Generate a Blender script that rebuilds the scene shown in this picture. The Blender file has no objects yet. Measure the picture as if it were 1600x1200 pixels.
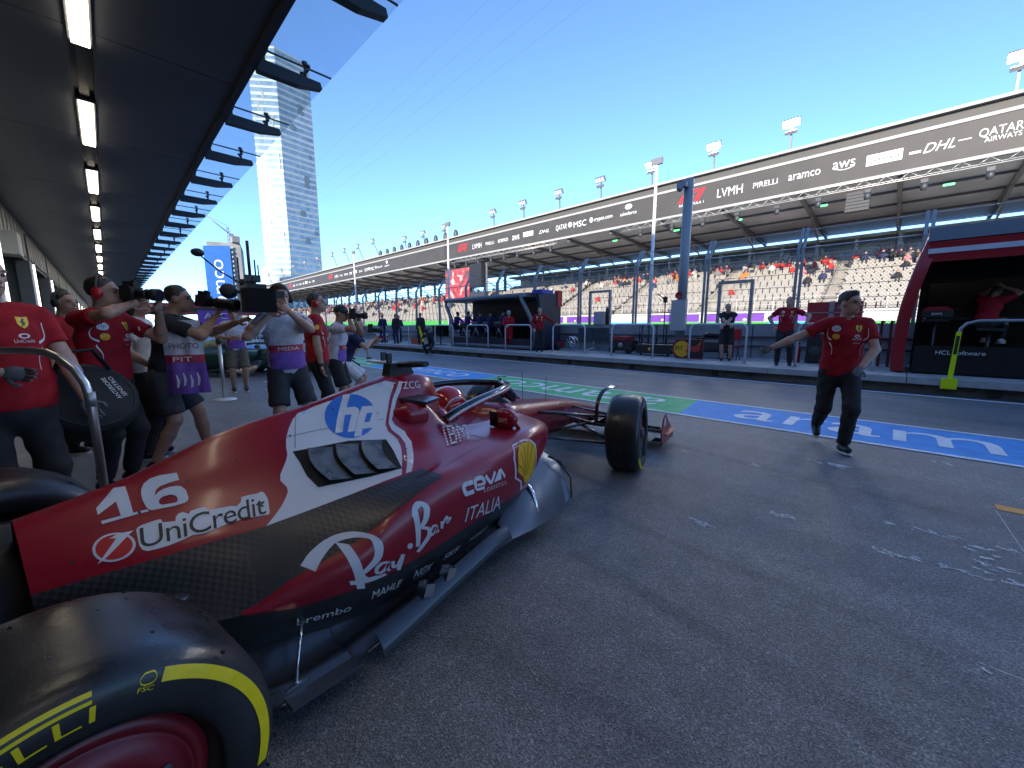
import bpy, bmesh, math, random
import numpy as np
from mathutils import Vector, Matrix
from mathutils.bvhtree import BVHTree
from mathutils.geometry import delaunay_2d_cdt
random.seed(7); rng = np.random.default_rng(7)
R = math.radians
sc = bpy.context.scene
COL = sc.collection
# ------------------------------------------------------------------ camera, sky, sun, exposure
cam_d = bpy.data.cameras.new('camera'); cam = bpy.data.objects.new('camera', cam_d); COL.objects.link(cam)
YAW, PITCH, CAM_Z = R(45.66), R(8.32), 1.36
F_ = Vector((math.sin(YAW)*math.cos(PITCH), math.cos(YAW)*math.cos(PITCH), -math.sin(PITCH)))
R_ = Vector((math.cos(YAW), -math.sin(YAW), 0)); U_ = R_.cross(F_)
cam.matrix_world = Matrix(((R_.x, U_.x, -F_.x, 0), (R_.y, U_.y, -F_.y, 0), (R_.z, U_.z, -F_.z, CAM_Z), (0, 0, 0, 1)))
cam_d.sensor_width = 36; cam_d.lens = 614/1600*36; cam_d.clip_start = 0.05; cam_d.clip_end = 5000
sc.camera = cam
SUN_EL, SUN_B = R(15), R(20)
sun_dir = Vector((-math.cos(SUN_EL)*math.cos(SUN_B), -math.cos(SUN_EL)*math.sin(SUN_B), math.sin(SUN_EL)))
world = bpy.data.worlds.new('World'); sc.world = world; world.use_nodes = True
wn = world.node_tree.nodes; wl = world.node_tree.links
sky = wn.new('ShaderNodeTexSky'); sky.sky_type = 'NISHITA'; sky.sun_disc = False
sky.sun_elevation = SUN_EL; sky.sun_rotation = math.atan2(sun_dir.x, sun_dir.y)
sky.air_density = 0.7; sky.dust_density = 0.5; sky.ozone_density = 5.5; sky.altitude = 1500
bg = wn['Background']; wl.new(sky.outputs[0], bg.inputs[0]); bg.inputs[1].default_value = 0.15
sun_d = bpy.data.lights.new('sun', 'SUN'); sun_d.energy = 2.0; sun_d.angle = R(0.5); sun_d.color = (1, .96, .90)
sun = bpy.data.objects.new('sun', sun_d); COL.objects.link(sun); sun.rotation_euler = sun_dir.to_track_quat('Z', 'Y').to_euler()
vs = sc.view_settings; vs.view_transform = 'Standard'; vs.look = 'None'; vs.exposure = 2.05; vs.use_white_balance = True; vs.white_balance_temperature = 7700; vs.gamma = 1; vs.use_curve_mapping = False
sc.cycles.max_bounces = 8; sc.cycles.transparent_max_bounces = 24; sc.cycles.caustics_reflective = False; sc.cycles.caustics_refractive = False
sc.cycles.sample_clamp_indirect = 6

# ------------------------------------------------------------------ materials
MATS = {}
def mat(name, col, rough=.5, metal=0., spec=.5, noise=None, bump=None, coat=0., emit=None, fabric=False):
    if name in MATS: return MATS[name]
    m = bpy.data.materials.new(name); m.use_nodes = True; nt = m.node_tree; N = nt.nodes; L = nt.links
    b = N['Principled BSDF']; c = (*col, 1)
    b.inputs['Base Color'].default_value = c; b.inputs['Roughness'].default_value = rough
    b.inputs['Metallic'].default_value = metal; b.inputs['Specular IOR Level'].default_value = spec
    if coat: b.inputs['Coat Weight'].default_value = coat; b.inputs['Coat Roughness'].default_value = .12
    if emit: b.inputs['Emission Color'].default_value = (*emit[0], 1); b.inputs['Emission Strength'].default_value = emit[1]
    tc = None
    if noise or bump: tc = N.new('ShaderNodeTexCoord')
    if noise:     # (scale, amount, [roughness amount])
        n = N.new('ShaderNodeTexNoise'); n.inputs['Scale'].default_value = noise[0]; n.inputs['Detail'].default_value = 6; L.new(tc.outputs['Object'], n.inputs['Vector'])
        mx = N.new('ShaderNodeMix'); mx.data_type = 'RGBA'; a = noise[1]
        mx.inputs[6].default_value = tuple(max(0, v*(1-a)) for v in col)+(1,); mx.inputs[7].default_value = tuple(min(1, v*(1+a)) for v in col)+(1,)
        rp = N.new('ShaderNodeMapRange'); rp.inputs[1].default_value = .3; rp.inputs[2].default_value = .7
        L.new(n.outputs[0], rp.inputs[0]); L.new(rp.outputs[0], mx.inputs[0]); L.new(mx.outputs[2], b.inputs['Base Color'])
        if len(noise) > 2:
            r2 = N.new('ShaderNodeMapRange'); r2.inputs[1].default_value = .3; r2.inputs[2].default_value = .7
            r2.inputs[3].default_value = max(0, rough-noise[2]); r2.inputs[4].default_value = min(1, rough+noise[2])
            L.new(n.outputs[0], r2.inputs[0]); L.new(r2.outputs[0], b.inputs['Roughness'])
    if bump:
        n = N.new('ShaderNodeTexNoise'); n.inputs['Scale'].default_value = bump[0]; n.inputs['Detail'].default_value = 4; L.new(tc.outputs['Object'], n.inputs['Vector'])
        bp = N.new('ShaderNodeBump'); bp.inputs['Strength'].default_value = bump[1]; bp.inputs['Distance'].default_value = bump[2] if len(bump) > 2 else .01
        L.new(n.outputs[0], bp.inputs['Height']); L.new(bp.outputs[0], b.inputs['Normal'])
    if fabric: b.inputs['Sheen Weight'].default_value = .25
    MATS[name] = m; return m
def see_through(name, tint, gloss=.08, rough=.02, diffuse=None, cover=0.):
    m = bpy.data.materials.new(name); m.use_nodes = True; nt = m.node_tree; N = nt.nodes; L = nt.links
    N.remove(N['Principled BSDF']); out = N['Material Output']
    t = N.new('ShaderNodeBsdfTransparent'); t.inputs[0].default_value = (*tint, 1)
    g = N.new('ShaderNodeBsdfGlossy'); g.inputs['Roughness'].default_value = rough
    fr = N.new('ShaderNodeLayerWeight'); fr.inputs[0].default_value = .5; pw = N.new('ShaderNodeMath'); pw.operation = 'POWER'; pw.inputs[1].default_value = 4.; L.new(fr.outputs['Facing'], pw.inputs[0]); ml = N.new('ShaderNodeMath'); ml.operation = 'MULTIPLY_ADD'; L.new(pw.outputs[0], ml.inputs[0]); ml.inputs[1].default_value = gloss*6; ml.inputs[2].default_value = gloss*.3
    mx = N.new('ShaderNodeMixShader'); L.new(ml.outputs[0], mx.inputs[0]); L.new(t.outputs[0], mx.inputs[1]); L.new(g.outputs[0], mx.inputs[2])
    last = mx
    if diffuse:
        d = N.new('ShaderNodeBsdfDiffuse'); d.inputs[0].default_value = (*diffuse, 1)
        m2 = N.new('ShaderNodeMixShader'); m2.inputs[0].default_value = cover; L.new(mx.outputs[0], m2.inputs[1]); L.new(d.outputs[0], m2.inputs[2]); last = m2
    L.new(last.outputs[0], out.inputs[0]); MATS[name] = m; return m

# ------------------------------------------------------------------ mesh building
class MB:
    def __init__(s): s.v = []; s.f = []; s.m = []; s.sm = []
    def add(s, V, Fs, mi=0, smooth=False):
        o = len(s.v); s.v += [tuple(map(float, p)) for p in V]
        for f in Fs: s.f.append([i+o for i in f]); s.m.append(mi); s.sm.append(smooth)
        return s
    def box(s, c, size, rot=None, mi=0, taper=1.):
        hx, hy, hz = [k/2 for k in size]; V = []
        for z in (-hz, hz):
            t = taper if z > 0 else 1
            for x, y in ((-hx, -hy), (hx, -hy), (hx, hy), (-hx, hy)): V.append(Vector((x*t, y*t, z)))
        if rot is not None: V = [rot @ p for p in V]
        V = [p+Vector(c) for p in V]
        return s.add(V, [(3, 2, 1, 0), (4, 5, 6, 7), (0, 1, 5, 4), (1, 2, 6, 5), (2, 3, 7, 6), (3, 0, 4, 7)], mi)
    def bbox(s, lo, hi, mi=0): return s.box([(a+b)/2 for a, b in zip(lo, hi)], [b-a for a, b in zip(lo, hi)], None, mi)
    def beam(s, a, b, w, h, mi=0, up=(0, 0, 1)):
        a = Vector(a); b = Vector(b); d = b-a; L = d.length; d.normalize(); u = Vector(up)
        if abs(d.dot(u)) > .98: u = Vector((1, 0, 0))
        x = d.cross(u).normalized(); z = x.cross(d)
        return s.box((a+b)/2, (w, L, h), Matrix((x, d, z)).transposed(), mi)
    def tube(s, pts, r, n=8, mi=0, caps=True, smooth=True, flat=1., up=(0, 0, 1)):
        P = [Vector(p) for p in pts]; k = len(P); rr = r if hasattr(r, '__len__') else [r]*k; V = []; ref = None
        for i in range(k):
            d = (P[min(i+1, k-1)]-P[max(i-1, 0)]).normalized()
            if ref is None:
                u = Vector(up) if abs(d.dot(Vector(up))) < .95 else Vector((1, 0, 0)); x = d.cross(u).normalized()
            else: x = (ref-d*ref.dot(d)).normalized()
            ref = x; z = x.cross(d)
            for j in range(n):
                a = 2*math.pi*j/n; V.append(P[i]+x*(math.cos(a)*rr[i])+z*(math.sin(a)*rr[i]*flat))
        Fs = [(i*n+j, i*n+(j+1) % n, (i+1)*n+(j+1) % n, (i+1)*n+j) for i in range(k-1) for j in range(n)]
        s.add(V, Fs, mi, smooth)
        if caps:
            o = len(s.v)-k*n; s.f += [[o+j for j in range(n)][::-1], [o+(k-1)*n+j for j in range(n)]]; s.m += [mi]*2; s.sm += [False]*2
        return s
    def lathe(s, prof, c=(0, 0, 0), axis='z', n=24, mi=0, smooth=True, a0=0, a1=2*math.pi):
        full = abs(a1-a0-2*math.pi) < 1e-6; V = []; m = n if full else n+1
        for r, h in prof:
            for j in range(m):
                a = a0+(a1-a0)*j/n; x, y = r*math.cos(a), r*math.sin(a)
                p = (x, y, h) if axis == 'z' else ((x, h, y) if axis == 'y' else (h, x, y)); V.append(Vector(p)+Vector(c))
        Fs = []
        for i in range(len(prof)-1):
            for j in range(n):
                q = (i*m+j, i*m+(j+1) % m, (i+1)*m+(j+1) % m, (i+1)*m+j); Fs.append(q if axis != 'y' else q[::-1])
        return s.add(V, Fs, mi, smooth)
    def ell(s, c, r, seg=14, rings=9, mi=0, rot=None):
        V = []; 
        for i in range(rings+1):
            t = math.pi*i/rings
            for j in range(seg):
                a = 2*math.pi*j/seg; p = Vector((r[0]*math.sin(t)*math.cos(a), r[1]*math.sin(t)*math.sin(a), r[2]*math.cos(t)))
                if rot is not None: p = rot @ p
                V.append(p+Vector(c))
        Fs = [(i*seg+j, (i+1)*seg+j, (i+1)*seg+(j+1) % seg, i*seg+(j+1) % seg) for i in range(rings) for j in range(seg)]
        return s.add(V, Fs, mi, True)
    def prism(s, poly, z0, z1, fn=None, mi=0):
        n = len(poly); V = [(x, y, z0) for x, y in poly]+[(x, y, z1) for x, y in poly]
        if fn: V = [fn(*p) for p in V]
        return s.add(V, [tuple(range(n))[::-1], tuple(range(n, 2*n))]+[(i, (i+1) % n, n+(i+1) % n, n+i) for i in range(n)], mi)
    def grid(s, G, mi=0, smooth=True, flip=False, mfun=None):
        a, b = len(G), len(G[0]); o = len(s.v); s.v += [tuple(map(float, p)) for r in G for p in r]
        for i in range(a-1):
            for j in range(b-1):
                q = [o+i*b+j, o+i*b+j+1, o+(i+1)*b+j+1, o+(i+1)*b+j]
                s.f.append(q[::-1] if flip else q); s.m.append(mfun(i, j) if mfun else mi); s.sm.append(smooth)
        return s
    def mesh(s, name, mats, off=(0, 0, 0)):
        me = bpy.data.meshes.new(name); o = Vector(off)
        me.from_pydata([Vector(p)-o for p in s.v], [], s.f)
        for m in (mats if isinstance(mats, (list, tuple)) else [mats]): me.materials.append(m)
        me.polygons.foreach_set('material_index', s.m); me.polygons.foreach_set('use_smooth', s.sm); me.update()
        return me
    def build(s, name, mats, parent=None, world=False, loc=None):
        off = (0, 0, 0)
        if parent is not None and world: off = parent.location
        o = bpy.data.objects.new(name, s.mesh(name, mats, loc if loc is not None else off)); COL.objects.link(o)
        if loc is not None: o.location = loc
        if parent is not None: o.parent = parent
        return o
def inst(name, me, parent=None, loc=(0, 0, 0), rotz=0, scale=None):
    o = bpy.data.objects.new(name, me); COL.objects.link(o); o.location = loc; o.rotation_euler = (0, 0, rotz)
    if scale: o.scale = scale
    if parent is not None: o.parent = parent
    return o
def tag(o, label=None, cat=None, group=None, kind=None):
    if label: o['label'] = label
    if cat: o['category'] = cat
    if group: o['group'] = group
    if kind: o['kind'] = kind
    return o
def thing(name, label, cat, loc=(0, 0, 0), rotz=0, group=None):
    o = bpy.data.objects.new(name, None); COL.objects.link(o); o.location = loc; o.rotation_euler = (0, 0, rotz); o.empty_display_size = .1
    return tag(o, label, cat, group)
def copy_tree(o, parent=None):
    c = o.copy(); COL.objects.link(c); c.parent = parent
    for ch in o.children: copy_tree(ch, c)
    return c

# ------------------------------------------------------------------ flat lettering and decals
def text_loops(body, size=1., bold=0., shear=0., spacing=1.):
    cu = bpy.data.curves.new('lettering', 'FONT'); cu.body = body; cu.size = size; cu.offset = bold; cu.shear = shear; cu.space_character = spacing
    cu.fill_mode = 'NONE' if hasattr(cu, 'fill_mode') else cu.fill_mode; cu.resolution_u = 4
    ob = bpy.data.objects.new('lettering', cu); COL.objects.link(ob); dg = bpy.context.evaluated_depsgraph_get()
    me = ob.evaluated_get(dg).to_mesh(); adj = {}
    for e in me.edges:
        a, b = e.vertices; adj.setdefault(a, []).append(b); adj.setdefault(b, []).append(a)
    co = [(v.co.x, v.co.y) for v in me.vertices]; seen = set(); loops = []
    for st in adj:
        if st in seen: continue
        lp = [st]; seen.add(st); cur = st
        while True:
            nx = [k for k in adj[cur] if k not in seen]
            if not nx: break
            cur = nx[0]; seen.add(cur); lp.append(cur)
        if len(lp) > 2: loops.append([co[i] for i in lp])
    ob.to_mesh_clear() if hasattr(ob, 'to_mesh_clear') else None
    bpy.data.objects.remove(ob); bpy.data.curves.remove(cu)
    return loops
def unit(loops):
    """scale loops to the box 0..1 x 0..1; returns loops and width/height"""
    A = np.array([p for l in loops for p in l]); lo = A.min(0); hi = A.max(0); d = hi-lo
    return [[((x-lo[0])/d[0], (y-lo[1])/d[1]) for x, y in l] for l in loops], d[0]/d[1]
def inside(P, loops):
    P = np.asarray(P); r = np.zeros(len(P), bool)
    for l in loops:
        L = np.asarray(l); M = np.roll(L, -1, 0)
        for (x0, y0), (x1, y1) in zip(L, M):
            if y0 == y1: continue
            c = ((y0 > P[:, 1]) != (y1 > P[:, 1])) & (P[:, 0] < (x1-x0)*(P[:, 1]-y0)/(y1-y0)+x0); r ^= c
    return r
def fill(loops, step=None):
    """triangulate even-odd filled loops, with inner points every `step`"""
    V = []; E = []
    for l in loops:
        l = [p for i, p in enumerate(l) if abs(p[0]-l[i-1][0])+abs(p[1]-l[i-1][1]) > 1e-9]
        if step:
            q = []
            for i, p in enumerate(l):
                n = l[(i+1) % len(l)]; k = max(1, int(math.hypot(n[0]-p[0], n[1]-p[1])/step))
                q += [(p[0]+(n[0]-p[0])*t/k, p[1]+(n[1]-p[1])*t/k) for t in range(k)]
            l = q
        o = len(V); V += [Vector(p) for p in l]; E += [(o+i, o+(i+1) % len(l)) for i in range(len(l))]
    if step:
        A = np.array([tuple(p) for p in V]); lo = A.min(0); hi = A.max(0)
        xs = np.arange(lo[0]+step/2, hi[0], step); ys = np.arange(lo[1]+step/2, hi[1], step)
        if len(xs) and len(ys):
            g = np.stack(np.meshgrid(xs, ys), -1).reshape(-1, 2); g = g[inside(g, loops)]; V += [Vector(p) for p in g]
    v, e, f = delaunay_2d_cdt(V, E, [], 0, 1e-7)[:3]
    v = np.array([tuple(p) for p in v]); f = np.array([t for t in f if len(t) == 3])
    f = f[inside(v[f].mean(1), loops)]
    return v, f
def stroke(pts, w, n=3):
    """outline of a pen stroke: pts (x,y) list, w width or list"""
    P = catmull(np.array(pts, float), n); ww = np.interp(np.linspace(0, 1, len(P)), np.linspace(0, 1, len(pts)), w if hasattr(w, '__len__') else [w]*len(pts))
    d = np.gradient(P, axis=0); d /= np.linalg.norm(d, axis=1)[:, None]+1e-9; nn = np.stack([-d[:, 1], d[:, 0]], 1)
    return [tuple(p) for p in P+nn*ww[:, None]/2]+[tuple(p) for p in (P-nn*ww[:, None]/2)[::-1]]
def circle(cx, cy, rx, ry=None, n=32): return [(cx+rx*math.cos(2*math.pi*i/n), cy+(ry or rx)*math.sin(2*math.pi*i/n)) for i in range(n)]
def rect(x0, y0, x1, y1): return [(x0, y0), (x1, y0), (x1, y1), (x0, y1)]
def catmull(P, n, closed=False):
    P = np.asarray(P, float); k = len(P); out = []
    for i in range(k-1):
        p0 = P[max(i-1, 0)]; p1 = P[i]; p2 = P[i+1]; p3 = P[min(i+2, k-1)]
        for t in np.arange(n)/n:
            out.append(.5*((2*p1)+(-p0+p2)*t+(2*p0-5*p1+4*p2-p3)*t*t+(-p0+3*p1-3*p2+p3)*t**3))
    out.append(P[-1]); return np.array(out)
def flat_sign(name, loops, fn, m, parent=None, world=False, step=None, union=False):
    """flat printed shape: loops in 2D -> fn(x,y) -> 3D"""
    b = MB()
    for grp in (loops if union else [loops]):
        v, f = fill([grp] if union else grp, step); b.add([fn(*p) for p in v], [tuple(t) for t in f])
    return b.build(name, m, parent, world)
def plane_fn(o, ux, uy):
    o = Vector(o); ux = Vector(ux); uy = Vector(uy); return lambda x, y: o+ux*x+uy*y
# ------------------------------------------------------------------ shared materials
WHITE = mat('white_paint', (.72, .73, .74), .45); LOGO_W = mat('print_white', (.70, .71, .72), .5)
BLACK = mat('black_plastic', (.018, .018, .020), .5); BLACKG = mat('black_gloss', (.01, .011, .014), .18)
STEEL = mat('galvanised_steel', (.34, .36, .38), .42, .75, noise=(9, .12, .1)); CHROME = mat('bright_steel', (.75, .75, .76), .18, 1.)
DGREY = mat('dark_grey_metal', (.055, .06, .068), .5, .2); GREY = mat('grey_metal', (.2, .21, .23), .5, .3)
RAILW = mat('rail_white', (.66, .70, .74), .4, .1); GOLD = mat('print_yellow', (.85, .55, .02), .5); REDP = mat('print_red', (.55, .012, .02), .5)
CONC = mat('concrete_light', (.36, .365, .36), .85, noise=(3, .22), bump=(60, .25)); CONCD = mat('concrete_stained', (.115, .105, .09), .9, noise=(2.2, .45), bump=(40, .4))
CONCW = mat('concrete_wall', (.27, .28, .29), .85, noise=(1.5, .2), bump=(50, .2))
# ------------------------------------------------------------------ asphalt
def asphalt():
    m = bpy.data.materials.new('asphalt'); m.use_nodes = True; nt = m.node_tree; N = nt.nodes; L = nt.links; b = N['Principled BSDF']
    tc = N.new('ShaderNodeTexCoord')
    def noise(s, d=4): n = N.new('ShaderNodeTexNoise'); n.inputs['Scale'].default_value = s; n.inputs['Detail'].default_value = d; L.new(tc.outputs['Object'], n.inputs['Vector']); return n
    v = N.new('ShaderNodeTexVoronoi'); v.inputs['Scale'].default_value = 155; L.new(tc.outputs['Object'], v.inputs['Vector'])
    n1 = noise(160, 3); n2 = noise(.55, 5); n3 = noise(7, 5)
    def ramp(src, stops):
        r = N.new('ShaderNodeValToRGB'); L.new(src, r.inputs[0]); el = r.color_ramp.elements
        el[0].position, el[0].color = stops[0][0], (*[stops[0][1]]*3, 1); el[1].position, el[1].color = stops[-1][0], (*[stops[-1][1]]*3, 1)
        for p, c in stops[1:-1]: e = el.new(p); e.color = (c, c, c, 1)
        return r
    sep = N.new('ShaderNodeSeparateColor'); L.new(v.outputs['Color'], sep.inputs[0])
    r1 = ramp(sep.outputs[0], [(0, .52), (.5, .86), (.86, 1.15), (.97, 1.4), (1, 1.9)])
    r2 = ramp(n2.outputs[0], [(.3, .80), (.7, 1.16)]); r3 = ramp(n3.outputs[0], [(.3, .84), (.72, 1.12)]); r4 = ramp(n1.outputs[0], [(.3, .6), (.7, 1.35)])
    def mul(a, c):
        x = N.new('ShaderNodeMix'); x.data_type = 'RGBA'; x.blend_type = 'MULTIPLY'; x.inputs[0].default_value = 1
        L.new(a, x.inputs[6]); L.new(c, x.inputs[7]); return x.outputs[2]
    base = N.new('ShaderNodeRGB'); base.outputs[0].default_value = (.200, .202, .208, 1)
    mp = N.new('ShaderNodeMapping'); mp.inputs['Scale'].default_value = (2.2, .12, 1); L.new(tc.outputs['Object'], mp.inputs[0]); n5 = N.new('ShaderNodeTexNoise'); n5.inputs['Scale'].default_value = 1.; n5.inputs['Detail'].default_value = 5; L.new(mp.outputs[0], n5.inputs['Vector']); r5 = ramp(n5.outputs[0], [(.35, .86), (.62, 1.08)])
    col = mul(mul(mul(mul(mul(base.outputs[0], r1.outputs[0]), r2.outputs[0]), r3.outputs[0]), r4.outputs[0]), r5.outputs[0])
    L.new(col, b.inputs['Base Color'])
    b.inputs['Roughness'].default_value = .55; b.inputs['Specular IOR Level'].default_value = .5
    bp = N.new('ShaderNodeBump'); bp.inputs['Strength'].default_value = .75; bp.inputs['Distance'].default_value = .004
    ad = N.new('ShaderNodeMath'); ad.operation = 'ADD'; L.new(v.outputs['Distance'], ad.inputs[0]); L.new(n1.outputs[0], ad.inputs[1]); L.new(ad.outputs[0], bp.inputs['Height']); L.new(bp.outputs[0], b.inputs['Normal'])
    return m
ASPH = asphalt()
b = MB(); b.add([(-900, -900, 0), (900, -900, 0), (900, 900, 0), (-900, 900, 0)], [(0, 1, 2, 3)]); tag(b.build('ground', ASPH), kind='structure')
def sheet(name, poly, m, z, kind='structure'):
    b = MB(); b.add([(x, y, z) for x, y in poly], [tuple(range(len(poly)))]); o = b.build(name, m)
    a = o.data.polygons[0]
    if a.normal.z < 0: o.data.flip_normals()
    return tag(o, kind=kind)
PB = mat('lane_blue', (.02, .30, .70), .7, noise=(5, .16), bump=(150, .3)); PG = mat('lane_green', (.05, .50, .19), .7, noise=(5, .16), bump=(150, .3))
PW = mat('road_white', (.76, .78, .80), .6, noise=(6, .14), bump=(150, .3)); PY = mat('road_pale_yellow', (.5, .46, .2), .7, noise=(8, .3)); PO = mat('road_orange', (.75, .30, .05), .6, noise=(8, .15))
def paint_grain(m):
    pass
edges = [-24.05-.15, -18.75, -13.45, -8.15, -2.85, 2.45, 7.75, 13.05, 18.35, 23.65, 28.95, 34.25, 39.55, 44.85, 50.15, 55.45, 60.75]
for i in range(len(edges)-1):
    y0, y1 = edges[i], edges[i+1]; s = .1
    sheet('lane_strip', [(6.14, y0-s), (7.54, y0+s), (7.54, y1+s), (6.14, y1-s)], PB if (i % 2 == 0) else PG, .004)
LP = [circle(0, 0, 1)]
def lane_letters(y0, flip):
    lp = text_loops('aramco', 1.0, .028, 0, 1.02); u, asp = unit(lp)
    W = 4.05
    def fn(x, y):
        if not flip: return Vector((6.50+y*.68, y0-x*W, .008))
        return Vector((7.20-y*.68, y0+x*W, .008))
    o = flat_sign('lane_lettering', u, fn, PW); tag(o, kind='structure')
lane_letters(1.70, False); lane_letters(2.95, True); lane_letters(12.55, False); lane_letters(13.55, True); lane_letters(23.1, False)
for x in (6.08, 7.54): sheet('lane_line', [(x, -25), (x+.075, -25), (x+.075, 61), (x, 61)], PW, .0085)
sheet('lane_line', [(11.13, -25), (11.25, -25), (11.25, 61), (11.13, 61)], PW, .004)
for q, m in (([(4.37, 9.2), (4.37, 10.2), (4.44, 10.2), (4.44, 9.2)], PY), ([(5.05, 10.98), (5.05, 11.06), (5.65, 11.28), (5.65, 11.2)], PY), ([(5.1, 8.14), (5.1, 8.22), (5.6, 8.28), (5.6, 8.2)], PY),
             ([(4.53, -.66), (4.66, -.66), (4.70, -2.6), (4.57, -2.6)], PO), ([(3.4, 12.2), (3.4, 12.4), (3.9, 12.7), (3.9, 12.5)], PW), ([(2.3, 9.7), (2.3, 9.8), (2.75, 9.8), (2.75, 9.7)], PW), ([(2.6, 11.1), (2.6, 11.2), (3.0, 11.2), (3.0, 11.1)], PW)):
    sheet('bay_mark', q, m, .004)
# chalk scribbles and scuffs on the asphalt, each at its own place on the ground
CH = see_through('chalk', (1, 1, 1), 0, 1, (.85, .87, .88), .72)
def chalk_patch():
    nt = CH.node_tree; N = nt.nodes; L = nt.links; n = N.new('ShaderNodeTexNoise'); tc = N.new('ShaderNodeTexCoord'); L.new(tc.outputs['Object'], n.inputs['Vector']); n.inputs['Scale'].default_value = 155
    mr = N.new('ShaderNodeMapRange'); mr.inputs[1].default_value = .32; mr.inputs[2].default_value = .5; mr.inputs[4].default_value = .95; L.new(n.outputs[0], mr.inputs[0])
    t = [k for k in N if k.type == 'MIX_SHADER'][-1]; L.new(mr.outputs[0], t.inputs[0])
chalk_patch()
_a, _p = YAW, PITCH
def on_ground(px, py, z=0.):
    d = F_+R_*((px-800)/614)-U_*((py-600)/614); t = (z-CAM_Z)/d.z; return Vector((0, 0, CAM_Z))+d*t
b = MB()
for (px, py, n, s) in [(1391, 818, 3, 1), (1424, 825, 3, 1), (1457, 832, 3, 1), (1491, 841, 3, 1), (1528, 856, 5, 1.1), (1570, 858, 4, 1), (1368, 857, 2, .7), (1390, 866, 5, 1), (1428, 873, 3, 1), (1467, 882, 5, 1), (1508, 895, 4, 1), (1540, 870, 3, 1.5), (1535, 880, 3, 1), (1540, 892, 5, 1), (1572, 890, 3, 1), (1554, 909, 3, 1), (1598, 918, 4, 1.2), (1224, 806, 7, 1.3), (1095, 818, 9, 1.2), (1180, 727, 4, 1.0), (1300, 727, 7, 1.9), (1280, 722, 3, 1.5), (1070, 705, 3, .8), (1545, 1048, 2, .8), (1475, 724, 3, 1.4)]:
    c = on_ground(px, py)
    for k in range(n):
        d = c+Vector((rng.normal(0, .018*s), rng.normal(0, .026*s), .0045)); a = rng.normal(-.15, .5); l = .026*s*rng.uniform(.4, 1.5); w = .0062*s*rng.uniform(.6, 1.5)
        u = Vector((math.sin(a), -math.cos(a), 0)); v = Vector((u.y, -u.x, 0)); b.add([d-u*l-v*w, d+u*l-v*w*.6, d+u*l+v*w*.6, d-u*l+v*w], [(0, 1, 2, 3)])
for (p, q) in (((1556, 797), (1600, 862)), ((1530, 1035), (1600, 1062))):
    p = on_ground(*p, .0045); q = on_ground(*q, .0045); n = (q-p).cross(Vector((0, 0, 1))).normalized()*.0018; b.add([p-n, q-n, q+n, p+n], [(0, 1, 2, 3)])
tag(b.build('chalk_marks', CH), kind='structure')
RUB = see_through('tyre_rubber_mark', (1, 1, 1), 0, 1, (.03, .03, .034), .08)
def mark(pts, w):
    P = catmull(np.array([tuple(on_ground(*p))[:2] for p in pts]), 8); d = np.gradient(P, axis=0); d /= np.linalg.norm(d, axis=1)[:, None]; n = np.stack([-d[:, 1], d[:, 0]], 1)*w/2
    b = MB(); b.grid([[(*(p-k), .0035), (*(p+k), .0035)] for p, k in zip(P, n)]); tag(b.build('tyre_mark', RUB), kind='structure')
mark([(890, 860), (990, 915), (1100, 985), (1145, 1005)], .09); mark([(1180, 1035), (1290, 1090), (1420, 1180)], .16); mark([(940, 800), (1080, 860), (1260, 930), (1500, 1040)], .07); mark([(700, 1000), (860, 1060), (1040, 1160)], .10); mark([(1030, 690), (1250, 745), (1600, 830)], .12)
# ------------------------------------------------------------------ pit wall platform
KX = 11.5; PZ = .33
b = MB(); b.bbox((KX+.1, -30, -.1), (15.0, 62, .19)); tag(b.build('platform_base', CONCD), kind='structure')
sl = MB(); sl.bbox((KX, 0, .195), (15.0, 2.465, PZ)); slm = sl.mesh('slab', CONC)
plat = bpy.data.objects.new('platform', None); COL.objects.link(plat); tag(plat, kind='structure')
for k in range(-11, 22): inst('slab', slm, plat, (0, -.2+2.48*k, 0))
hole = MB(); hole.lathe([(.055, 0), (.075, -.012), (.085, 0)], axis='x', n=16); hole.lathe([(0.0001, -.004), (.06, -.004)], axis='x', n=16); hm = hole.mesh('drain_hole', BLACK)
for k in range(-5, 16):
    o = inst('drain_hole', hm, plat, (KX+.095, 1.05+2.46*k, .085)); o.scale = (1, 1.25, 1)
ch = MB(); ch.bbox((11.40, -30, .0), (11.5, 62, .012)); tag(ch.build('drain_channel', DGREY), kind='structure')
# pit wall: concrete blocks, dark pipes along it
w = thing('pit_wall', 'long low concrete wall behind the platform with dark pipes along it', 'wall', (15.2, 0, 0))
blk = MB(); blk.bbox((-.2, 0, 0), (.2, 3.97, 1.45)); bm_ = blk.mesh('wall_block', CONCW)
for k in range(-7, 16): inst('wall_block', bm_, w, (0, -.5+4*k, 0))
for z, r in ((1.02, .035), (.72, .03)):
    p = MB(); p.tube([(-.29, -28, z), (-.29, 62, z)], r, 8); p.build('pipe', DGREY, w)
PGREY = mat('post_grey', (.24, .26, .27), .5, .15)
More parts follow.
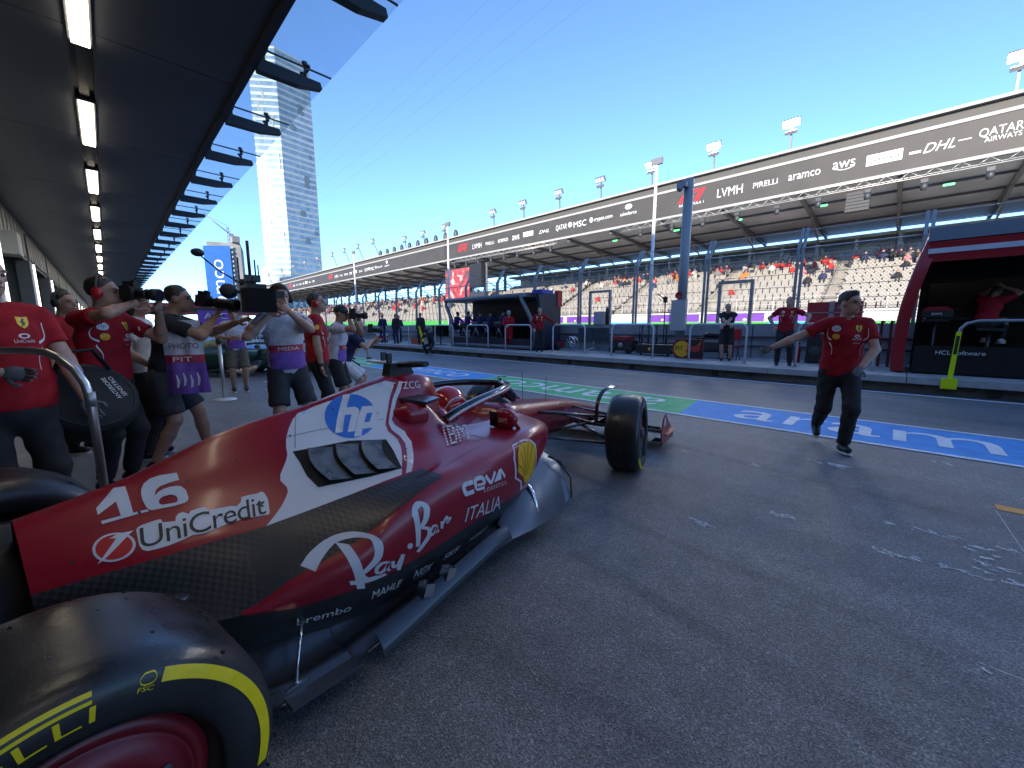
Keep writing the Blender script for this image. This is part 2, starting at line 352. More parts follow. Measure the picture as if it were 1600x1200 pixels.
# ------------------------------------------------------------------ catch fence
FX = 15.2
post = MB()
for dy in (-.06, .06):
    post.beam((0, dy, 1.45), (0, dy, 3.75), .045, .08, up=(0, 1, 0)); post.beam((0, dy, 3.73), (.5, dy, 4.42), .045, .08, up=(0, 1, 0))
post.bbox((-.12, -.14, 1.45), (.12, .14, 1.47)); pm = post.mesh('fence_post', PGREY)
FY = [2.42+2.71*k for k in range(-3, 20)]
for y in FY:
    o = inst('fence_post', pm, None, (FX, y, 0)); tag(o, 'grey twin-bar fence post with bent top standing on the pit wall', 'fence post', 'catch fence posts')
def mesh_mat(name, scale, wire):
    m = bpy.data.materials.new(name); m.use_nodes = True; nt = m.node_tree; N = nt.nodes; L = nt.links; b = N['Principled BSDF']
    b.inputs['Base Color'].default_value = (.3, .31, .33, 1); b.inputs['Metallic'].default_value = .6; b.inputs['Roughness'].default_value = .5
    tc = N.new('ShaderNodeTexCoord'); sp = N.new('ShaderNodeSeparateXYZ'); L.new(tc.outputs['Object'], sp.inputs[0])
    def mth(op, a, bb): n = N.new('ShaderNodeMath'); n.operation = op; L.new(a, n.inputs[0]) if not isinstance(a, float) else None; (L.new(bb, n.inputs[1]) if not isinstance(bb, float) else setattr(n.inputs[1], 'default_value', bb)); return n.outputs[0]
    ds = []
    for op in ('ADD', 'SUBTRACT'):
        s_ = mth(op, sp.outputs[1], sp.outputs[2]); f = mth('FRACT', mth('MULTIPLY', s_, scale), 0.); ds.append(mth('LESS_THAN', f, wire))
    mx = mth('MAXIMUM', ds[0], ds[1]); L.new(mx, b.inputs['Alpha']); return m
FENCE = mesh_mat('fence_mesh', 11., .10); FENCE2 = mesh_mat('stand_mesh', 4.2, .13)
fm = thing('catch_fence', 'fine wire mesh and cables strung between fence posts on pit wall', 'fence', (FX, 0, 1.45))
p = MB(); p.add([(.08, -8, 0), (.08, 60, 0), (.08, 60, 2.28), (.08, -8, 2.28)], [(0, 1, 2, 3)]); p.build('wire_mesh', FENCE, fm)
for z in (.35, .75, 1.15, 1.55, 1.95, 2.3):
    p = MB(); p.tube([(.07, -8, z), (.07, 60, z)], .009 if z < 2.2 else .022, 5); p.build('cable', STEEL, fm)
for z, x in ((2.62, .3), (2.9, .5)):
    p = MB(); p.tube([(x, -8, z), (x, 60, z)], .012, 5); p.build('cable', STEEL, fm)
# gate frames in the fence
for y, lb in ((8.9, 'grey steel door frame in the fence left of the camera pole'), (3.62, 'grey steel door frame in the fence behind the man with hand on hip')):
    g = MB(); 
    for d in (0, .98): g.bbox((-.05, y+d-.05, 1.452), (.05, y+d+.05, 2.9))
    g.bbox((-.049, y+.05, 2.8), (.049, y+.93, 2.9)); o = g.build('gate_frame', STEEL, loc=(FX, y, 0)) if False else g.build('gate_frame', STEEL); o.location = (FX-.15, 0, 0); tag(o, lb, 'door frame')
# ------------------------------------------------------------------ white rails on the platform
RX = 12.45
def rail_thing(y0, y1, label, loc_x=RX):
    t = thing('platform_rail', label, 'railing', (loc_x, (y0+y1)/2, PZ), 0, 'white hoop rails on the platform'); L = abs(y1-y0)/2; h = 1.10; r = .16; pts = [(0, -L, 0), (0, -L, h-r)]
    pts += [(0, -L+r-r*math.cos(a), h-r+r*math.sin(a)) for a in (.4, .8, 1.2)]+[(0, -L+r, h), (0, L-r, h)]+[(0, L-r+r*math.sin(a), h-r+r*math.cos(a)) for a in (.4, .8, 1.2)]+[(0, L, h-r), (0, L, 0)]
    m = MB(); m.tube(pts, .027, 8); m.build('hoop', RAILW, t)
    for s in (-L, L): m = MB(); m.bbox((-.06, s-.06, .001), (.06, s+.06, .012)); m.build('foot_plate', STEEL, t)
    return t
for y0, y1, lb in ((1.86, .36, 'white hoop rail behind the walking man'), (4.56, 3.03, 'white hoop rail in front of the man in black with folded arms'), (7.24, 5.72, 'white hoop rail left of the round PIT sign'), (9.88, 8.37, 'white hoop rail in front of the covered monitor stand'),
                   (12.58, 11.05, 'white hoop rail in front of the person in red overalls'), (15.28, 13.73, 'white hoop rail in front of the dark pit stand'), (18.0, 16.42, 'white hoop rail at the far end of the dark pit stand'), (20.7, 19.1, 'white hoop rail beside the people with a yellow flag'), (23.4, 21.8, 'farthest white hoop rail, beside people in navy overalls')):
    rail_thing(y0, y1, lb)
# rail with bright yellow sleeve at the red stand (stands at the very edge)
t = thing('platform_rail', 'silver hoop rail with neon yellow sleeve before the red pit stand', 'railing', (11.62, -.95, .2)); m = MB()
m.tube([(0, .13, .3), (0, .115, .95), (0, .10, 1.12), (0, .03, 1.22), (0, -.12, 1.27), (0, -1.6, 1.27), (0, -1.85, 1.15), (0, -1.9, .95), (0, -1.9, .13)], .028, 8); m.build('hoop', STEEL, t)
NEON = mat('neon_yellow', (.72, .86, .01), .45)
m = MB(); m.beam((0, .14, .10), (0, .115, 1.06), .07, .07); m.build('sleeve', NEON, t); m = MB(); m.bbox((-.14, .04, -.06), (-.05, .26, .14)); m.build('sleeve_base', NEON, t)
m = MB(); m.beam((-.04, .128, .62), (-.04, .12, .98), .006, .045, up=(0, 1, 0)); m.build('sticker', BLACK, t)
# ------------------------------------------------------------------ camera pole, white masts
t = thing('camera_pole', 'thick grey pole with security camera on top and red siren', 'pole', (13.6, 5.32, PZ))
m = MB(); m.tube([(0, 0, 0), (0, 0, 5.72)], .15, 16); m.bbox((-.22, -.22, 0), (.22, .22, .03)); m.build('shaft', PGREY, t)
m = MB(); m.box((-.25, .1, 5.5), (.22, .3, .16)); m.ell((-.32, .16, 5.4), (.1, .1, .11)); m.tube([(-.1, 0, 5.62), (-.28, .1, 5.62)], .03, 6); m.build('security_camera', GREY, t)
m = MB(); m.lathe([(.001, -.15), (.06, -.15), (.10, -.22), (.115, -.27), (.06, -.22), (.001, -.2)], (-.03, 0, 2.05), 'x', 14); m.build('siren', mat('siren_red', (.5, .03, .03), .4), t)
m = MB(); m.bbox((-.32, -.25, .9), (-.15, .22, 1.9)); m.build('control_cabinet', mat('cabinet_grey', (.42, .44, .45), .5, .2), t)
for k in range(3):
    y = 8.05+14.7*k
    t = thing('mast', ['tall white mast rising in front of the grandstand, nearest one', 'tall white mast beside the big screen, second one', 'farthest tall white mast in front of the grandstand'][k], 'mast', (17, y, 0), 0, 'white masts')
    m = MB(); m.tube([(0, 0, 0), (0, 0, 8.1)], [.085, .06], 12); m.build('shaft', mat('mast_white', (.62, .64, .66), .4), t)
    m = MB(); m.box((0, 0, 8.25), (.12, .5, .25)); m.tube([(0, 0, 8.0), (0, 0, 8.3)], .05, 6); m.build('lamp_head', GREY, t)
# ------------------------------------------------------------------ grandstand
GX = 34.; GY0, GY1 = -16., 46.; FARY0, FARY1 = 46.1, 150.
CREAM = mat('stand_concrete', (.28, .265, .24), .85, noise=(1.2, .18)); SEATM = mat('seat_plastic', (.32, .305, .28), .6, noise=(.7, .14)); SEATD = mat('seat_shade', (.30, .285, .26), .6)
gs = thing('grandstand', 'long roofed grandstand with cream seats and dark banner across the track', 'grandstand', (GX, 0, 0))
rows = 15; RXs = [36.+.68*i for i in range(rows)]; RZs = [2.25+.325*i for i in range(rows)]
m = MB()
for i in range(rows): m.bbox((RXs[i]-.34, GY0, 0), (RXs[i]+.34-.002, GY1, RZs[i]+.0))
m.build('terrace', CREAM, gs, True)
m = MB(); m.bbox((GX+.4, GY0, 0), (GX+1.64, GY1, 1.5)); m.bbox((GX+.05, GY0, .2), (GX+.35, GY1, 2.5)); m.build('front_barrier', mat('barrier_white', (.6, .6, .6), .6), gs, True)
PUR = mat('barrier_purple', (.18, .05, .42), .55, noise=(2, .12)); BGREEN = mat('barrier_green', (.05, .40, .08), .5); BCYAN = mat('barrier_cyan', (.03, .42, .66), .5)
def barrier(y0, y1):
    y = y0; k = 0
    while y < y1:
        L = 4.6
        q = MB(); q.bbox((GX-.01, y+.01, 1.30), (GX+.045, min(y+L, y1)-.01, 1.72)); q.build('lower_panel', BCYAN if k % 3 == 1 else BGREEN, gs, True)
        if k % 4 != 3:
            q = MB(); q.bbox((GX-.005, y+.25, 1.76), (GX+.045, min(y+L, y1)-.25, 2.34)); q.build('purple_board', PUR, gs, True)
            q = MB(); q.lathe([(.001, 0), (.16, 0)], (GX-.012, y+1.5, 1.82), 'x', 12, a0=0, a1=math.pi); q.bbox((GX-.014, y+3.2, 1.86), (GX-.012, y+3.4, 2.02)); q.build('board_print', LOGO_W, gs, True)
        y += L; k += 1
barrier(GY0, GY1)
# railings low at the front of the seats, cream
m = MB()
for y in np.arange(GY0+.5, GY1, 1.25): m.beam((35.3, y, 1.5), (35.3, y, 3.5), .05, .05)
for z in (2.5, 3.0, 3.5): m.tube([(35.3, GY0, z), (35.3, GY1, z)], .022, 5)
m.build('front_railing', mat('railing_cream', (.6, .58, .52), .5), gs, True)
# seats: single objects for the nearest, one part for the rest
seat = MB(); seat.bbox((-.2, -.22, .36), (.22, .22, .42)); seat.box((.22, 0, .62), (.07, .44, .46), Matrix.Rotation(R(12), 3, 'Y')); seat.bbox((-.05, -.18, 0), (.15, .18, .355)); sm_ = seat.mesh('seat', SEATM)
others = MB(); cnt = 0; aisles = [4.0+8.2*k for k in range(-4, 8)]; taken = []
cand = []
for i in range(rows):
    for y in np.arange(GY0+.4, GY1-.3, .52):
        if min(abs(y-a) for a in aisles) < .6: continue
        cand.append((abs(y-2.5)+.5*i, RXs[i], float(y)+.13*(i % 2), RZs[i], i))
cand.sort()
for k, (d, x, y, z, i) in enumerate(cand):
    if k < 290: inst('seat', sm_, gs, (x-GX, y, z))
    else:
        j = rng.uniform(-.02, .02); others.box((x, y, z+.39), (.42, .44, .05)); others.box((x+.22, y, z+.62+j), (.08, .44, .46))
o = others.build('seat_rows', SEATM, gs, True); tag(o, kind='stuff')
m = MB()
for a in aisles:
    for i in range(rows): m.bbox((RXs[i]-.34, a-.5, RZs[i]+.001), (RXs[i]-.02, a+.5, RZs[i]+.16))
    m.tube([(RXs[0], a, RZs[0]+.95), (RXs[-1], a, RZs[-1]+.95)], .03, 5)
m.build('aisle_steps', CREAM, gs, True)
# suites behind the top row
SX = 46.6
SUB = mat('suite_wall', (.66, .63, .56), .8, noise=(.6, .2)); SUG = mat('suite_glass', (.20, .19, .16), .15, noise=(.9, .7));  # glass colour lightened to stand in for reflections of the cream interior
m = MB(); m.bbox((SX, GY0, 0), (SX+6, GY1, 7.2)); m.bbox((SX+2.5, GY0, 7.2), (SX+6, GY1, 8.95)); m.bbox((SX-.3, GY0, 8.95), (SX+6, GY1, 9.2)); m.build('suite_block', SUB, gs, True)
colm = MB(); colm.bbox((0, -.13, 7.2), (.25, .13, 8.95)); cme = colm.mesh('suite_column', mat('suite_grey', (.5, .52, .54), .5))
gl = MB(); gl.bbox((0, .25, 7.5), (.05, 2.5, 8.85)); glm = gl.mesh('suite_window', SUG)
gl2 = MB(); gl2.bbox((0, .25, 7.9), (.05, 1.5, 8.6)); glm2 = gl2.mesh('suite_window', SUG)
for k, y in enumerate(np.arange(GY0+.2, GY1-2.6, 2.75)):
    inst('suite_column', cme, gs, (SX-GX, float(y), 0)); inst('suite_window', glm if k % 3 else glm2, gs, (SX+2.43-GX, float(y), 0))
p = MB(); p.add([(0, GY0, 7.0), (0, GY1, 7.0), (0, GY1, 7.95), (0, GY0, 7.95)], [(0, 1, 2, 3)]); o = p.build('balustrade_mesh', FENCE2, gs); o.location = (SX-.15-GX, 0, 0)
m = MB(); m.bbox((SX-.2, GY0, 7.95), (SX-.12, GY1, 8.02)); m.bbox((SX-.35, GY0, 6.9), (SX-.05, GY1, 7.1)); m.build('balustrade_rail', mat('suite_grey', (.5, .52, .54), .5), gs, True)
# roof
ROOFU = mat('roof_sheet', (.66, .68, .72), .42, .2, noise=(.35, .22, .08), bump=(1.2, .25, .05)); FASC = mat('fascia_white', (.34, .335, .325), .5); BAN = mat('banner_dark', (.052, .047, .044), .6, noise=(.8, .12)); BEAM = mat('roof_steel', (.22, .22, .23), .5, .2)
def roof(y0, y1, name='roof'):
    r = MB(); r.add([(GX, y0, 10.35), (GX, y1, 10.35), (SX+1.6, y1, 9.75), (SX+1.6, y0, 9.75), (GX+.2, y0, 13.0), (GX+.2, y1, 13.0), (SX+2, y1, 10.6), (SX+2, y0, 10.6)], [(0, 1, 2, 3), (7, 6, 5, 4), (3, 2, 6, 7), (0, 3, 7, 4), (1, 5, 6, 2), (0, 4, 5, 1)])
    ro = r.build(name, ROOFU, gs, True)
    q = MB(); q.bbox((GX-.12, y0, 10.5), (GX-.002, y1, 12.36)); q.build('banner', BAN, gs, True)
    q = MB(); q.bbox((GX-.16, y0, 12.38), (GX+.1, y1, 12.56)); q.bbox((GX-.35, y0, 13.08), (GX+.4, y1, 13.25)); q.bbox((GX-.16, y0, 10.28), (GX+.05, y1, 10.48)); q.build('fascia_trim', FASC, gs, True)
    q = MB(); q.bbox((GX-.04, y0, 12.56), (GX, y1, 13.08)); q.build('gutter', mat('gutter_grey', (.085, .08, .076), .7), gs, True)
    bm2 = MB()
    for y in np.arange(y0+2.2, y1, 4.9):
        bm2.beam((GX+.3, y, 10.2), (SX+1.5, y+.0, 9.65), .22, .3); bm2.beam((GX+5.2, y, 9.9), (GX+9.2, y, 8.9), .16, .2); bm2.beam((GX+9.2, y, 8.9), (GX+8.8, y, 9.7), .1, .1)
        bm2.beam((GX+9.2, y, 8.9), (SX+.2, y, 7.2), .1, .1)
    for x in (GX+3.2, GX+6.4, GX+9.6): bm2.beam((x, y0, 10.35-(x-GX)*.042-.07), (x, y1, 10.35-(x-GX)*.042-.07), .12, .14)
    bm2.build('roof_beams', BEAM, gs, True)
roof(GY0, GY1); roof(FARY0, FARY1)
# lattice truss with lamps, hung below the banner
def truss(y0, y1, z=10.02, x=33.5):
    q = MB(); s = .21
    for dx, dz in ((0, 0), (0, .4), (.4, .2)): q.tube([(x+dx, y0, z+dz-.2), (x+dx, y1, z+dz-.2)], .028, 5)
    k = 0; y = y0
    while y < y1-.5:
        a, c = ((x, y, z-.2), (x, y+.5, z+.2)) if k % 2 == 0 else ((x, y, z+.2), (x, y+.5, z-.2)); q.tube([a, c], .016, 4); k += 1; y += .5
    tt = thing('lighting_truss', 'pale lattice truss hanging below the %s banner' % ('nearer' if y0 < 20 else 'farther'), 'truss', (x, y0, z)); q.build('lattice', mat('truss_alloy', (.55, .53, .50), .4, .5), tt, True)
    return tt
truss(-9, 19); truss(26.5, 44)
lampb = MB(); lampb.box((0, 0, .25), (.2, .3, .22)); lampb.lathe([(.0001, -.28), (.14, -.25), (.17, -.05), (.12, .12), (.0001, .14)], n=12); lm1 = lampb.mesh('stage_lamp', DGREY)
for y in list(np.arange(-7.5, 18.5, 2.45))+list(np.arange(27.5, 44, 2.3)):
    o = inst('stage_lamp', lm1, None, (33.75, float(y)+rng.uniform(-.3, .3), 9.4)); tag(o, 'dark moving-head lamp hanging from the grandstand truss', 'stage lamp', 'lamps on the grandstand truss')
m2 = thing('speaker_array', 'hanging grey speaker array under the banner right of the camera pole', 'speaker', (34.0, 2.7, 9.75))
for k in range(6): m = MB(); m.box((-.02*k, 0, -.12-.2*k), (.5, 1.15, .17)); m.build('speaker_box', mat('array_grey', (.05, .05, .055), .6), m2)
ex = MB(); ex.bbox((-.02, -.24, -.06), (.02, .24, .06)); exm = ex.mesh('exit_sign', mat('exit_green', (.03, .4, .12), .5, emit=((.05, .8, .25), .7)))
for y in (-1.2, 4.6, 9.8, 14.6, 20.5): o = inst('exit_sign', exm, None, (35.2, y, 9.55)); tag(o, 'small green sign hanging under the grandstand roof', 'exit sign', 'green exit signs')
# far section: terrace without suites, pillars and open back
m = MB()
for i in range(rows): m.bbox((RXs[i]-.34, FARY0, 0), (RXs[i]+.338, FARY1, RZs[i]-.3))
m.build('far_terrace', CREAM, gs, True)
m = MB()
for i in range(0, rows):
    for y in np.arange(FARY0+.4, FARY1, 1.04): m.box((RXs[i]+.1, y, RZs[i]+.15), (.3, .8, .62))
o = m.build('far_seat_rows', SEATM, gs, True); tag(o, kind='stuff')
m = MB(); m.bbox((GX+.05, FARY0, .2), (GX+.35, FARY1, 2.2)); m.build('far_barrier', BGREEN, gs, True)
m = MB()
for y in np.arange(FARY0+1, FARY1, 5.): m.bbox((SX, y, 0), (SX+.35, y+.35, 9.8))
for z in (7.2, 7.7, 8.2): m.tube([(SX, FARY0, z), (SX, FARY1, z)], .05, 4)
m.build('pillars', GREY, gs, True)
# banner logos, read from the track side: x runs towards -Y
def fascia_sign(name, loops, y, z, w, h, m=LOGO_W, x=GX-.126):
    u, asp = unit(loops); return flat_sign(name, u, lambda a, c: Vector((x, y+w/2-a*w, z-h/2+c*h)), m, gs, True)
def T(s, bold=0., shear=0., sp=1.): return text_loops(s, 1., bold, shear, sp)
PRD = mat('print_dark', (.008, .008, .008), .6)
def logo_set(y0, full=True):
    z = 11.45
    fascia_sign('banner_logo', [[(0, 0), (.28, .62), (.5, .9), (.8, 1), (1.62, 1), (1.42, .72), (.8, .72), (.62, .62), (.3, 0)], [(.42, 0), (.66, .36), (.82, .5), (1.34, .5), (1.14, .24), (.82, .24), (.68, 0)], [(1.25, 0), (1.75, 1), (2.1, 1), (1.6, 0)]], y0+13., 11.72, 2.1, .9, REDP)
    fascia_sign('banner_logo', T('FIA FORMULA 1', .02), y0+13., 11.1, 1.9, .2)
    for s, dy, w, h, bd, sh in (('LVMH', 10.2, 1.75, .62, 0, 0), ('PIRELLI', 7.9, 1.5, .36, .03, 0), ('aramco', 5.65, 1.75, .36, .02, 0), ('aws', 3.6, 1.1, .42, .02, 0), ('DHL', -.55, 1.25, .5, .05, .35), ('QATAR', -2.75, 1.5, .5, .0, 0)):
        fascia_sign('banner_logo', T(s, bd, sh), y0+dy, z+(.12 if s in ('aws', 'QATAR') else 0), w, h)
    fascia_sign('banner_logo', [stroke([(0, .3), (.5, 0), (1, .3)], .09)], y0+3.55, 11.3, 1.0, .16)
    fascia_sign('banner_logo', T('AIRWAYS', .02), y0-2.85, 11.22, 1.25, .24)
    fascia_sign('banner_logo', [rect(0, 0, 1, .3)], y0+1.72, z, 1.6, .62); fascia_sign('banner_logo', T('Lenovo', .01), y0+1.72, z, 1.3, .3, PRD, GX-.13)
    for d in (.14, 0, -.14): fascia_sign('banner_logo', [[(0, 0), (1, 0), (1.03, 1), (.03, 1)]], y0-.55+(.95 if d <= 0 else -.95), z-.05+d*.6, .5, .05)
logo_set(0.)
def short_set(y0, n):
    for s, dy, w, h, bd, sh in (('LVMH', -2.9, 1.7, .6, 0, 0), ('PIRELLI', -5.3, 1.5, .34, .03, 0), ('aramco', -7.6, 1.7, .36, .02, 0), ('aws', -9.7, 1.1, .5, .03, 0), ('DHL', -13.9, 1.4, .34, .04, .35), ('QATAR', -16.2, 1.4, .6, 0, 0), ('MSC', -18.5, 1.5, .55, .01, 0), ('crypto.com', -21.1, 2.0, .4, .01, 0), ('salesforce', -23.7, 1.6, .3, .01, 0))[:n]:
        fascia_sign('banner_logo', T(s, bd, sh), y0+dy, 11.45, w, h)
    fascia_sign('banner_logo', [[(0, 0), (.28, .62), (.5, .9), (.8, 1), (1.62, 1), (1.42, .72), (.8, .72), (.62, .62), (.3, 0)], [(.42, 0), (.66, .36), (.82, .5), (1.34, .5), (1.14, .24), (.82, .24), (.68, 0)], [(1.25, 0), (1.75, 1), (2.1, 1), (1.6, 0)]], y0, 11.62, 2.1, .9, REDP)
    fascia_sign('banner_logo', [rect(0, 0, 1, .3)], y0-11.6, 11.55, 1.5, .5); fascia_sign('banner_logo', T('Lenovo', .01), y0-11.6, 11.55, 1.2, .26, PRD, GX-.13)
    if n > 8: fascia_sign('banner_logo', [circle(0, 0, 1)], y0-23.7, 12.0, .7, .45); fascia_sign('banner_logo', [circle(0, 0, 1)], y0-17.3, 11.55, .5, .5); fascia_sign('banner_logo', [circle(0, 0, 1, n=6)], y0-19.8, 11.55, .4, .45)
short_set(42.2, 9); short_set(86, 9); short_set(112, 6)
# flood lights standing on the roof
LAMP_ON = mat('flood_light_lit', (1, 1, 1), .5, emit=((1., .97, .9), 30)); LAMP_OFF = mat('flood_light_glass', (.5, .52, .55), .2)
def flood(y, lit, label, lean=0., h=2.2):
    t = thing('flood_light', label, 'flood light', (34.8, y, 12.9), 0, None if lit else 'unlit flood lights on the grandstand roof')
    m = MB(); m.beam((0, 0, 0), (-.2, lean, h), .12, .12); m.build('post', GREY, t)
    m = MB(); m.box((-.3, lean, h+.15), (.25, 1.0, .5), Matrix.Rotation(R(-35), 3, 'Y')); m.box((-.3, lean, h-.45), (.2, .7, .22), Matrix.Rotation(R(-35), 3, 'Y')); m.build('housing', GREY, t)
    m = MB(); mt = Matrix.Rotation(R(-35), 3, 'Y')
    for dy in (-.33, 0, .33): m.box(Vector((-.3, lean+dy, h+.15))+mt @ Vector((-.14, 0, 0)), (.03, .28, .4), mt)
    m.build('lamp_glass', LAMP_ON if lit else LAMP_OFF, t)
    if lit:   # its own beam, thrown down over track and pit lane
        ld_ = bpy.data.lights.new('flood_beam', 'SPOT'); ld_.energy = 350; ld_.color = (.92, .97, 1); ld_.spot_size = R(80); ld_.spot_blend = 1; ld_.shadow_soft_size = 1.2
        lo_ = bpy.data.objects.new('flood_beam', ld_); COL.objects.link(lo_); lo_.parent = t; p_ = Vector((-.75, lean, h+.1)); lo_.location = p_; aim = Vector((3.5, y*.4+.5, 0))-(Vector((34.8, y, 12.9))+p_); lo_.rotation_euler = (-aim).to_track_quat('Z', 'Y').to_euler()
    return t
flood(-3.1, True, 'lit flood light on the roof edge at the right side of the picture'); flood(6.75, True, 'double lit flood light above the logos, brightest on the roof'); flood(11.75, True, 'lit flood light on the roof right of the camera pole')
flood(16.8, True, 'smaller lit flood light on the roof just behind the nearest white mast')
for y in (21.9, 26.9, 32., 37., 47., 52.3, 57.5): flood(y, False, 'unlit flood light standing on the grandstand roof edge')
for y in (66, 72, 78, 84, 92, 100, 108, 118, 130): flood(y, False, 'unlit flood light leaning on the far roof edge', 2.2, 3.4)
sp_ = MB(); sp_.ell((0, 0, .6), (.3, .35, .62), 8, 6); spm = sp_.mesh('roof_speaker', DGREY)
for k in range(10): o = inst('roof_speaker', spm, None, (34.6, 44.5+2.35*k, 13.2)); tag(o, 'dark rounded loudspeaker standing on the roof edge', 'speaker', 'dark speakers on the roof')
# big screen under the roof
t = thing('big_screen', 'large video screen showing red picture beside black speaker boxes', 'screen', (31., 38, 0))
def screen_mat():
    m = bpy.data.materials.new('screen_picture'); m.use_nodes = True; N = m.node_tree.nodes; L = m.node_tree.links; b = N['Principled BSDF']; tc = N.new('ShaderNodeTexCoord')
    n = N.new('ShaderNodeTexNoise'); n.inputs['Scale'].default_value = .55; n.inputs['Detail'].default_value = 3; n.inputs['Distortion'].default_value = 1.5; L.new(tc.outputs['Object'], n.inputs['Vector'])
    r = N.new('ShaderNodeValToRGB'); e = r.color_ramp.elements; e[0].position = .38; e[0].color = (.10, .05, .06, 1); e[1].position = .62; e[1].color = (.75, .5, .5, 1); x = e.new(.48); x.color = (.5, .03, .05, 1); x = e.new(.56); x.color = (.6, .06, .09, 1)
    L.new(n.outputs[0], r.inputs[0]); L.new(r.outputs[0], b.inputs['Emission Color']); b.inputs['Emission Strength'].default_value = .55; b.inputs['Base Color'].default_value = (.02, .02, .02, 1); return m
m = MB(); m.bbox((-.2, -.9, 4.3), (.2, 4.0, 8.4)); m.build('cabinet', BLACK, t); m = MB(); m.bbox((-.23, -.8, 4.4), (-.203, 3.9, 8.3)); m.build('picture', screen_mat(), t)
m = MB(); m.bbox((-.3, -3.1, 5.9), (.3, -1.0, 8.6)); m.build('speaker_box', BLACK, t); m = MB(); m.bbox((-.3, -3.6, 4.2), (.3, -1.0, 5.4)); m.build('speaker_base', DGREY, t)
m = MB(); 
for y in (-3.4, -1, 3.9): m.bbox((.25, y, 0), (.4, y+.15, 8.6))
m.build('support_frame', GREY, t)
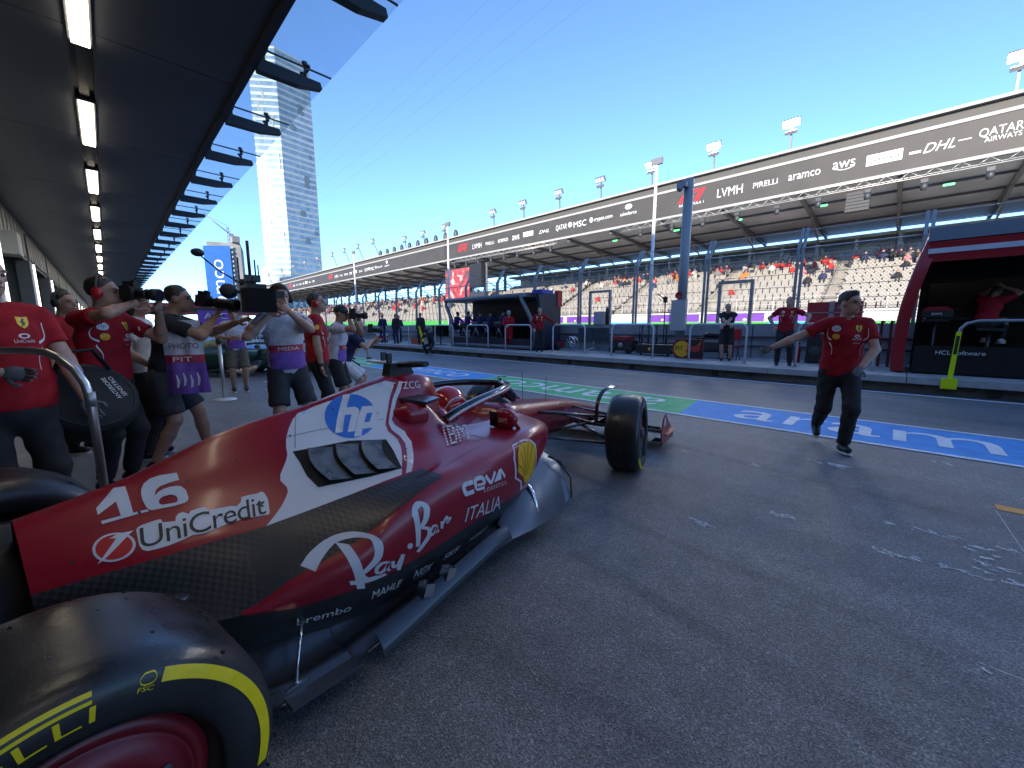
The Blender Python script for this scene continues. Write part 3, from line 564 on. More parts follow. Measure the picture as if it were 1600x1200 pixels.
# ------------------------------------------------------------------ towers beyond
def tower():
    D = 300.; A = np.array([math.sin(R(17.1)), math.cos(R(17.1))])*D; Lp = np.array([math.sin(R(14.42)), math.cos(R(14.42))])*(D+6.0); Rp = np.array([math.sin(R(20.58)), math.cos(R(20.58))])*(D+9.)
    B = Lp+Rp-A; H = 168.3
    t = thing('glass_tower', 'tall slim pale glass office tower rising behind the grandstand', 'tower', (float(A[0]), float(A[1]), 0))
    def pt(u, v, z, o=0.):  # u along left face (0 = front edge), v along right face
        p = A+(Lp-A)*u+(Rp-A)*v; c = (A+B)/2; d = p-c; d = d/np.linalg.norm(d)*o*1.4; return (p[0]+d[0], p[1]+d[1], z)
    GLS = bpy.data.materials.new('tower_glass'); GLS.use_nodes = True; N = GLS.node_tree.nodes; L = GLS.node_tree.links; bs = N['Principled BSDF']
    tc = N.new('ShaderNodeTexCoord'); mp = N.new('ShaderNodeMapping'); mp.inputs['Scale'].default_value = (.55, .55, .28); L.new(tc.outputs['Object'], mp.inputs[0])
    vo = N.new('ShaderNodeTexVoronoi'); vo.inputs['Scale'].default_value = 1.; L.new(mp.outputs[0], vo.inputs['Vector']); r = N.new('ShaderNodeValToRGB'); e = r.color_ramp.elements; e[0].color = (.13, .21, .27, 1); e[1].color = (.26, .36, .42, 1)
    L.new(vo.outputs['Color'], r.inputs[0]); L.new(r.outputs[0], bs.inputs['Base Color']); bs.inputs['Roughness'].default_value = .12; bs.inputs['Metallic'].default_value = .35
    m = MB(); 
    cor = [(0, 0), (1, 0), (1, 1), (0, 1)]
    V = [pt(u, v, 0) for u, v in cor]+[pt(u, v, H) for u, v in cor]; m.add(V, [(0, 1, 5, 4), (1, 2, 6, 5), (2, 3, 7, 6), (3, 0, 4, 7), (4, 5, 6, 7)]); m.build('glazing', GLS, t, True)
    BANDM = mat('tower_band', (.30, .36, .39), .45, noise=(.3, .12))
    nf = 46; fh = H/nf
    for k in range(6, nf+1):
        z = k*fh; hb = fh*(.34 if k % 3 else .46); q = MB(); o_ = .1; V = [pt(u, v, z-hb, o_) for u, v in cor]+[pt(u, v, z, o_) for u, v in cor]
        q.add(V, [(0, 1, 5, 4), (1, 2, 6, 5), (2, 3, 7, 6), (3, 0, 4, 7), (4, 5, 6, 7), (3, 2, 1, 0)]); q.build('floor_band', BANDM, t, True)
    DK = mat('tower_opening', (.12, .16, .18), .4)
    for face, u, k, hh, ww in (('r', .55, 37, 2, .12), ('r', .6, 25, 2.6, .13), ('r', .42, 20, 1.2, .12), ('r', .82, 17, 1, .1), ('r', .5, 15.4, 1.2, .12), ('r', .8, 30, 1, .06), ('r', .4, 9.6, 1, .1), ('r', .6, 8, 3, .14), ('r', .85, 9, .8, .1), ('l', .22, 33, 3, .06), ('l', .1, 27, 3.5, .06), ('l', .75, 21, 4, .06), ('l', .62, 17, 2.5, .08), ('l', .15, 14.5, 3, .06), ('l', .5, 38, 1.5, .08), ('l', .28, 9.5, 1, .2), ('r', .3, 34, 1.2, .1), ('l', .7, 36, 2, .06)):
        q = MB(); z0 = k*fh; z1 = z0+hh*fh*.8
        P = [pt(u, 0, z0, .3), pt(u+ww, 0, z0, .3), pt(u+ww, 0, z1, .3), pt(u, 0, z1, .3)] if face == 'l' else [pt(0, u, z0, .3), pt(0, u+ww, z0, .3), pt(0, u+ww, z1, .3), pt(0, u, z1, .3)]
        q.add(P, [(0, 1, 2, 3)]); P2 = [tuple(np.array(p)+np.array([(B-A)[0]*.02, (B-A)[1]*.02, 0])) for p in P]; q.add(P2, [(3, 2, 1, 0)]); q.build('opening', DK, t, True)
    # wider foot
    q = MB(); V = []
    for z in (0, 39):
        for u, v in ((-.0, -.0), (1.12, -.0), (1.1, 1.1), (0, 1.02)): V.append(pt(u, v, z, .9))
    q.add(V, [(0, 1, 5, 4), (1, 2, 6, 5), (2, 3, 7, 6), (3, 0, 4, 7), (4, 5, 6, 7)]); q.build('base_block', GLS, t, True)
    for k in range(6, 11):
        z = k*fh; q = MB(); V = []
        for zz in (z-fh*.5, z):
            for u, v in ((0, 0), (1.12, 0), (1.1, 1.1), (0, 1.02)): V.append(pt(u, v, zz, 1.2))
        q.add(V, [(0, 1, 5, 4), (1, 2, 6, 5), (2, 3, 7, 6), (3, 0, 4, 7), (4, 5, 6, 7), (3, 2, 1, 0)]); q.build('floor_band', BANDM, t, True)
tower()
def pol(az, d, z=0): return Vector((math.sin(R(az))*d, math.cos(R(az))*d, z))
# second block with blue banner and crane
t = thing('concrete_block', 'unfinished grey tower block carrying a huge blue banner', 'building', pol(10.6, 252)); D2 = 252
bl = MB(); P = [pol(8.9, D2+3), pol(12.05, D2), pol(12.3, D2+25), pol(9, D2+28)]; V = [(p.x, p.y, 0) for p in P]+[(p.x, p.y, 43.5) for p in P]
BC = mat('block_concrete', (.20, .20, .205), .85, noise=(.2, .2)); bl.add(V, [(0, 1, 5, 4), (1, 2, 6, 5), (2, 3, 7, 6), (3, 0, 4, 7), (4, 5, 6, 7)]); q = pol(11.6, D2-.2); bl.box((q.x, q.y, 45), (3.2, 5, 3)); bl.build('core', BC, t, True)
wm = MB(); wm.box((0, 0, 0), (.5, .5, .9)); wmm = wm.mesh('window', mat('block_window', (.62, .6, .55), .5))
for k in range(14):
    p = pol(11.22, D2-.4, 41.-2.25*k); inst('window', wmm, t, (p-t.location))
BB = mat('banner_blue', (.015, .14, .45), .6, noise=(.3, .12)); m = MB(); P = [pol(8.55, D2-1, 3), pol(11.02, D2-1, 3), pol(11.02, D2-1, 41.8), pol(8.55, D2-1, 40.6)]; n_ = pol(9.8, .3); m.add(P+[p+n_ for p in P], [(0, 1, 2, 3), (7, 6, 5, 4), (0, 3, 7, 4), (1, 5, 6, 2), (3, 2, 6, 7)]); m.build('blue_banner', BB, t, True)
u, _ = unit(text_loops('aramco', 1, .01)); a0 = pol(10.25, D2-1.2, 0); ex_ = (pol(9.1, D2-1.2)-a0)
flat_sign('banner_lettering', u, lambda x, y: a0+ex_*y*.75+Vector((0, 0, 5+x*29.5)), LOGO_W, t, True)
t = thing('tower_crane', 'small construction crane on top of the unfinished tower block', 'crane', pol(11.0, D2+5, 43)); m = MB(); q = pol(11.0, D2+5, 43)
for dx in (-.4, .4): m.tube([q+Vector((dx, 0, 0)), q+Vector((dx, 0, 9))], .15, 4)
for k in range(5): m.tube([q+Vector((-.4, 0, 1.8*k)), q+Vector((.4, 0, 1.8*k+1.8))], .1, 4)
m.build('mast', GREY, t, True); m = MB(); j0 = q+Vector((1.5, 0, 5)); j1 = q+Vector((-9, 2, 14)); m.tube([j0, j1], .28, 4); m.tube([q+Vector((0, 0, 9.5)), j1], .08, 4); m.tube([q+Vector((0, 0, 9.5)), j0], .08, 4); m.box(j0, (1.5, 1.5, 1.5)); m.build('jib', GREY, t, True)
# overhead cables
for k, (z0, z1) in enumerate(((9.2, 24), (8.7, 22.3), (8.3, 20.9), (7.7, 19.4))):
    P = [Vector((9+.5*k, 30, 0)).lerp(Vector((9+.5*k, 200, 0)), 0)]
    pts = []
    for s in np.linspace(0, 1, 20):
        y = -3+s*240; z = 29-1.1*k-8*4*s*(1-s)*.35-s*6; pts.append((24+.8*k, y, z))
    m = MB(); m.tube(pts, .006, 4); tag(m.build('overhead_cable', DGREY), ['top', 'second', 'third', 'lowest'][k]+' of four thin overhead cables crossing the sky', 'cable')
# ------------------------------------------------------------------ pit building
CEIL = mat('ceiling_panel', (.075, .083, .10), .5, .1, noise=(.7, .12)); CY0, CY1 = -14., 120.; CX0, CX1, CZ = -1.5, 1.48, 4.4
pb = thing('pit_building', 'dark pit building with deep canopy over the garages', 'building', (-1.5, 0, 0))
m = MB(); m.bbox((-24, -60, 0), (-6, 150, 10.6)); m.bbox((-6, -60, 4.42), (-1.5, 150, 10.6)); m.build('upper_block', mat('building_dark', (.10, .10, .11), .7), pb, True)
pn = MB(); pn.bbox((CX0, 0, CZ), (-.02+.05, 3.375, CZ+.06)); pn1 = pn.mesh('ceiling_panel', CEIL); pn = MB(); pn.bbox((.22, 0, CZ), (CX1, 3.375, CZ+.06)); pn2 = pn.mesh('ceiling_panel', CEIL)
for k in range(-4, 34):
    y = 3.0+3.39*k; inst('ceiling_panel', pn1, pb, (1.5, y, 0)); inst('ceiling_panel', pn2, pb, (1.5, y, 0))
m = MB(); m.bbox((CX0, CY0, CZ+.062), (CX1-.02, CY1, CZ+.5)); m.bbox((CX1-.015, CY0, CZ-.06), (CX1+.06, CY1, CZ+.5)); m.bbox((.08, CY0, CZ+.02), (.17, CY1, CZ+.055)); m.build('canopy_body', mat('canopy_dark', (.02, .022, .027), .5, .2), pb, True)
LED = mat('led_tube', (1, .9, .7), .4, emit=((1., .93, .82), 3.5)); ld = MB(); ld.bbox((.055, 0, CZ-.055), (.195, 1.78, CZ-.012)); ldm = ld.mesh('ceiling_light', LED); hs = MB(); hs.bbox((.035, -.03, CZ-.03), (.215, 1.81, CZ+.018)); hsm = hs.mesh('housing', DGREY)
for k in range(-2, 26):
    t = thing('ceiling_light', 'warm glowing strip light number %s along the dark canopy ceiling' % ['', 'one (nearest)', 'two', 'three', 'four', 'five', 'six'][k] if 1 <= k <= 6 else 'warm glowing strip light far along the dark canopy ceiling', 'strip light', (0, 8.2+3.39*(k-2), 0), 0, 'strip lights in the canopy')
    inst('tube', ldm, t); inst('housing', hsm, t)
# glass canopy with arms
CGL = see_through('canopy_glass', (.93, .97, .98), .08, .02, (.75, .80, .82), .07); ARM = mat('arm_dark', (.025, .028, .034), .45, .3)
arm = MB(); P = [(CX1+.06, CZ+.04), (CX1+.06, CZ-.10), (CX1+.5, CZ-.09), (2.26, CZ-.03), (2.24, CZ+.04)]; arm.prism([(x, z) for x, z in P], -.05, .05, lambda x, z, y: (x, y, z)); am = arm.mesh('canopy_arm', ARM)
clip = MB(); 
for x in (0.,): clip.tube([(x, 0, CZ+.04), (x, 0, CZ+.2)], .018, 6); clip.beam((x-.0, -.1, CZ+.11), (x, .1, CZ+.11), .03, .02); clip.lathe([(.001, 0), (.035, 0), (.035, .03), (.001, .03)], (x, 0, CZ+.2), 'z', 8); clip.lathe([(.001, 0), (.03, 0), (.03, .02), (.001, .02)], (x, -.1, CZ+.13), 'z', 8); clip.lathe([(.001, 0), (.03, 0), (.03, .02), (.001, .02)], (x, .1, CZ+.13), 'z', 8)
cm = clip.mesh('glass_clip', mat('clip_metal', (.12, .125, .13), .35, .6)); gp = MB(); gp.bbox((CX1+.07, .01, CZ+.165), (2.40, 1.69, CZ+.178)); gm = gp.mesh('glass_pane', CGL); ed = MB(); ed.bbox((CX1+.07, -.008, CZ+.162), (2.40, .008, CZ+.18)); edm = ed.mesh('pane_seam', mat('seal', (.02, .025, .03), .5))
for k in range(-5, 62):
    y = 5.66+1.7*(k-1); inst('canopy_arm', am, pb, (1.5, y, 0)); inst('glass_pane', gm, pb, (1.5, y, 0)); inst('pane_seam', edm, pb, (1.5, y, 0))
    if k < 24: inst('glass_clip', cm, pb, (1.5+1.62, y, 0)); inst('glass_clip', cm, pb, (1.5+2.08, y, 0))
# garage front
GW = mat('garage_wall', (.06, .062, .068), .55, noise=(1, .15)); GIN = mat('garage_inside', (.03, .03, .034), .7); FRM = mat('garage_frame', (.16, .165, .17), .45, .3)
m = MB(); m.bbox((-1.62, CY0, 3.35), (-1.5, CY1, CZ)); m.bbox((-6, CY0, 0), (-5.9, CY1, 4.4)); m.build('garage_header', GW, pb, True)
pil = MB(); pil.bbox((-1.7, -.35, 0), (-1.42, .35, 3.35)); pil.bbox((-5.9, -.1, 0), (-1.7, .1, 4.4)); plm = pil.mesh('garage_pillar', FRM)
grl = MB(); 
for j in range(9): grl.bbox((-1.5, .4+.62*j, 3.45), (-1.46, .9+.62*j, 4.2))
grm = grl.mesh('header_panel', FRM); lf = MB(); lf.bbox((-1.42, .38, .5), (-1.38, .42, 3.3)); lfm = lf.mesh('door_light', mat('door_led', (.9, .9, .9), .4, emit=((.9, .95, 1), 1.2)))
for k in range(-2, 18):
    y = 1.2+6.1*k; inst('garage_pillar', plm, pb, (1.5, y, 0)); inst('header_panel', grm, pb, (1.5, y, 0))
    if k > 0: inst('door_light', lfm, pb, (1.5, y, 0))
m = MB(); m.bbox((-1.49, 14.6, 3.0), (-1.2, 15.3, 3.5)); tag(m.build('wall_box', mat('box_cream', (.5, .49, .44), .6)), 'cream box fixed under the canopy at the garage wall', 'cabinet')
# ------------------------------------------------------------------ racing car (car space: x forward from the rear axle, y to its left, z up)
CAR = thing('race_car', 'red single-seater racing car numbered 16 pulling out of the garage', 'racing car', (-.306, 1.98, 0), R(90-80.15))
RED = mat('car_red', (.30, .005, .020), .30, 0, .5, noise=(1.5, .06, .04), coat=.25); CARB = None
CWHITE = mat('car_white', (.60, .62, .66), .38, noise=(2, .05)); DARKC = mat('car_black', (.020, .021, .024), .4, noise=(3, .2, .1))
def carbon():
    m = bpy.data.materials.new('carbon_weave'); m.use_nodes = True; N = m.node_tree.nodes; L = m.node_tree.links; b = N['Principled BSDF']; tc = N.new('ShaderNodeTexCoord')
    mp = N.new('ShaderNodeMapping'); mp.inputs['Rotation'].default_value = (0, R(20), 0); mp.inputs['Scale'].default_value = (80, .001, 80); L.new(tc.outputs['Object'], mp.inputs[0])
    ck = N.new('ShaderNodeTexChecker'); ck.inputs['Scale'].default_value = 1; ck.inputs[1].default_value = (.014, .015, .017, 1); ck.inputs[2].default_value = (.040, .042, .048, 1); L.new(mp.outputs[0], ck.inputs[0])
    n = N.new('ShaderNodeTexNoise'); n.inputs['Scale'].default_value = 3; L.new(tc.outputs['Object'], n.inputs[0]); mx = N.new('ShaderNodeMix'); mx.data_type = 'RGBA'; mx.inputs[7].default_value = (.032, .034, .039, 1)
    mr = N.new('ShaderNodeMapRange'); mr.inputs[1].default_value = .4; mr.inputs[2].default_value = .65; L.new(n.outputs[0], mr.inputs[0]); L.new(mr.outputs[0], mx.inputs[0]); L.new(ck.outputs[0], mx.inputs[6]); L.new(mx.outputs[2], b.inputs['Base Color'])
    b.inputs['Roughness'].default_value = .38; return m
CARB = carbon(); CARBG = mat('carbon_gloss', (.030, .032, .038), .22, 0, .6, noise=(4, .25, .08)); SILC = mat('floor_titanium', (.13, .14, .16), .28, .45, noise=(2, .06, .03))
def loft(stations, nu, nv):
    """stations: [ [ (x,y,z) * k ] * n ] -> dense grid (catmull in both directions)"""
    S = np.array(stations, float); rowsd = np.stack([catmull(s, nv) for s in S]); return np.stack([catmull(rowsd[:, j], nu) for j in range(rowsd.shape[1])], 1)
def mk(x, pts, dx=None): return [(x+(dx[i] if dx else 0), -w, z) for i, (w, z) in enumerate(pts)]
ST = [mk(.03, [(0, .735), (.04, .73), (.09, .70), (.14, .655), (.225, .572), (.25, .50), (.26, .44), (.265, .41), (.265, .37), (.26, .31), (.24, .24), (.21, .16)]),
      mk(.28, [(0, .785), (.04, .776), (.10, .738), (.18, .675), (.32, .588), (.38, .50), (.44, .425), (.455, .41), (.462, .395), (.46, .37), (.44, .28), (.40, .17)]),
      mk(.44, [(0, .838), (.037, .828), (.11, .775), (.21, .695), (.37, .595), (.47, .49), (.555, .398), (.562, .394), (.566, .390), (.57, .386), (.55, .28), (.50, .17)]),
      mk(.60, [(0, .892), (.035, .88), (.12, .81), (.24, .71), (.415, .598), (.51, .53), (.605, .455), (.628, .42), (.635, .385), (.625, .345), (.605, .27), (.55, .16)]),
      mk(.80, [(0, .93), (.035, .918), (.13, .84), (.275, .73), (.467, .620), (.575, .565), (.665, .510), (.70, .465), (.708, .41), (.695, .335), (.675, .25), (.61, .155)]),
      mk(.98, [(0, .955), (.035, .943), (.14, .855), (.30, .745), (.52, .640), (.62, .61), (.703, .585), (.738, .53), (.745, .44), (.72, .33), (.70, .25), (.635, .15)]),
      mk(1.22, [(0, 1.005), (.04, .99), (.15, .88), (.32, .755), (.575, .663), (.66, .662), (.722, .648), (.762, .58), (.768, .47), (.738, .335), (.715, .25), (.65, .15)]),
      mk(1.42, [(0, 1.045), (.05, 1.025), (.155, .905), (.30, .755), (.50, .695), (.64, .675), (.732, .650), (.772, .58), (.778, .47), (.742, .342), (.715, .25), (.65, .15)]),
      mk(1.56, [(0, 1.05), (.06, 1.03), (.16, .90), (.295, .76), (.46, .705), (.62, .685), (.732, .656), (.772, .585), (.778, .475), (.742, .345), (.71, .25), (.645, .15)]),
      mk(1.70, [(0, .86), (.1, .86), (.2, .83), (.29, .75), (.44, .708), (.60, .692), (.728, .661), (.768, .59), (.774, .48), (.738, .343), (.70, .25), (.63, .15)]),
      mk(1.84, [(0, .56), (.16, .57), (.25, .60), (.30, .715), (.42, .705), (.58, .695), (.722, .668), (.762, .60), (.766, .49), (.732, .338), (.68, .25), (.60, .15)]),
      mk(2.06, [(0, .52), (.16, .53), (.26, .58), (.31, .70), (.41, .705), (.56, .703), (.702, .690), (.742, .62), (.745, .50), (.705, .325), (.58, .25), (.5, .16)], [0]*9+[-.04, -.04, -.04]),
      mk(2.26, [(0, .52), (.16, .53), (.25, .58), (.30, .705), (.39, .70), (.52, .70), (.66, .678), (.70, .61), (.695, .51), (.645, .37), (.54, .30), (.46, .22)], [0]*6+[.02, .02, 0, -.10, -.14, -.14]),
      mk(2.42, [(0, .55), (.16, .56), (.24, .62), (.285, .735), (.36, .705), (.47, .69), (.585, .655), (.62, .60), (.61, .53), (.575, .43), (.5, .36), (.43, .28)], [0]*6+[.02, .03, 0, -.10, -.18, -.18])]
NU, NV = 8, 7
G = loft(ST, NU, NV)
def body_mat(i, j):
    x = G[i, j, 0]; k = j//NV; st = i/NU
    if x > 1.66 and k < 2 and st > 9.1: return 1
    if k >= 9: return 1
    if st < 2 and k >= 4: return 2
    if 4 <= k < 6 and x < 1.245: return 2
    return 0
bw = MB(); bw.grid(G, smooth=True, flip=True, mfun=body_mat)
GL_ = G.copy(); GL_[..., 1] *= -1; bw.grid(GL_, smooth=True, mfun=body_mat)
cap = G[-1, NV*3:]; bw.add(list(cap), [tuple(range(len(cap)))], 1); capl = cap.copy(); capl[:, 1] *= -1; bw.add(list(capl), [tuple(range(len(cap)))[::-1]], 1)
t0 = G[0]; tl = t0.copy(); tl[:, 1] *= -1; ring = list(t0)+list(tl[::-1][:-1]); bw.add([Vector(p)+Vector((.02, 0, 0)) for p in ring], [tuple(range(len(ring)))], 1)
BODY = bw.build('bodywork', [RED, DARKC, CARB], CAR)
# chassis and nose
def half(x, pts): return [(x, -w, z) for w, z in pts]
CS = [half(1.6, [(0, .50), (.2, .50), (.30, .46), (.33, .36), (.33, .25), (.25, .14), (0, .12)]), half(2.3, [(0, .60), (.19, .62), (.285, .60), (.32, .5), (.32, .3), (.25, .15), (0, .13)]), half(2.48, [(0, .725), (.18, .73), (.27, .69), (.31, .55), (.31, .3), (.24, .17), (0, .15)]),
      half(2.75, [(0, .705), (.165, .70), (.245, .655), (.275, .53), (.265, .33), (.2, .21), (0, .19)]), half(3.2, [(0, .645), (.14, .64), (.205, .60), (.225, .49), (.205, .35), (.15, .27), (0, .255)]), half(3.6, [(0, .592), (.12, .586), (.178, .55), (.195, .46), (.175, .35), (.12, .29), (0, .28)]),
      half(4.0, [(0, .525), (.1, .518), (.155, .485), (.17, .41), (.15, .32), (.1, .27), (0, .26)]), half(4.4, [(0, .42), (.085, .413), (.135, .385), (.15, .325), (.13, .26), (.085, .22), (0, .21)]), half(4.72, [(0, .315), (.07, .31), (.115, .29), (.125, .25), (.11, .205), (.07, .18), (0, .175)]), half(4.84, [(0, .25), (.03, .25), (.05, .245), (.055, .235), (.05, .22), (.03, .21), (0, .21)])]
GC = loft(CS, 6, 5); ch_ = MB(); ch_.grid(GC, flip=True); g2 = GC.copy(); g2[..., 1] *= -1; ch_.grid(g2); ch_.add(list(GC[-1]), [tuple(range(len(GC[-1])))]); ch_.add(list(g2[-1]), [tuple(range(len(GC[-1])))[::-1]])
CHAS = ch_.build('chassis', [RED], CAR)
# roll hoop / air box tower
AS = [half(1.40, [(0, 1.02), (.05, 1.01), (.11, .95), (.16, .86), (.2, .76)]), half(1.55, [(0, 1.055), (.065, 1.045), (.12, .98), (.16, .88), (.2, .78)]), half(1.70, [(0, 1.062), (.075, 1.05), (.125, .985), (.15, .89), (.19, .78)]), half(1.80, [(0, 1.03), (.07, 1.02), (.11, .96), (.135, .88), (.17, .79)]), half(1.83, [(0, .99), (.05, .985), (.085, .94), (.11, .87), (.15, .79)])]
GA = loft(AS, 6, 5); ab = MB(); ab.grid(GA, flip=True); g2 = GA.copy(); g2[..., 1] *= -1; ab.grid(g2); AIRB = ab.build('air_box', RED, CAR)
q = MB(); c_ = GA[-1]; cl = c_.copy(); cl[:, 1] *= -1; q.add([Vector(p)+Vector((.004, 0, 0)) for p in list(c_)+list(cl[::-1][:-1])], [tuple(range(2*len(c_)-1))]); q.build('air_intake', DARKC, CAR)
BODIES = [BODY, CHAS, AIRB]
def car_bvh(objs):
    V = []; Fs = []
    for o in objs:
        k = len(V); V += [v.co.copy() for v in o.data.vertices]; Fs += [[i+k for i in p.vertices] for p in o.data.polygons]
    return BVHTree.FromPolygons(V, Fs)
BVH = car_bvh(BODIES)
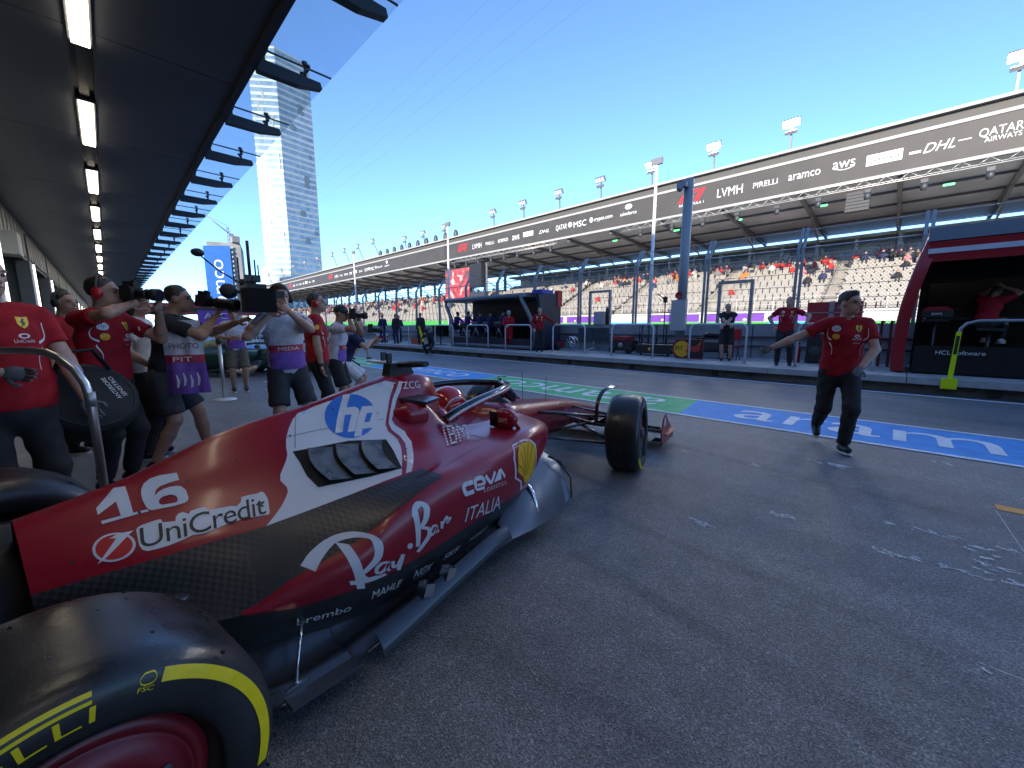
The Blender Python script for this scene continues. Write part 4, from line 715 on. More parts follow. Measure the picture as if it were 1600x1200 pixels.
# decal anchor points in car space (x, z), lower left, lower right, upper right, upper left
DEC = {'rayban': [(0.6417, 0.4103), (1.231, 0.1003), (1.2453, 0.5382), (0.6499, 0.7494)], 'italia': [(1.355, 0.389), (1.6866, 0.3215), (1.6561, 0.4253), (1.3531, 0.4697)], 'brembo': [(0.5937, 0.2615), (0.7743, 0.2317), (0.7739, 0.2687), (0.5918, 0.2968)], 'mahle': [(0.8551, 0.2422), (0.9974, 0.2179), (0.9961, 0.2618), (0.8546, 0.2859)], 'ngk': [(1.0739, 0.2097), (1.1853, 0.191), (1.1783, 0.2465), (1.0645, 0.2676)], 'ngk2': [(1.0888, 0.183), (1.1978, 0.1653), (1.1984, 0.1818), (1.0895, 0.1987)], 'skf': [(1.2601, 0.2045), (1.3781, 0.1888), (1.3635, 0.2458), (1.2572, 0.2504)], 'vista': [(1.4657, 0.1924), (1.638, 0.1847), (1.6197, 0.2352), (1.4561, 0.2375)], 'white': [(1.4623, 1.0368), (1.3445, 1.0161), (1.2005, 0.9843), (1.0557, 0.9573), (0.936, 0.9321), (0.8985, 0.9098), (0.8618, 0.8778), (0.8298, 0.8442), (0.8111, 0.8148), (0.7992, 0.7876), (0.7812, 0.7671), (0.7546, 0.7444), (0.7333, 0.7262), (0.7216, 0.7091), (0.7249, 0.698), (0.7281, 0.6871), (0.7226, 0.674), (0.7052, 0.6594), (0.679, 0.6413), (0.6404, 0.6191), (0.5977, 0.5973), (0.6928, 0.6067), (0.8056, 0.6198), (0.9401, 0.637), (1.0571, 0.6512), (1.1437, 0.6591), (1.186, 0.6808), (1.2836, 0.7254), (1.3284, 0.7633), (1.3138, 0.7959), (1.3193, 0.8198), (1.3874, 0.8875), (1.475, 0.9745), (1.5233, 1.0173)], 'stripe1': [(1.5344, 1.0273), (1.5576, 1.0252), (1.5101, 0.9706), (1.418, 0.883), (1.3678, 0.8371), (1.3684, 0.8108), (1.4009, 0.7726), (1.3802, 0.7314), (1.2905, 0.6976), (1.1925, 0.6623), (1.163, 0.6604), (1.2625, 0.7022), (1.3322, 0.7331), (1.3473, 0.7594), (1.3287, 0.7931), (1.3352, 0.8233), (1.3949, 0.8864), (1.4752, 0.9672)], 'stripe2': [(1.4988, 1.0159), (1.5318, 1.0239), (1.4752, 0.9672), (1.3949, 0.8864), (1.3352, 0.8233), (1.3287, 0.7931), (1.3473, 0.7594), (1.3322, 0.7331), (1.2625, 0.7022), (1.163, 0.6604), (1.1437, 0.6591), (1.243, 0.7055), (1.2923, 0.731), (1.3144, 0.7604), (1.3011, 0.7923), (1.3144, 0.8238), (1.3799, 0.8887), (1.46, 0.9761)], 'louver': [(0.823, 0.7929), (1.0753, 0.7907), (1.2526, 0.7644), (1.2289, 0.7236), (1.1735, 0.6745), (1.0305, 0.6688), (0.8258, 0.6673), (0.8156, 0.7045), (0.8248, 0.7542)], 'seam1': [(0.7717, 0.8417), (0.9857, 0.8519), (1.3253, 0.8475)], 'seam2': [(0.9246, 0.9281), (0.841, 0.8044)], 'shy': [(1.8695, 0.6558), (1.8292, 0.6107), (1.8148, 0.5105), (1.8955, 0.4514), (1.9313, 0.3929), (1.98, 0.4013), (2.0262, 0.4333), (2.0404, 0.4815), (2.0468, 0.5405), (2.0581, 0.5796), (2.0319, 0.6238), (1.9765, 0.6536)], 'shw': [(1.8133, 0.6624), (1.778, 0.5968), (1.7862, 0.478), (1.8733, 0.421), (1.8909, 0.3595), (1.9365, 0.364), (2.0005, 0.3797), (2.0729, 0.4013), (2.081, 0.4673), (2.0674, 0.5685), (2.0585, 0.6168), (2.0038, 0.6568), (1.9306, 0.6707)], 'shr': [(1.8203, 0.6578), (1.7932, 0.5907), (1.8053, 0.4773), (1.8872, 0.4266), (1.9088, 0.3704), (1.9383, 0.3769), (1.982, 0.396), (2.0459, 0.4168), (2.064, 0.4778), (2.0571, 0.5715), (2.0384, 0.616), (1.9916, 0.6519), (1.9206, 0.6641)], 'rib0': [(1.9039, 0.4506), (1.8699, 0.5104), (1.8251, 0.5468)], 'rib1': [(1.9134, 0.4515), (1.882, 0.5451), (1.8622, 0.6094)], 'rib2': [(1.9231, 0.4524), (1.9052, 0.5602), (1.9125, 0.6384)], 'rib3': [(1.9329, 0.4532), (1.9324, 0.5622), (1.9631, 0.6452)], 'rib4': [(1.9429, 0.454), (1.964, 0.5508), (2.0153, 0.6281)], 'one': [(0.2065, 0.7347), (0.2053, 0.7175), (0.2561, 0.7416), (0.2552, 0.7022), (0.2855, 0.7015), (0.2923, 0.7761), (0.2637, 0.7756)], 'oneline': [(0.2075, 0.7002), (0.2079, 0.692), (0.3234, 0.6984), (0.3217, 0.704), (0.286, 0.7031)], 'six': [(0.4335, 0.792), (0.4314, 0.77), (0.4007, 0.7663), (0.3753, 0.7609), (0.3619, 0.7531), (0.3515, 0.7366), (0.3666, 0.7465), (0.3817, 0.7518), (0.3994, 0.7543), (0.4163, 0.7539), (0.4288, 0.7506), (0.4372, 0.7363), (0.4345, 0.7132), (0.4283, 0.7053), (0.4192, 0.7018), (0.3911, 0.6987), (0.3331, 0.699), (0.3263, 0.7019), (0.3214, 0.7105), (0.319, 0.731), (0.3215, 0.7485), (0.3272, 0.7617), (0.3391, 0.7757), (0.3596, 0.7868), (0.3878, 0.7922)], 'sixhole': [(0.3565, 0.7189), (0.3633, 0.7266), (0.3739, 0.7307), (0.391, 0.732), (0.4015, 0.7286), (0.4061, 0.7231), (0.4057, 0.7138), (0.4012, 0.7085), (0.3946, 0.707), (0.3621, 0.7078), (0.3564, 0.7116)], 'uback': [(0.2765, 0.6596), (0.2821, 0.6644), (0.2926, 0.6676), (0.3152, 0.6705), (0.3346, 0.6724), (0.3436, 0.6714), (0.3436, 0.6636), (0.3748, 0.661), (0.3805, 0.6704), (0.391, 0.6771), (0.4034, 0.6789), (0.4143, 0.671), (0.4246, 0.6779), (0.4462, 0.6799), (0.4668, 0.679), (0.4692, 0.6695), (0.501, 0.6695), (0.537, 0.6673), (0.5494, 0.6639), (0.5675, 0.6719), (0.5769, 0.6847), (0.5988, 0.6858), (0.6244, 0.6852), (0.6445, 0.6881), (0.6497, 0.6824), (0.6488, 0.6644), (0.63, 0.6287), (0.6227, 0.6238), (0.5871, 0.6258), (0.5467, 0.6287), (0.5112, 0.6263), (0.4772, 0.6245), (0.4537, 0.6202), (0.4219, 0.6181), (0.3969, 0.6208), (0.3683, 0.615), (0.3351, 0.6105), (0.3043, 0.6087), (0.281, 0.6088), (0.2713, 0.6146), (0.2687, 0.6262)], 'hpc': [(1.2931, 0.8671), (1.2796, 0.8521), (1.2629, 0.8384), (1.2432, 0.8264), (1.2215, 0.8164), (1.1987, 0.8083), (1.1755, 0.8023), (1.1525, 0.7984), (1.1305, 0.7965), (1.1098, 0.7966), (1.0909, 0.7987), (1.074, 0.8028), (1.0593, 0.8088), (1.0473, 0.8165), (1.0378, 0.8258), (1.0313, 0.8365), (1.0279, 0.8484), (1.0275, 0.8613), (1.0301, 0.875), (1.0353, 0.8893), (1.0433, 0.9038), (1.054, 0.9183), (1.0672, 0.9323), (1.083, 0.9454), (1.1009, 0.9573), (1.1208, 0.9676), (1.142, 0.9761), (1.164, 0.9826), (1.186, 0.9868), (1.2075, 0.9886), (1.2282, 0.9878), (1.2476, 0.9843), (1.2655, 0.9781), (1.2811, 0.9694), (1.294, 0.9584), (1.3037, 0.9454), (1.3097, 0.9308), (1.3118, 0.9152), (1.3096, 0.8991), (1.3032, 0.8829)], 'h1': [(1.1883, 0.9868), (1.226, 0.9872), (1.0756, 0.827), (1.0393, 0.8282)], 'h2': [(1.1597, 0.9273), (1.2164, 0.924), (1.2246, 0.9099), (1.2167, 0.894), (1.1331, 0.8212), (1.0965, 0.8223), (1.173, 0.8919), (1.1326, 0.895)], 'p1': [(1.2495, 0.921), (1.2901, 0.9186), (1.1478, 0.7984), (1.111, 0.7999)], 'p2': [(1.2781, 0.9201), (1.3247, 0.9155), (1.3326, 0.9025), (1.3231, 0.8846), (1.2659, 0.8334), (1.2333, 0.8199), (1.1484, 0.8263), (1.1765, 0.8507), (1.2371, 0.8479), (1.2825, 0.8846), (1.2451, 0.8871)], 'cv1': [(1.408, 0.5845), (1.3634, 0.589), (1.3457, 0.5877), (1.3385, 0.5825), (1.3385, 0.5699), (1.3453, 0.5484), (1.3541, 0.543), (1.4063, 0.5382)], 'cv2': [(1.4296, 0.5557), (1.4822, 0.5504), (1.4882, 0.5676), (1.4796, 0.5817), (1.4684, 0.5872), (1.4394, 0.5907), (1.4254, 0.5863), (1.4219, 0.5778), (1.4251, 0.5517), (1.4383, 0.5408), (1.4863, 0.5346)], 'cv3': [(1.5076, 0.5865), (1.5211, 0.5621), (1.5434, 0.5339)], 'cv4': [(1.5434, 0.5339), (1.5666, 0.5579), (1.5883, 0.5833)], 'cv5': [(1.5689, 0.5306), (1.5873, 0.5512), (1.6242, 0.5835), (1.6384, 0.5818), (1.6374, 0.5566), (1.6392, 0.526)], 'cv6': [(1.6384, 0.5818), (1.6541, 0.5556), (1.6737, 0.5261)], 'louverq': [(0.8258, 0.6673), (1.1735, 0.6745), (1.2526, 0.7644), (0.823, 0.7929)], 'unic': [(0.2711, 0.6164), (0.6196, 0.6271), (0.6417, 0.6776), (0.2817, 0.6608)], 'ucirc': [(0.16, 0.6046), (0.2514, 0.5998), (0.2735, 0.6595), (0.1764, 0.6694)], 'logis': [(1.4822, 0.5061), (1.6944, 0.4772), (1.6846, 0.5001), (1.4831, 0.5267)], 'zcg': [(1.5374, 0.9824), (1.6644, 0.9751), (1.6707, 1.0177), (1.5512, 1.0221)], 'ibm': [(1.5023, -0.5088), (1.6669, -0.5263), (1.8919, -0.2939), (1.6687, -0.3063)], 'seam3': [(1.3092, -0.6621), (1.5824, -0.6311), (1.9418, -0.6189)]}

def bilin(q, x, y): return tuple((1-x)*(1-y)*q[0][i]+x*(1-y)*q[1][i]+x*y*q[2][i]+(1-x)*y*q[3][i] for i in (0, 1))
def wrap_pts(P, off, bvh, side=-1):
    out = []
    for x, z in P:
        if side == 0:   # from above, (x, y)
            h = bvh.ray_cast(Vector((x, z, 3.)), Vector((0, 0, -1))); out.append(h[0]+Vector((0, 0, off)) if h[0] is not None else None); continue
        h = bvh.ray_cast(Vector((x, side*3., z)), Vector((0, -side, 0)))
        out.append(h[0]+(h[1] if h[1].y*side > 0 else -h[1])*off if h[0] is not None else None)
    return out
def decal(name, loops, quad, m, off=.0022, step=.02, parent=None, bvh=None, side=-1, unitize=True):
    """printed shape laid on the bodywork: loops -> (x,z) in car space -> onto the skin from the side"""
    if quad is not None:
        u = unit(loops)[0] if unitize else loops; loops = [[bilin(quad, *p) for p in l] for l in u]
    v, f = fill(loops, step); P = wrap_pts(v, off, bvh or BVH, side); b = MB(); ok = [p is not None for p in P]
    b.add([p if p is not None else (0, 0, -9) for p in P], [tuple(t) for t in f if all(ok[i] for i in t)], 0, True)
    return b.build(name, m, parent or CAR)
def word(s, bold=0., shear=0., sp=1.): return text_loops(s, 1., bold, shear, sp)
if DEC:
    D_ = DEC
    wp = decal('white_panel', [D_['white']], None, CWHITE, .0012, .03)
    decal('white_panel', [D_['stripe1']], None, CWHITE, .0014, .02); decal('white_panel', [D_['stripe2']], None, RED, .0026, .02)
    HPB = mat('logo_blue', (.01, .16, .55), .4)
    decal('round_logo', [D_['hpc']], None, HPB, .0024, .02)
    for k in ('h1', 'h2', 'p1', 'p2'): decal('logo_letters', [D_[k]], None, CWHITE, .0036+.0002*(k[1] == '2'), .02)
    decal('race_number', [D_['one']], None, CWHITE, .0022, .02); decal('race_number', [D_['oneline']], None, CWHITE, .0022, .02); decal('race_number', [D_['six'], D_['sixhole']], None, CWHITE, .0022, .02)
    DKT = mat('print_black', (.02, .022, .025), .5)
    decal('sponsor_outline', [D_['uback']], None, CWHITE, .0022, .02)
    decal('sponsor_lettering', word('UniCredit', .028, .08, .93), D_['unic'], DKT, .0040, .015)
    decal('sponsor_badge', [circle(.5, .5, .5)], D_['ucirc'], CWHITE, .0024, .02); decal('sponsor_badge', [circle(.5, .5, .43)], D_['ucirc'], mat('badge_red', (.5, .01, .02), .4), .0034, .02, unitize=False)
    decal('sponsor_badge', [[(.10, .0), (.26, .12), (.86, .86), (.97, .98), (.60, .93), (.40, .80), (.56, .78)]], D_['ucirc'], CWHITE, .0046, .02, unitize=False)
    def sx(P): return [((460+.2125*x-495)/209, (920-750-.2125*y)/135) for x, y in P]
    SCR = [([(165, 690), (230, 600), (330, 500), (440, 437), (520, 425), (545, 470), (530, 560), (470, 640), (425, 685)], [45, 38, 26, 30, 40, 45, 40, 30, 24]), ([(372, 500), (398, 620), (435, 800)], [44, 50, 42]), ([(360, 755), (470, 735), (605, 688)], [40, 36, 22]), ([(425, 680), (470, 720), (540, 705)], [24, 30, 30]),
           ([(615, 592), (560, 600), (528, 640), (535, 675), (575, 665), (603, 625), (618, 592), (608, 640), (632, 660)], [22]*9), ([(648, 585), (655, 632), (688, 622), (712, 565)], [22]*4), ([(722, 535), (716, 600), (706, 662)], [30, 28, 26]),
           ([(828, 230), (836, 350), (846, 482)], [36, 36, 30]), ([(812, 270), (835, 215), (880, 180), (922, 200), (905, 280), (862, 340)], [22, 30, 38, 42, 36, 24]), ([(862, 342), (930, 350), (942, 400), (905, 460), (855, 525)], [22, 32, 36, 34, 26]),
           ([(1012, 328), (975, 330), (950, 372), (957, 402), (990, 382), (1015, 335), (1010, 375), (1038, 365)], [19]*8), ([(1055, 298), (1066, 352)], [22, 22]), ([(1066, 322), (1100, 266), (1116, 280), (1116, 310), (1148, 268)], [18]*5)]
    for k, (p_, w_) in enumerate(SCR): decal('script_lettering', [stroke(sx(p_), [v*.2125/165 for v in w_], 6)], D_['rayban'], CWHITE, .0022+.00012*k, .02, unitize=False)
    decal('script_lettering', [circle(*sx([(775, 475)])[0], .024, .036)], D_['rayban'], CWHITE, .0024, .02, unitize=False)
    for k, w_ in (('cv1', .022), ('cv2', .021), ('cv3', .019), ('cv4', .019), ('cv6', .016)): decal('sponsor_lettering', [stroke(D_[k], w_, 5)], None, CWHITE, .0022+.0002*int(k[2]), .02)
    decal('sponsor_lettering', [D_['cv5']], None, CWHITE, .0034, .02)
    decal('sponsor_lettering', word('LOGISTICS', .0, 0, 1.25), D_['logis'], CWHITE, .0022, .015); decal('sponsor_lettering', word('ITALIA', .01, .1), D_['italia'], CWHITE, .0022, .015)
    def ibm():
        S = []
        for L in word('IBM', .03): S.append(L)
        return S
    u, _ = unit(ibm()); vI = []
    for k in range(7):
        y0, y1 = k/7+.02, (k+1)/7-.035; ym = (y0+y1)/2; xs = sorted(sum([[p[0]+(q[0]-p[0])*(ym-p[1])/(q[1]-p[1]) for p, q in zip(l, l[1:]+l[:1]) if (p[1] > ym) != (q[1] > ym)] for l in u], []))
        for a, c in zip(xs[::2], xs[1::2]): vI.append(rect(a, y0, c, y1))
    decal('sponsor_lettering', vI, D_['ibm'], LOGO_W, .007, .012, unitize=False, side=0)
    # shell shaped badge
    decal('shell_badge', [D_['shw']], None, CWHITE, .0016, .02); decal('shell_badge', [D_['shr']], None, RED, .0026, .02); decal('shell_badge', [D_['shy']], None, mat('badge_yellow', (.83, .42, .01), .4), .0036, .015)
    for k in range(5): decal('badge_rib', [stroke(D_['rib%d' % k], [.003, .005, .006], 5)], None, mat('badge_rib', (.22, .08, .01), .5), .0046, .02)
    decal('lettering', word('ZCG', .0), D_['zcg'], LOGO_W, .002, .01)
    for nm, s, bd, sh in (('brembo', 'brembo', .03, 0), ('mahle', 'MAHLE', .03, 0), ('ngk', 'NGK', .04, .15), ('skf', 'SKF', .05, 0), ('vista', 'VISTAJET', .02, .15)):
        decal('sponsor_lettering', word(s, bd, sh), D_[nm], LOGO_W, .0022, .015)
    decal('sponsor_lettering', word('SPARK PLUGS', .01), D_['ngk2'], LOGO_W, .0022, .015)
    decal('panel_seam', [stroke(D_['seam3'], .002, 6)], None, mat('seam_dark', (.09, .06, .07), .6), .0030, .03, side=0)
    for k in ('seam1', 'seam2'): decal('panel_seam', [stroke(D_[k], .0018, 6)], None, mat('seam_dark', (.09, .06, .07), .6), .0030, .03)
    decal('louvre_recess', [D_['louver']], None, mat('recess_black', (.004, .004, .005), .8), .003, .02)
    # louvre blades: curved carbon vanes standing out of the flank
    lq = D_['louverq']; HEAT = mat('blade_carbon', (.13, .125, .115), .3, .4, noise=(14, .5, .12))
    for k in range(3):
        a0, a1 = .13+k*.28, .13+(k+1)*.28-.03; Gd = []
        for i in range(9):
            s = i/8; x = a0+(a1-a0)*s; row = wrap_pts([bilin(lq, x-.10*math.sin(math.pi*v/8)*.5, .03+.94*v/8) for v in range(9)], .006+.018*(1-s), BVH); Gd.append(row)
        if all(p is not None for r in Gd for p in r):
            m_ = MB(); m_.grid(Gd, flip=True); m_.grid([[p-Vector((0, -.004, .002)) for p in r] for r in Gd]); m_.build('louvre_blade', HEAT, CAR)
# small fasteners and a sensor on the skin
if DEC:
    FAS = mat('fastener', (.05, .05, .055), .4, .5)
    for k, (x, z) in enumerate(((.45, .76), (.62, .80), (.85, .85), (.85, .70), (.62, .65), (1.12, .70), (1.30, .72), (1.48, .74), (1.30, .88), (1.10, .93), (.30, .70), (.12, .62), (1.75, .70), (1.9, .62), (2.0, .56), (1.2, .40), (1.0, .38), (1.55, .40))):
        decal('fastener', [circle(x, z, .0045, n=8)], None, FAS, .0028, None)
    for k, xs in enumerate(((.48, .40, .56), (1.34, .36, .62))):
        decal('panel_seam', [stroke([(xs[0], xs[1]), (xs[0]+.02, (xs[1]+xs[2])/2), (xs[0]+.03, xs[2])], .0018, 5)], None, mat('seam_dark', (.09, .06, .07), .6), .0028, .03)
# ---- wheels
TYRE = mat('tyre_rubber', (.020, .0205, .023), .36, 0, .5, noise=(5, .5, .16), bump=(120, .25, .002)); TYB = mat('tyre_sidewall', (.011, .0112, .013), .5); YEL = mat('tyre_yellow', (.80, .60, .01), .5)
def tyre_prof(w):
    h = w/2; return [(.235, -h+.02), (.255, -h+.004), (.285, -h), (.315, -h+.004), (.338, -h+.016), (.352, -h+.038), (.358, -h+.07), (.36, -h+.12), (.36, h-.12), (.358, h-.07), (.352, h-.038), (.338, h-.016), (.315, h-.004), (.285, h), (.255, h-.004), (.235, h-.02)]
def side_y(r, w):   # outer (right hand) sidewall position
    P = tyre_prof(w)[:6]; return float(np.interp(r, [p[0] for p in P], [p[1] for p in P]))
def arc_shape(name, loops, w, m, parent, off=.0022, step=None):
    """loops in (angle, radius) laid on the sidewall facing -y"""
    v, f = fill(loops, step or .03); b = MB(); b.add([(r*math.cos(a), side_y(r, w)-off, r*math.sin(a)) for a, r in v], [tuple(t) for t in f], 0, True); return b.build(name, m, parent)
def wheel(name, w, cover):
    t = bpy.data.objects.new(name, None); COL.objects.link(t); t.parent = CAR
    m = MB(); m.lathe([(r, h) for r, h in tyre_prof(w)], axis='y', n=72); m.build('tyre', TYRE, t)
    m = MB(); h = w/2; m.lathe([(.237, -h+.012), (.243, -h+.03), (.228, -h+.05), (.215, -h+.065)], axis='y', n=48); m.lathe([(.237, h-.012), (.243, h-.03), (.2, h-.08), (.001, h-.1)], axis='y', n=48); m.build('rim', mat('rim_dark', (.06, .065, .06), .3, .6), t)
    m = MB(); m.lathe([(.216, -h+.06), (.205, -h+.048), (.190, -h+.045), (.188, -h+.050), (.180, -h+.050), (.178, -h+.042), (.10, -h+.03), (.098, -h+.036), (.09, -h+.036), (.088, -h+.03), (.06, -h+.028), (.001, -h+.028)], axis='y', n=48); m.build('wheel_cover', cover, t)
    m = MB(); m.lathe([(.055, -h+.02), (.05, -h+.005), (.03, -h+.0), (.001, -h+.0)], axis='y', n=16); m.build('wheel_nut', DGREY, t)
    return t
def tyre_print(t, w, a_txt, a_yel):
    u, asp = unit(text_loops('PIRELLI', 1, .06, .0, 1.06)); span = math.radians(52); a0 = math.radians(a_txt)
    # letters run clockwise when seen from outside (-y side, x to the right)
    def al(x, y): return (a0-x*span, .274+y*.030)
    arc_shape('tyre_lettering', [[al(*p) for p in l] for l in u], w, YEL, t)
    arc_shape('tyre_stripe', [[(a0-(.02+.96*k/20)*span, .3090) for k in range(21)]+[(a0-(.98-.96*k/20)*span, .3160) for k in range(21)]], w, YEL, t)
    arc_shape('tyre_stripe', [[(a0-(.16+.82*k/20)*span, .3215) for k in range(21)]+[(a0-(.98-.82*k/20)*span, .3300) for k in range(21)]], w, YEL, t)
    s0, s1 = [math.radians(v) for v in a_yel]
    arc_shape('tyre_stripe', [[(s0+(s1-s0)*k/40, .331) for k in range(41)]+[(s1+(s0-s1)*k/40, .3065) for k in range(41)]], w, YEL, t)
    tr = [stroke([(s0+.10, .327), (s0+.055, .328), (s0+.035, .318), (s0+.055, .309), (s0+.10, .309), (s0+.12, .318), (s0+.10, .327)], .003, 3)]; arc_shape('tyre_emblem', tr, w, YEL, t)
    u, asp = unit(text_loops('FSC', 1, .02)); arc_shape('tyre_emblem', [[(s0+.12-x*.085, .296+y*.009) for x, y in l] for l in u], w, YEL, t)
RIMC = mat('wheel_cover_red', (.20, .008, .018), .35, noise=(6, .2, .1))
rw = wheel('rear_wheel', .405, RIMC); rw.location = (0, -.7975, .36); tyre_print(rw, .405, 132.5, (62.5, -18))
bits = MB()
for k in range(90):
    a_ = rng.uniform(0, 6.28); y_ = rng.uniform(-.19, .19); r_ = .3585-.004*(abs(y_) > .13); s_ = rng.uniform(.0012, .0032); bits.box((r_*math.cos(a_), y_, r_*math.sin(a_)), (s_*2, s_*2.5, s_*2), Matrix.Rotation(rng.uniform(0, 3), 3, 'Y'))
tag(bits.build('rubber_crumbs', TYB, rw), kind='stuff')
for k in range(5):
    a_ = k*2*math.pi/5+.3; m = MB(); m.lathe([(.001, -.175), (.009, -.175), (.012, -.172)], (.14*math.cos(a_), 0, .14*math.sin(a_)), 'y', 10); m.build('cover_bolt', DGREY, rw)
rl = wheel('rear_wheel', .405, RIMC); rl.location = (0, .7975, .36); rl.rotation_euler = (0, 0, math.pi)
fw_ = wheel('front_wheel', .305, RIMC); fw_.location = (3.6, -.845, .36); fw_.rotation_euler = (R(-2.2), 0, R(9.0)); tyre_print(fw_, .305, 60, (-10, -150))
fl_ = wheel('front_wheel', .305, RIMC); fl_.location = (3.6, .845, .36); fl_.rotation_euler = (R(2.2), 0, R(9.0)+math.pi)
# front wheel winglet (hoop over the tyre) and brake duct
for s in (-1, 1):
    m = MB(); P = catmull(np.array([(3.30, s*.665, .50), (3.33, s*.66, .66), (3.45, s*.665, .76), (3.62, s*.70, .785), (3.78, s*.72, .765)]), 6); m.grid([[Vector(p), Vector(p)+Vector((0, -s*.035, .006))] for p in P]); m.grid([[Vector(p)+Vector((0, 0, -.006)), Vector(p)+Vector((0, -s*.035, .0))] for p in P], flip=True); m.build('wheel_winglet', CARBG, CAR)
    m = MB(); m.lathe([(.001, 0), (.17, 0), (.18, .04), (.15, .09), (.10, .11), (.001, .11)], (3.6, s*.70-.05*s if s > 0 else s*.70-.06, .36), 'y', 20); m.build('brake_duct', DARKC, CAR)
    for a, c, r in (((2.95, .22, .60), (3.55, .66, .50), .018), ((3.85, .15, .50), (3.62, .66, .50), .018), ((2.85, .23, .40), (3.5, .66, .25), .017), ((3.95, .14, .30), (3.62, .66, .25), .017), ((3.15, .20, .36), (3.58, .64, .47), .014), ((3.35, .19, .52), (3.48, .64, .42), .013)):
        m = MB(); m.tube([(a[0], s*a[1], a[2]), (c[0], s*c[1], c[2])], r*1.8, 10, flat=.42); m.build('suspension_arm', CARBG if r < .0175 else RED if False else CARBG, CAR)
    for a, c, r in (((.55, .25, .45), (.02, .6, .48), .03), ((-.25, .12, .42), (-.02, .6, .46), .03), ((.6, .25, .22), (.02, .6, .24), .028), ((-.25, .12, .2), (-.03, .6, .22), .028)):
        m = MB(); m.tube([(a[0], s*a[1], a[2]), (c[0], s*c[1], c[2])], r*1.5, 10, flat=.42); m.build('suspension_arm', CARBG, CAR)
    m = MB(); m.lathe([(.001, 0), (.2, 0), (.21, .05), (.12, .12), (.001, .12)], (0, s*.60-(.06 if s < 0 else .06), .36), 'y', 20); m.build('brake_duct', DARKC, CAR)
# ---- floor
FS = []
for x, e, ze, zi in ((.30, .62, .17, .20), (.46, .745, .135, .20), (.70, .755, .10, .19), (.74, .757, .10, .19), (1.0, .762, .112, .19), (1.3, .772, .13, .185), (1.6, .79, .145, .18), (1.8, .80, .14, .18), (2.05, .80, .11, .18), (2.3, .78, .09, .16)):
    FS.append([(x, -.0, .07), (x, -.40, zi), (x, -e+.22, zi+.015), (x, -e+.14, ze+.035), (x, -e+.09, ze+.018), (x, -e+.05, ze+.03), (x, -e+.01, ze+.004), (x, -e, ze)])
GF = loft(FS, 5, 4); GB = GF.copy(); GB[..., 2] -= .012
fl = MB(); fl.grid(GF); fl.grid(GB, flip=True); fl.grid(np.stack([GF[:, -1], GB[:, -1]], 1)); g2 = GF.copy(); g2[..., 1] *= -1; g3 = GB.copy(); g3[..., 1] *= -1; fl.grid(g2, flip=True); fl.grid(g3); FLOOR = fl.build('floor', CARBG, CAR)
EDGE = mat('edge_silver', (.55, .57, .60), .3, .6)
for s in (-1, 1):
    P = [Vector((p[0], s*(-p[1])+s*.003, p[2]-.004)) for p in GF[5:, -1]]; m = MB(); m.tube(P[:9], .0035, 5); m.tube(P[11:], .003, 5); m.build('floor_edge', EDGE, CAR)
    m = MB(); Gw = [[(x, s*(.772+.022*k-.02*(x-1.)), z+dz) for k, dz in ((0, .062), (1, .05), (2, .022), (2.4, .0))] for x, z in ((.80, .105), (.95, .115), (1.15, .135), (1.35, .15), (1.55, .165), (1.7, .16))]
    m.grid(loft(Gw, 5, 4), flip=(s > 0)); g_ = loft(Gw, 5, 4); g_[..., 2] -= .008; m.grid(g_, flip=(s < 0)); m.build('floor_edge_wing', mat('edge_carbon', (.05, .055, .065), .25, .3), CAR)
    for x in (1.07, 1.21):
        m = MB(); m.box((x, s*.775, .20), (.055, .05, .055), Matrix.Rotation(R(25), 3, 'Y')); m.tube([(x-.03, s*.80, .15), (x+.01, s*.80, .145), (x+.04, s*.79, .16)], .007, 6); m.build('floor_bracket', CHROME, CAR)
    m = MB(); m.tube([(.62, s*.60, .30), (.52, s*.72, .15)], .006, 6); m.box((.52, s*.72, .145), (.07, .02, .012)); m.build('floor_stay', CHROME, CAR)
    m = MB(); m.box((.60, s*.74, .115), (.26, .11, .014), Matrix.Rotation(R(8), 3, 'Y')); m.build('floor_plate', mat('plate_grey', (.07, .08, .095), .3, .3), CAR)
    # leading-edge shell of the floor, curling up in front of the side pod
    W = [[(1.72, .70, .20), (1.72, .77, .17), (1.70, .81, .15)], [(1.95, .62, .30), (1.95, .76, .21), (1.95, .83, .12)], [(2.20, .56, .39), (2.20, .72, .25), (2.18, .83, .10)], [(2.40, .52, .43), (2.42, .69, .30), (2.38, .815, .10)], [(2.52, .50, .42), (2.53, .66, .33), (2.46, .80, .16)]]
    Gs = loft([[(x, s*y, z) for x, y, z in r] for r in W], 6, 6); Gt = Gs.copy(); Gt[..., 1] -= s*.012; Gt[..., 2] -= .008; m = MB(); m.grid(Gs, flip=(s > 0)); m.grid(Gt, flip=(s < 0)); m.grid(np.stack([Gs[:, -1], Gt[:, -1]], 1)); m.grid(np.stack([Gs[-1], Gt[-1]], 1)); m.build('floor_shell', SILC, CAR)
    m = MB(); m.tube([(2.10, s*.63, .345), (2.09, s*.715, .26), (2.03, s*.79, .175)], [.012, .02, .012], 8, flat=.5); m.build('shell_slot', CHROME, CAR)
    m = MB(); m.tube([(2.45, s*.62, .40), (2.5, s*.7, .36), (2.52, s*.78, .24), (2.45, s*.82, .12)], .008, 6); m.build('shell_fin', CARBG, CAR)
    m = MB(); m.tube([(2.6, s*.28, .48), (2.55, s*.72, .30)], .008, 6); m.build('stay_rod', CARBG, CAR)
# plank
m = MB(); m.bbox((.3, -.15, .04), (3.2, .15, .075)); m.build('plank', DARKC, CAR)
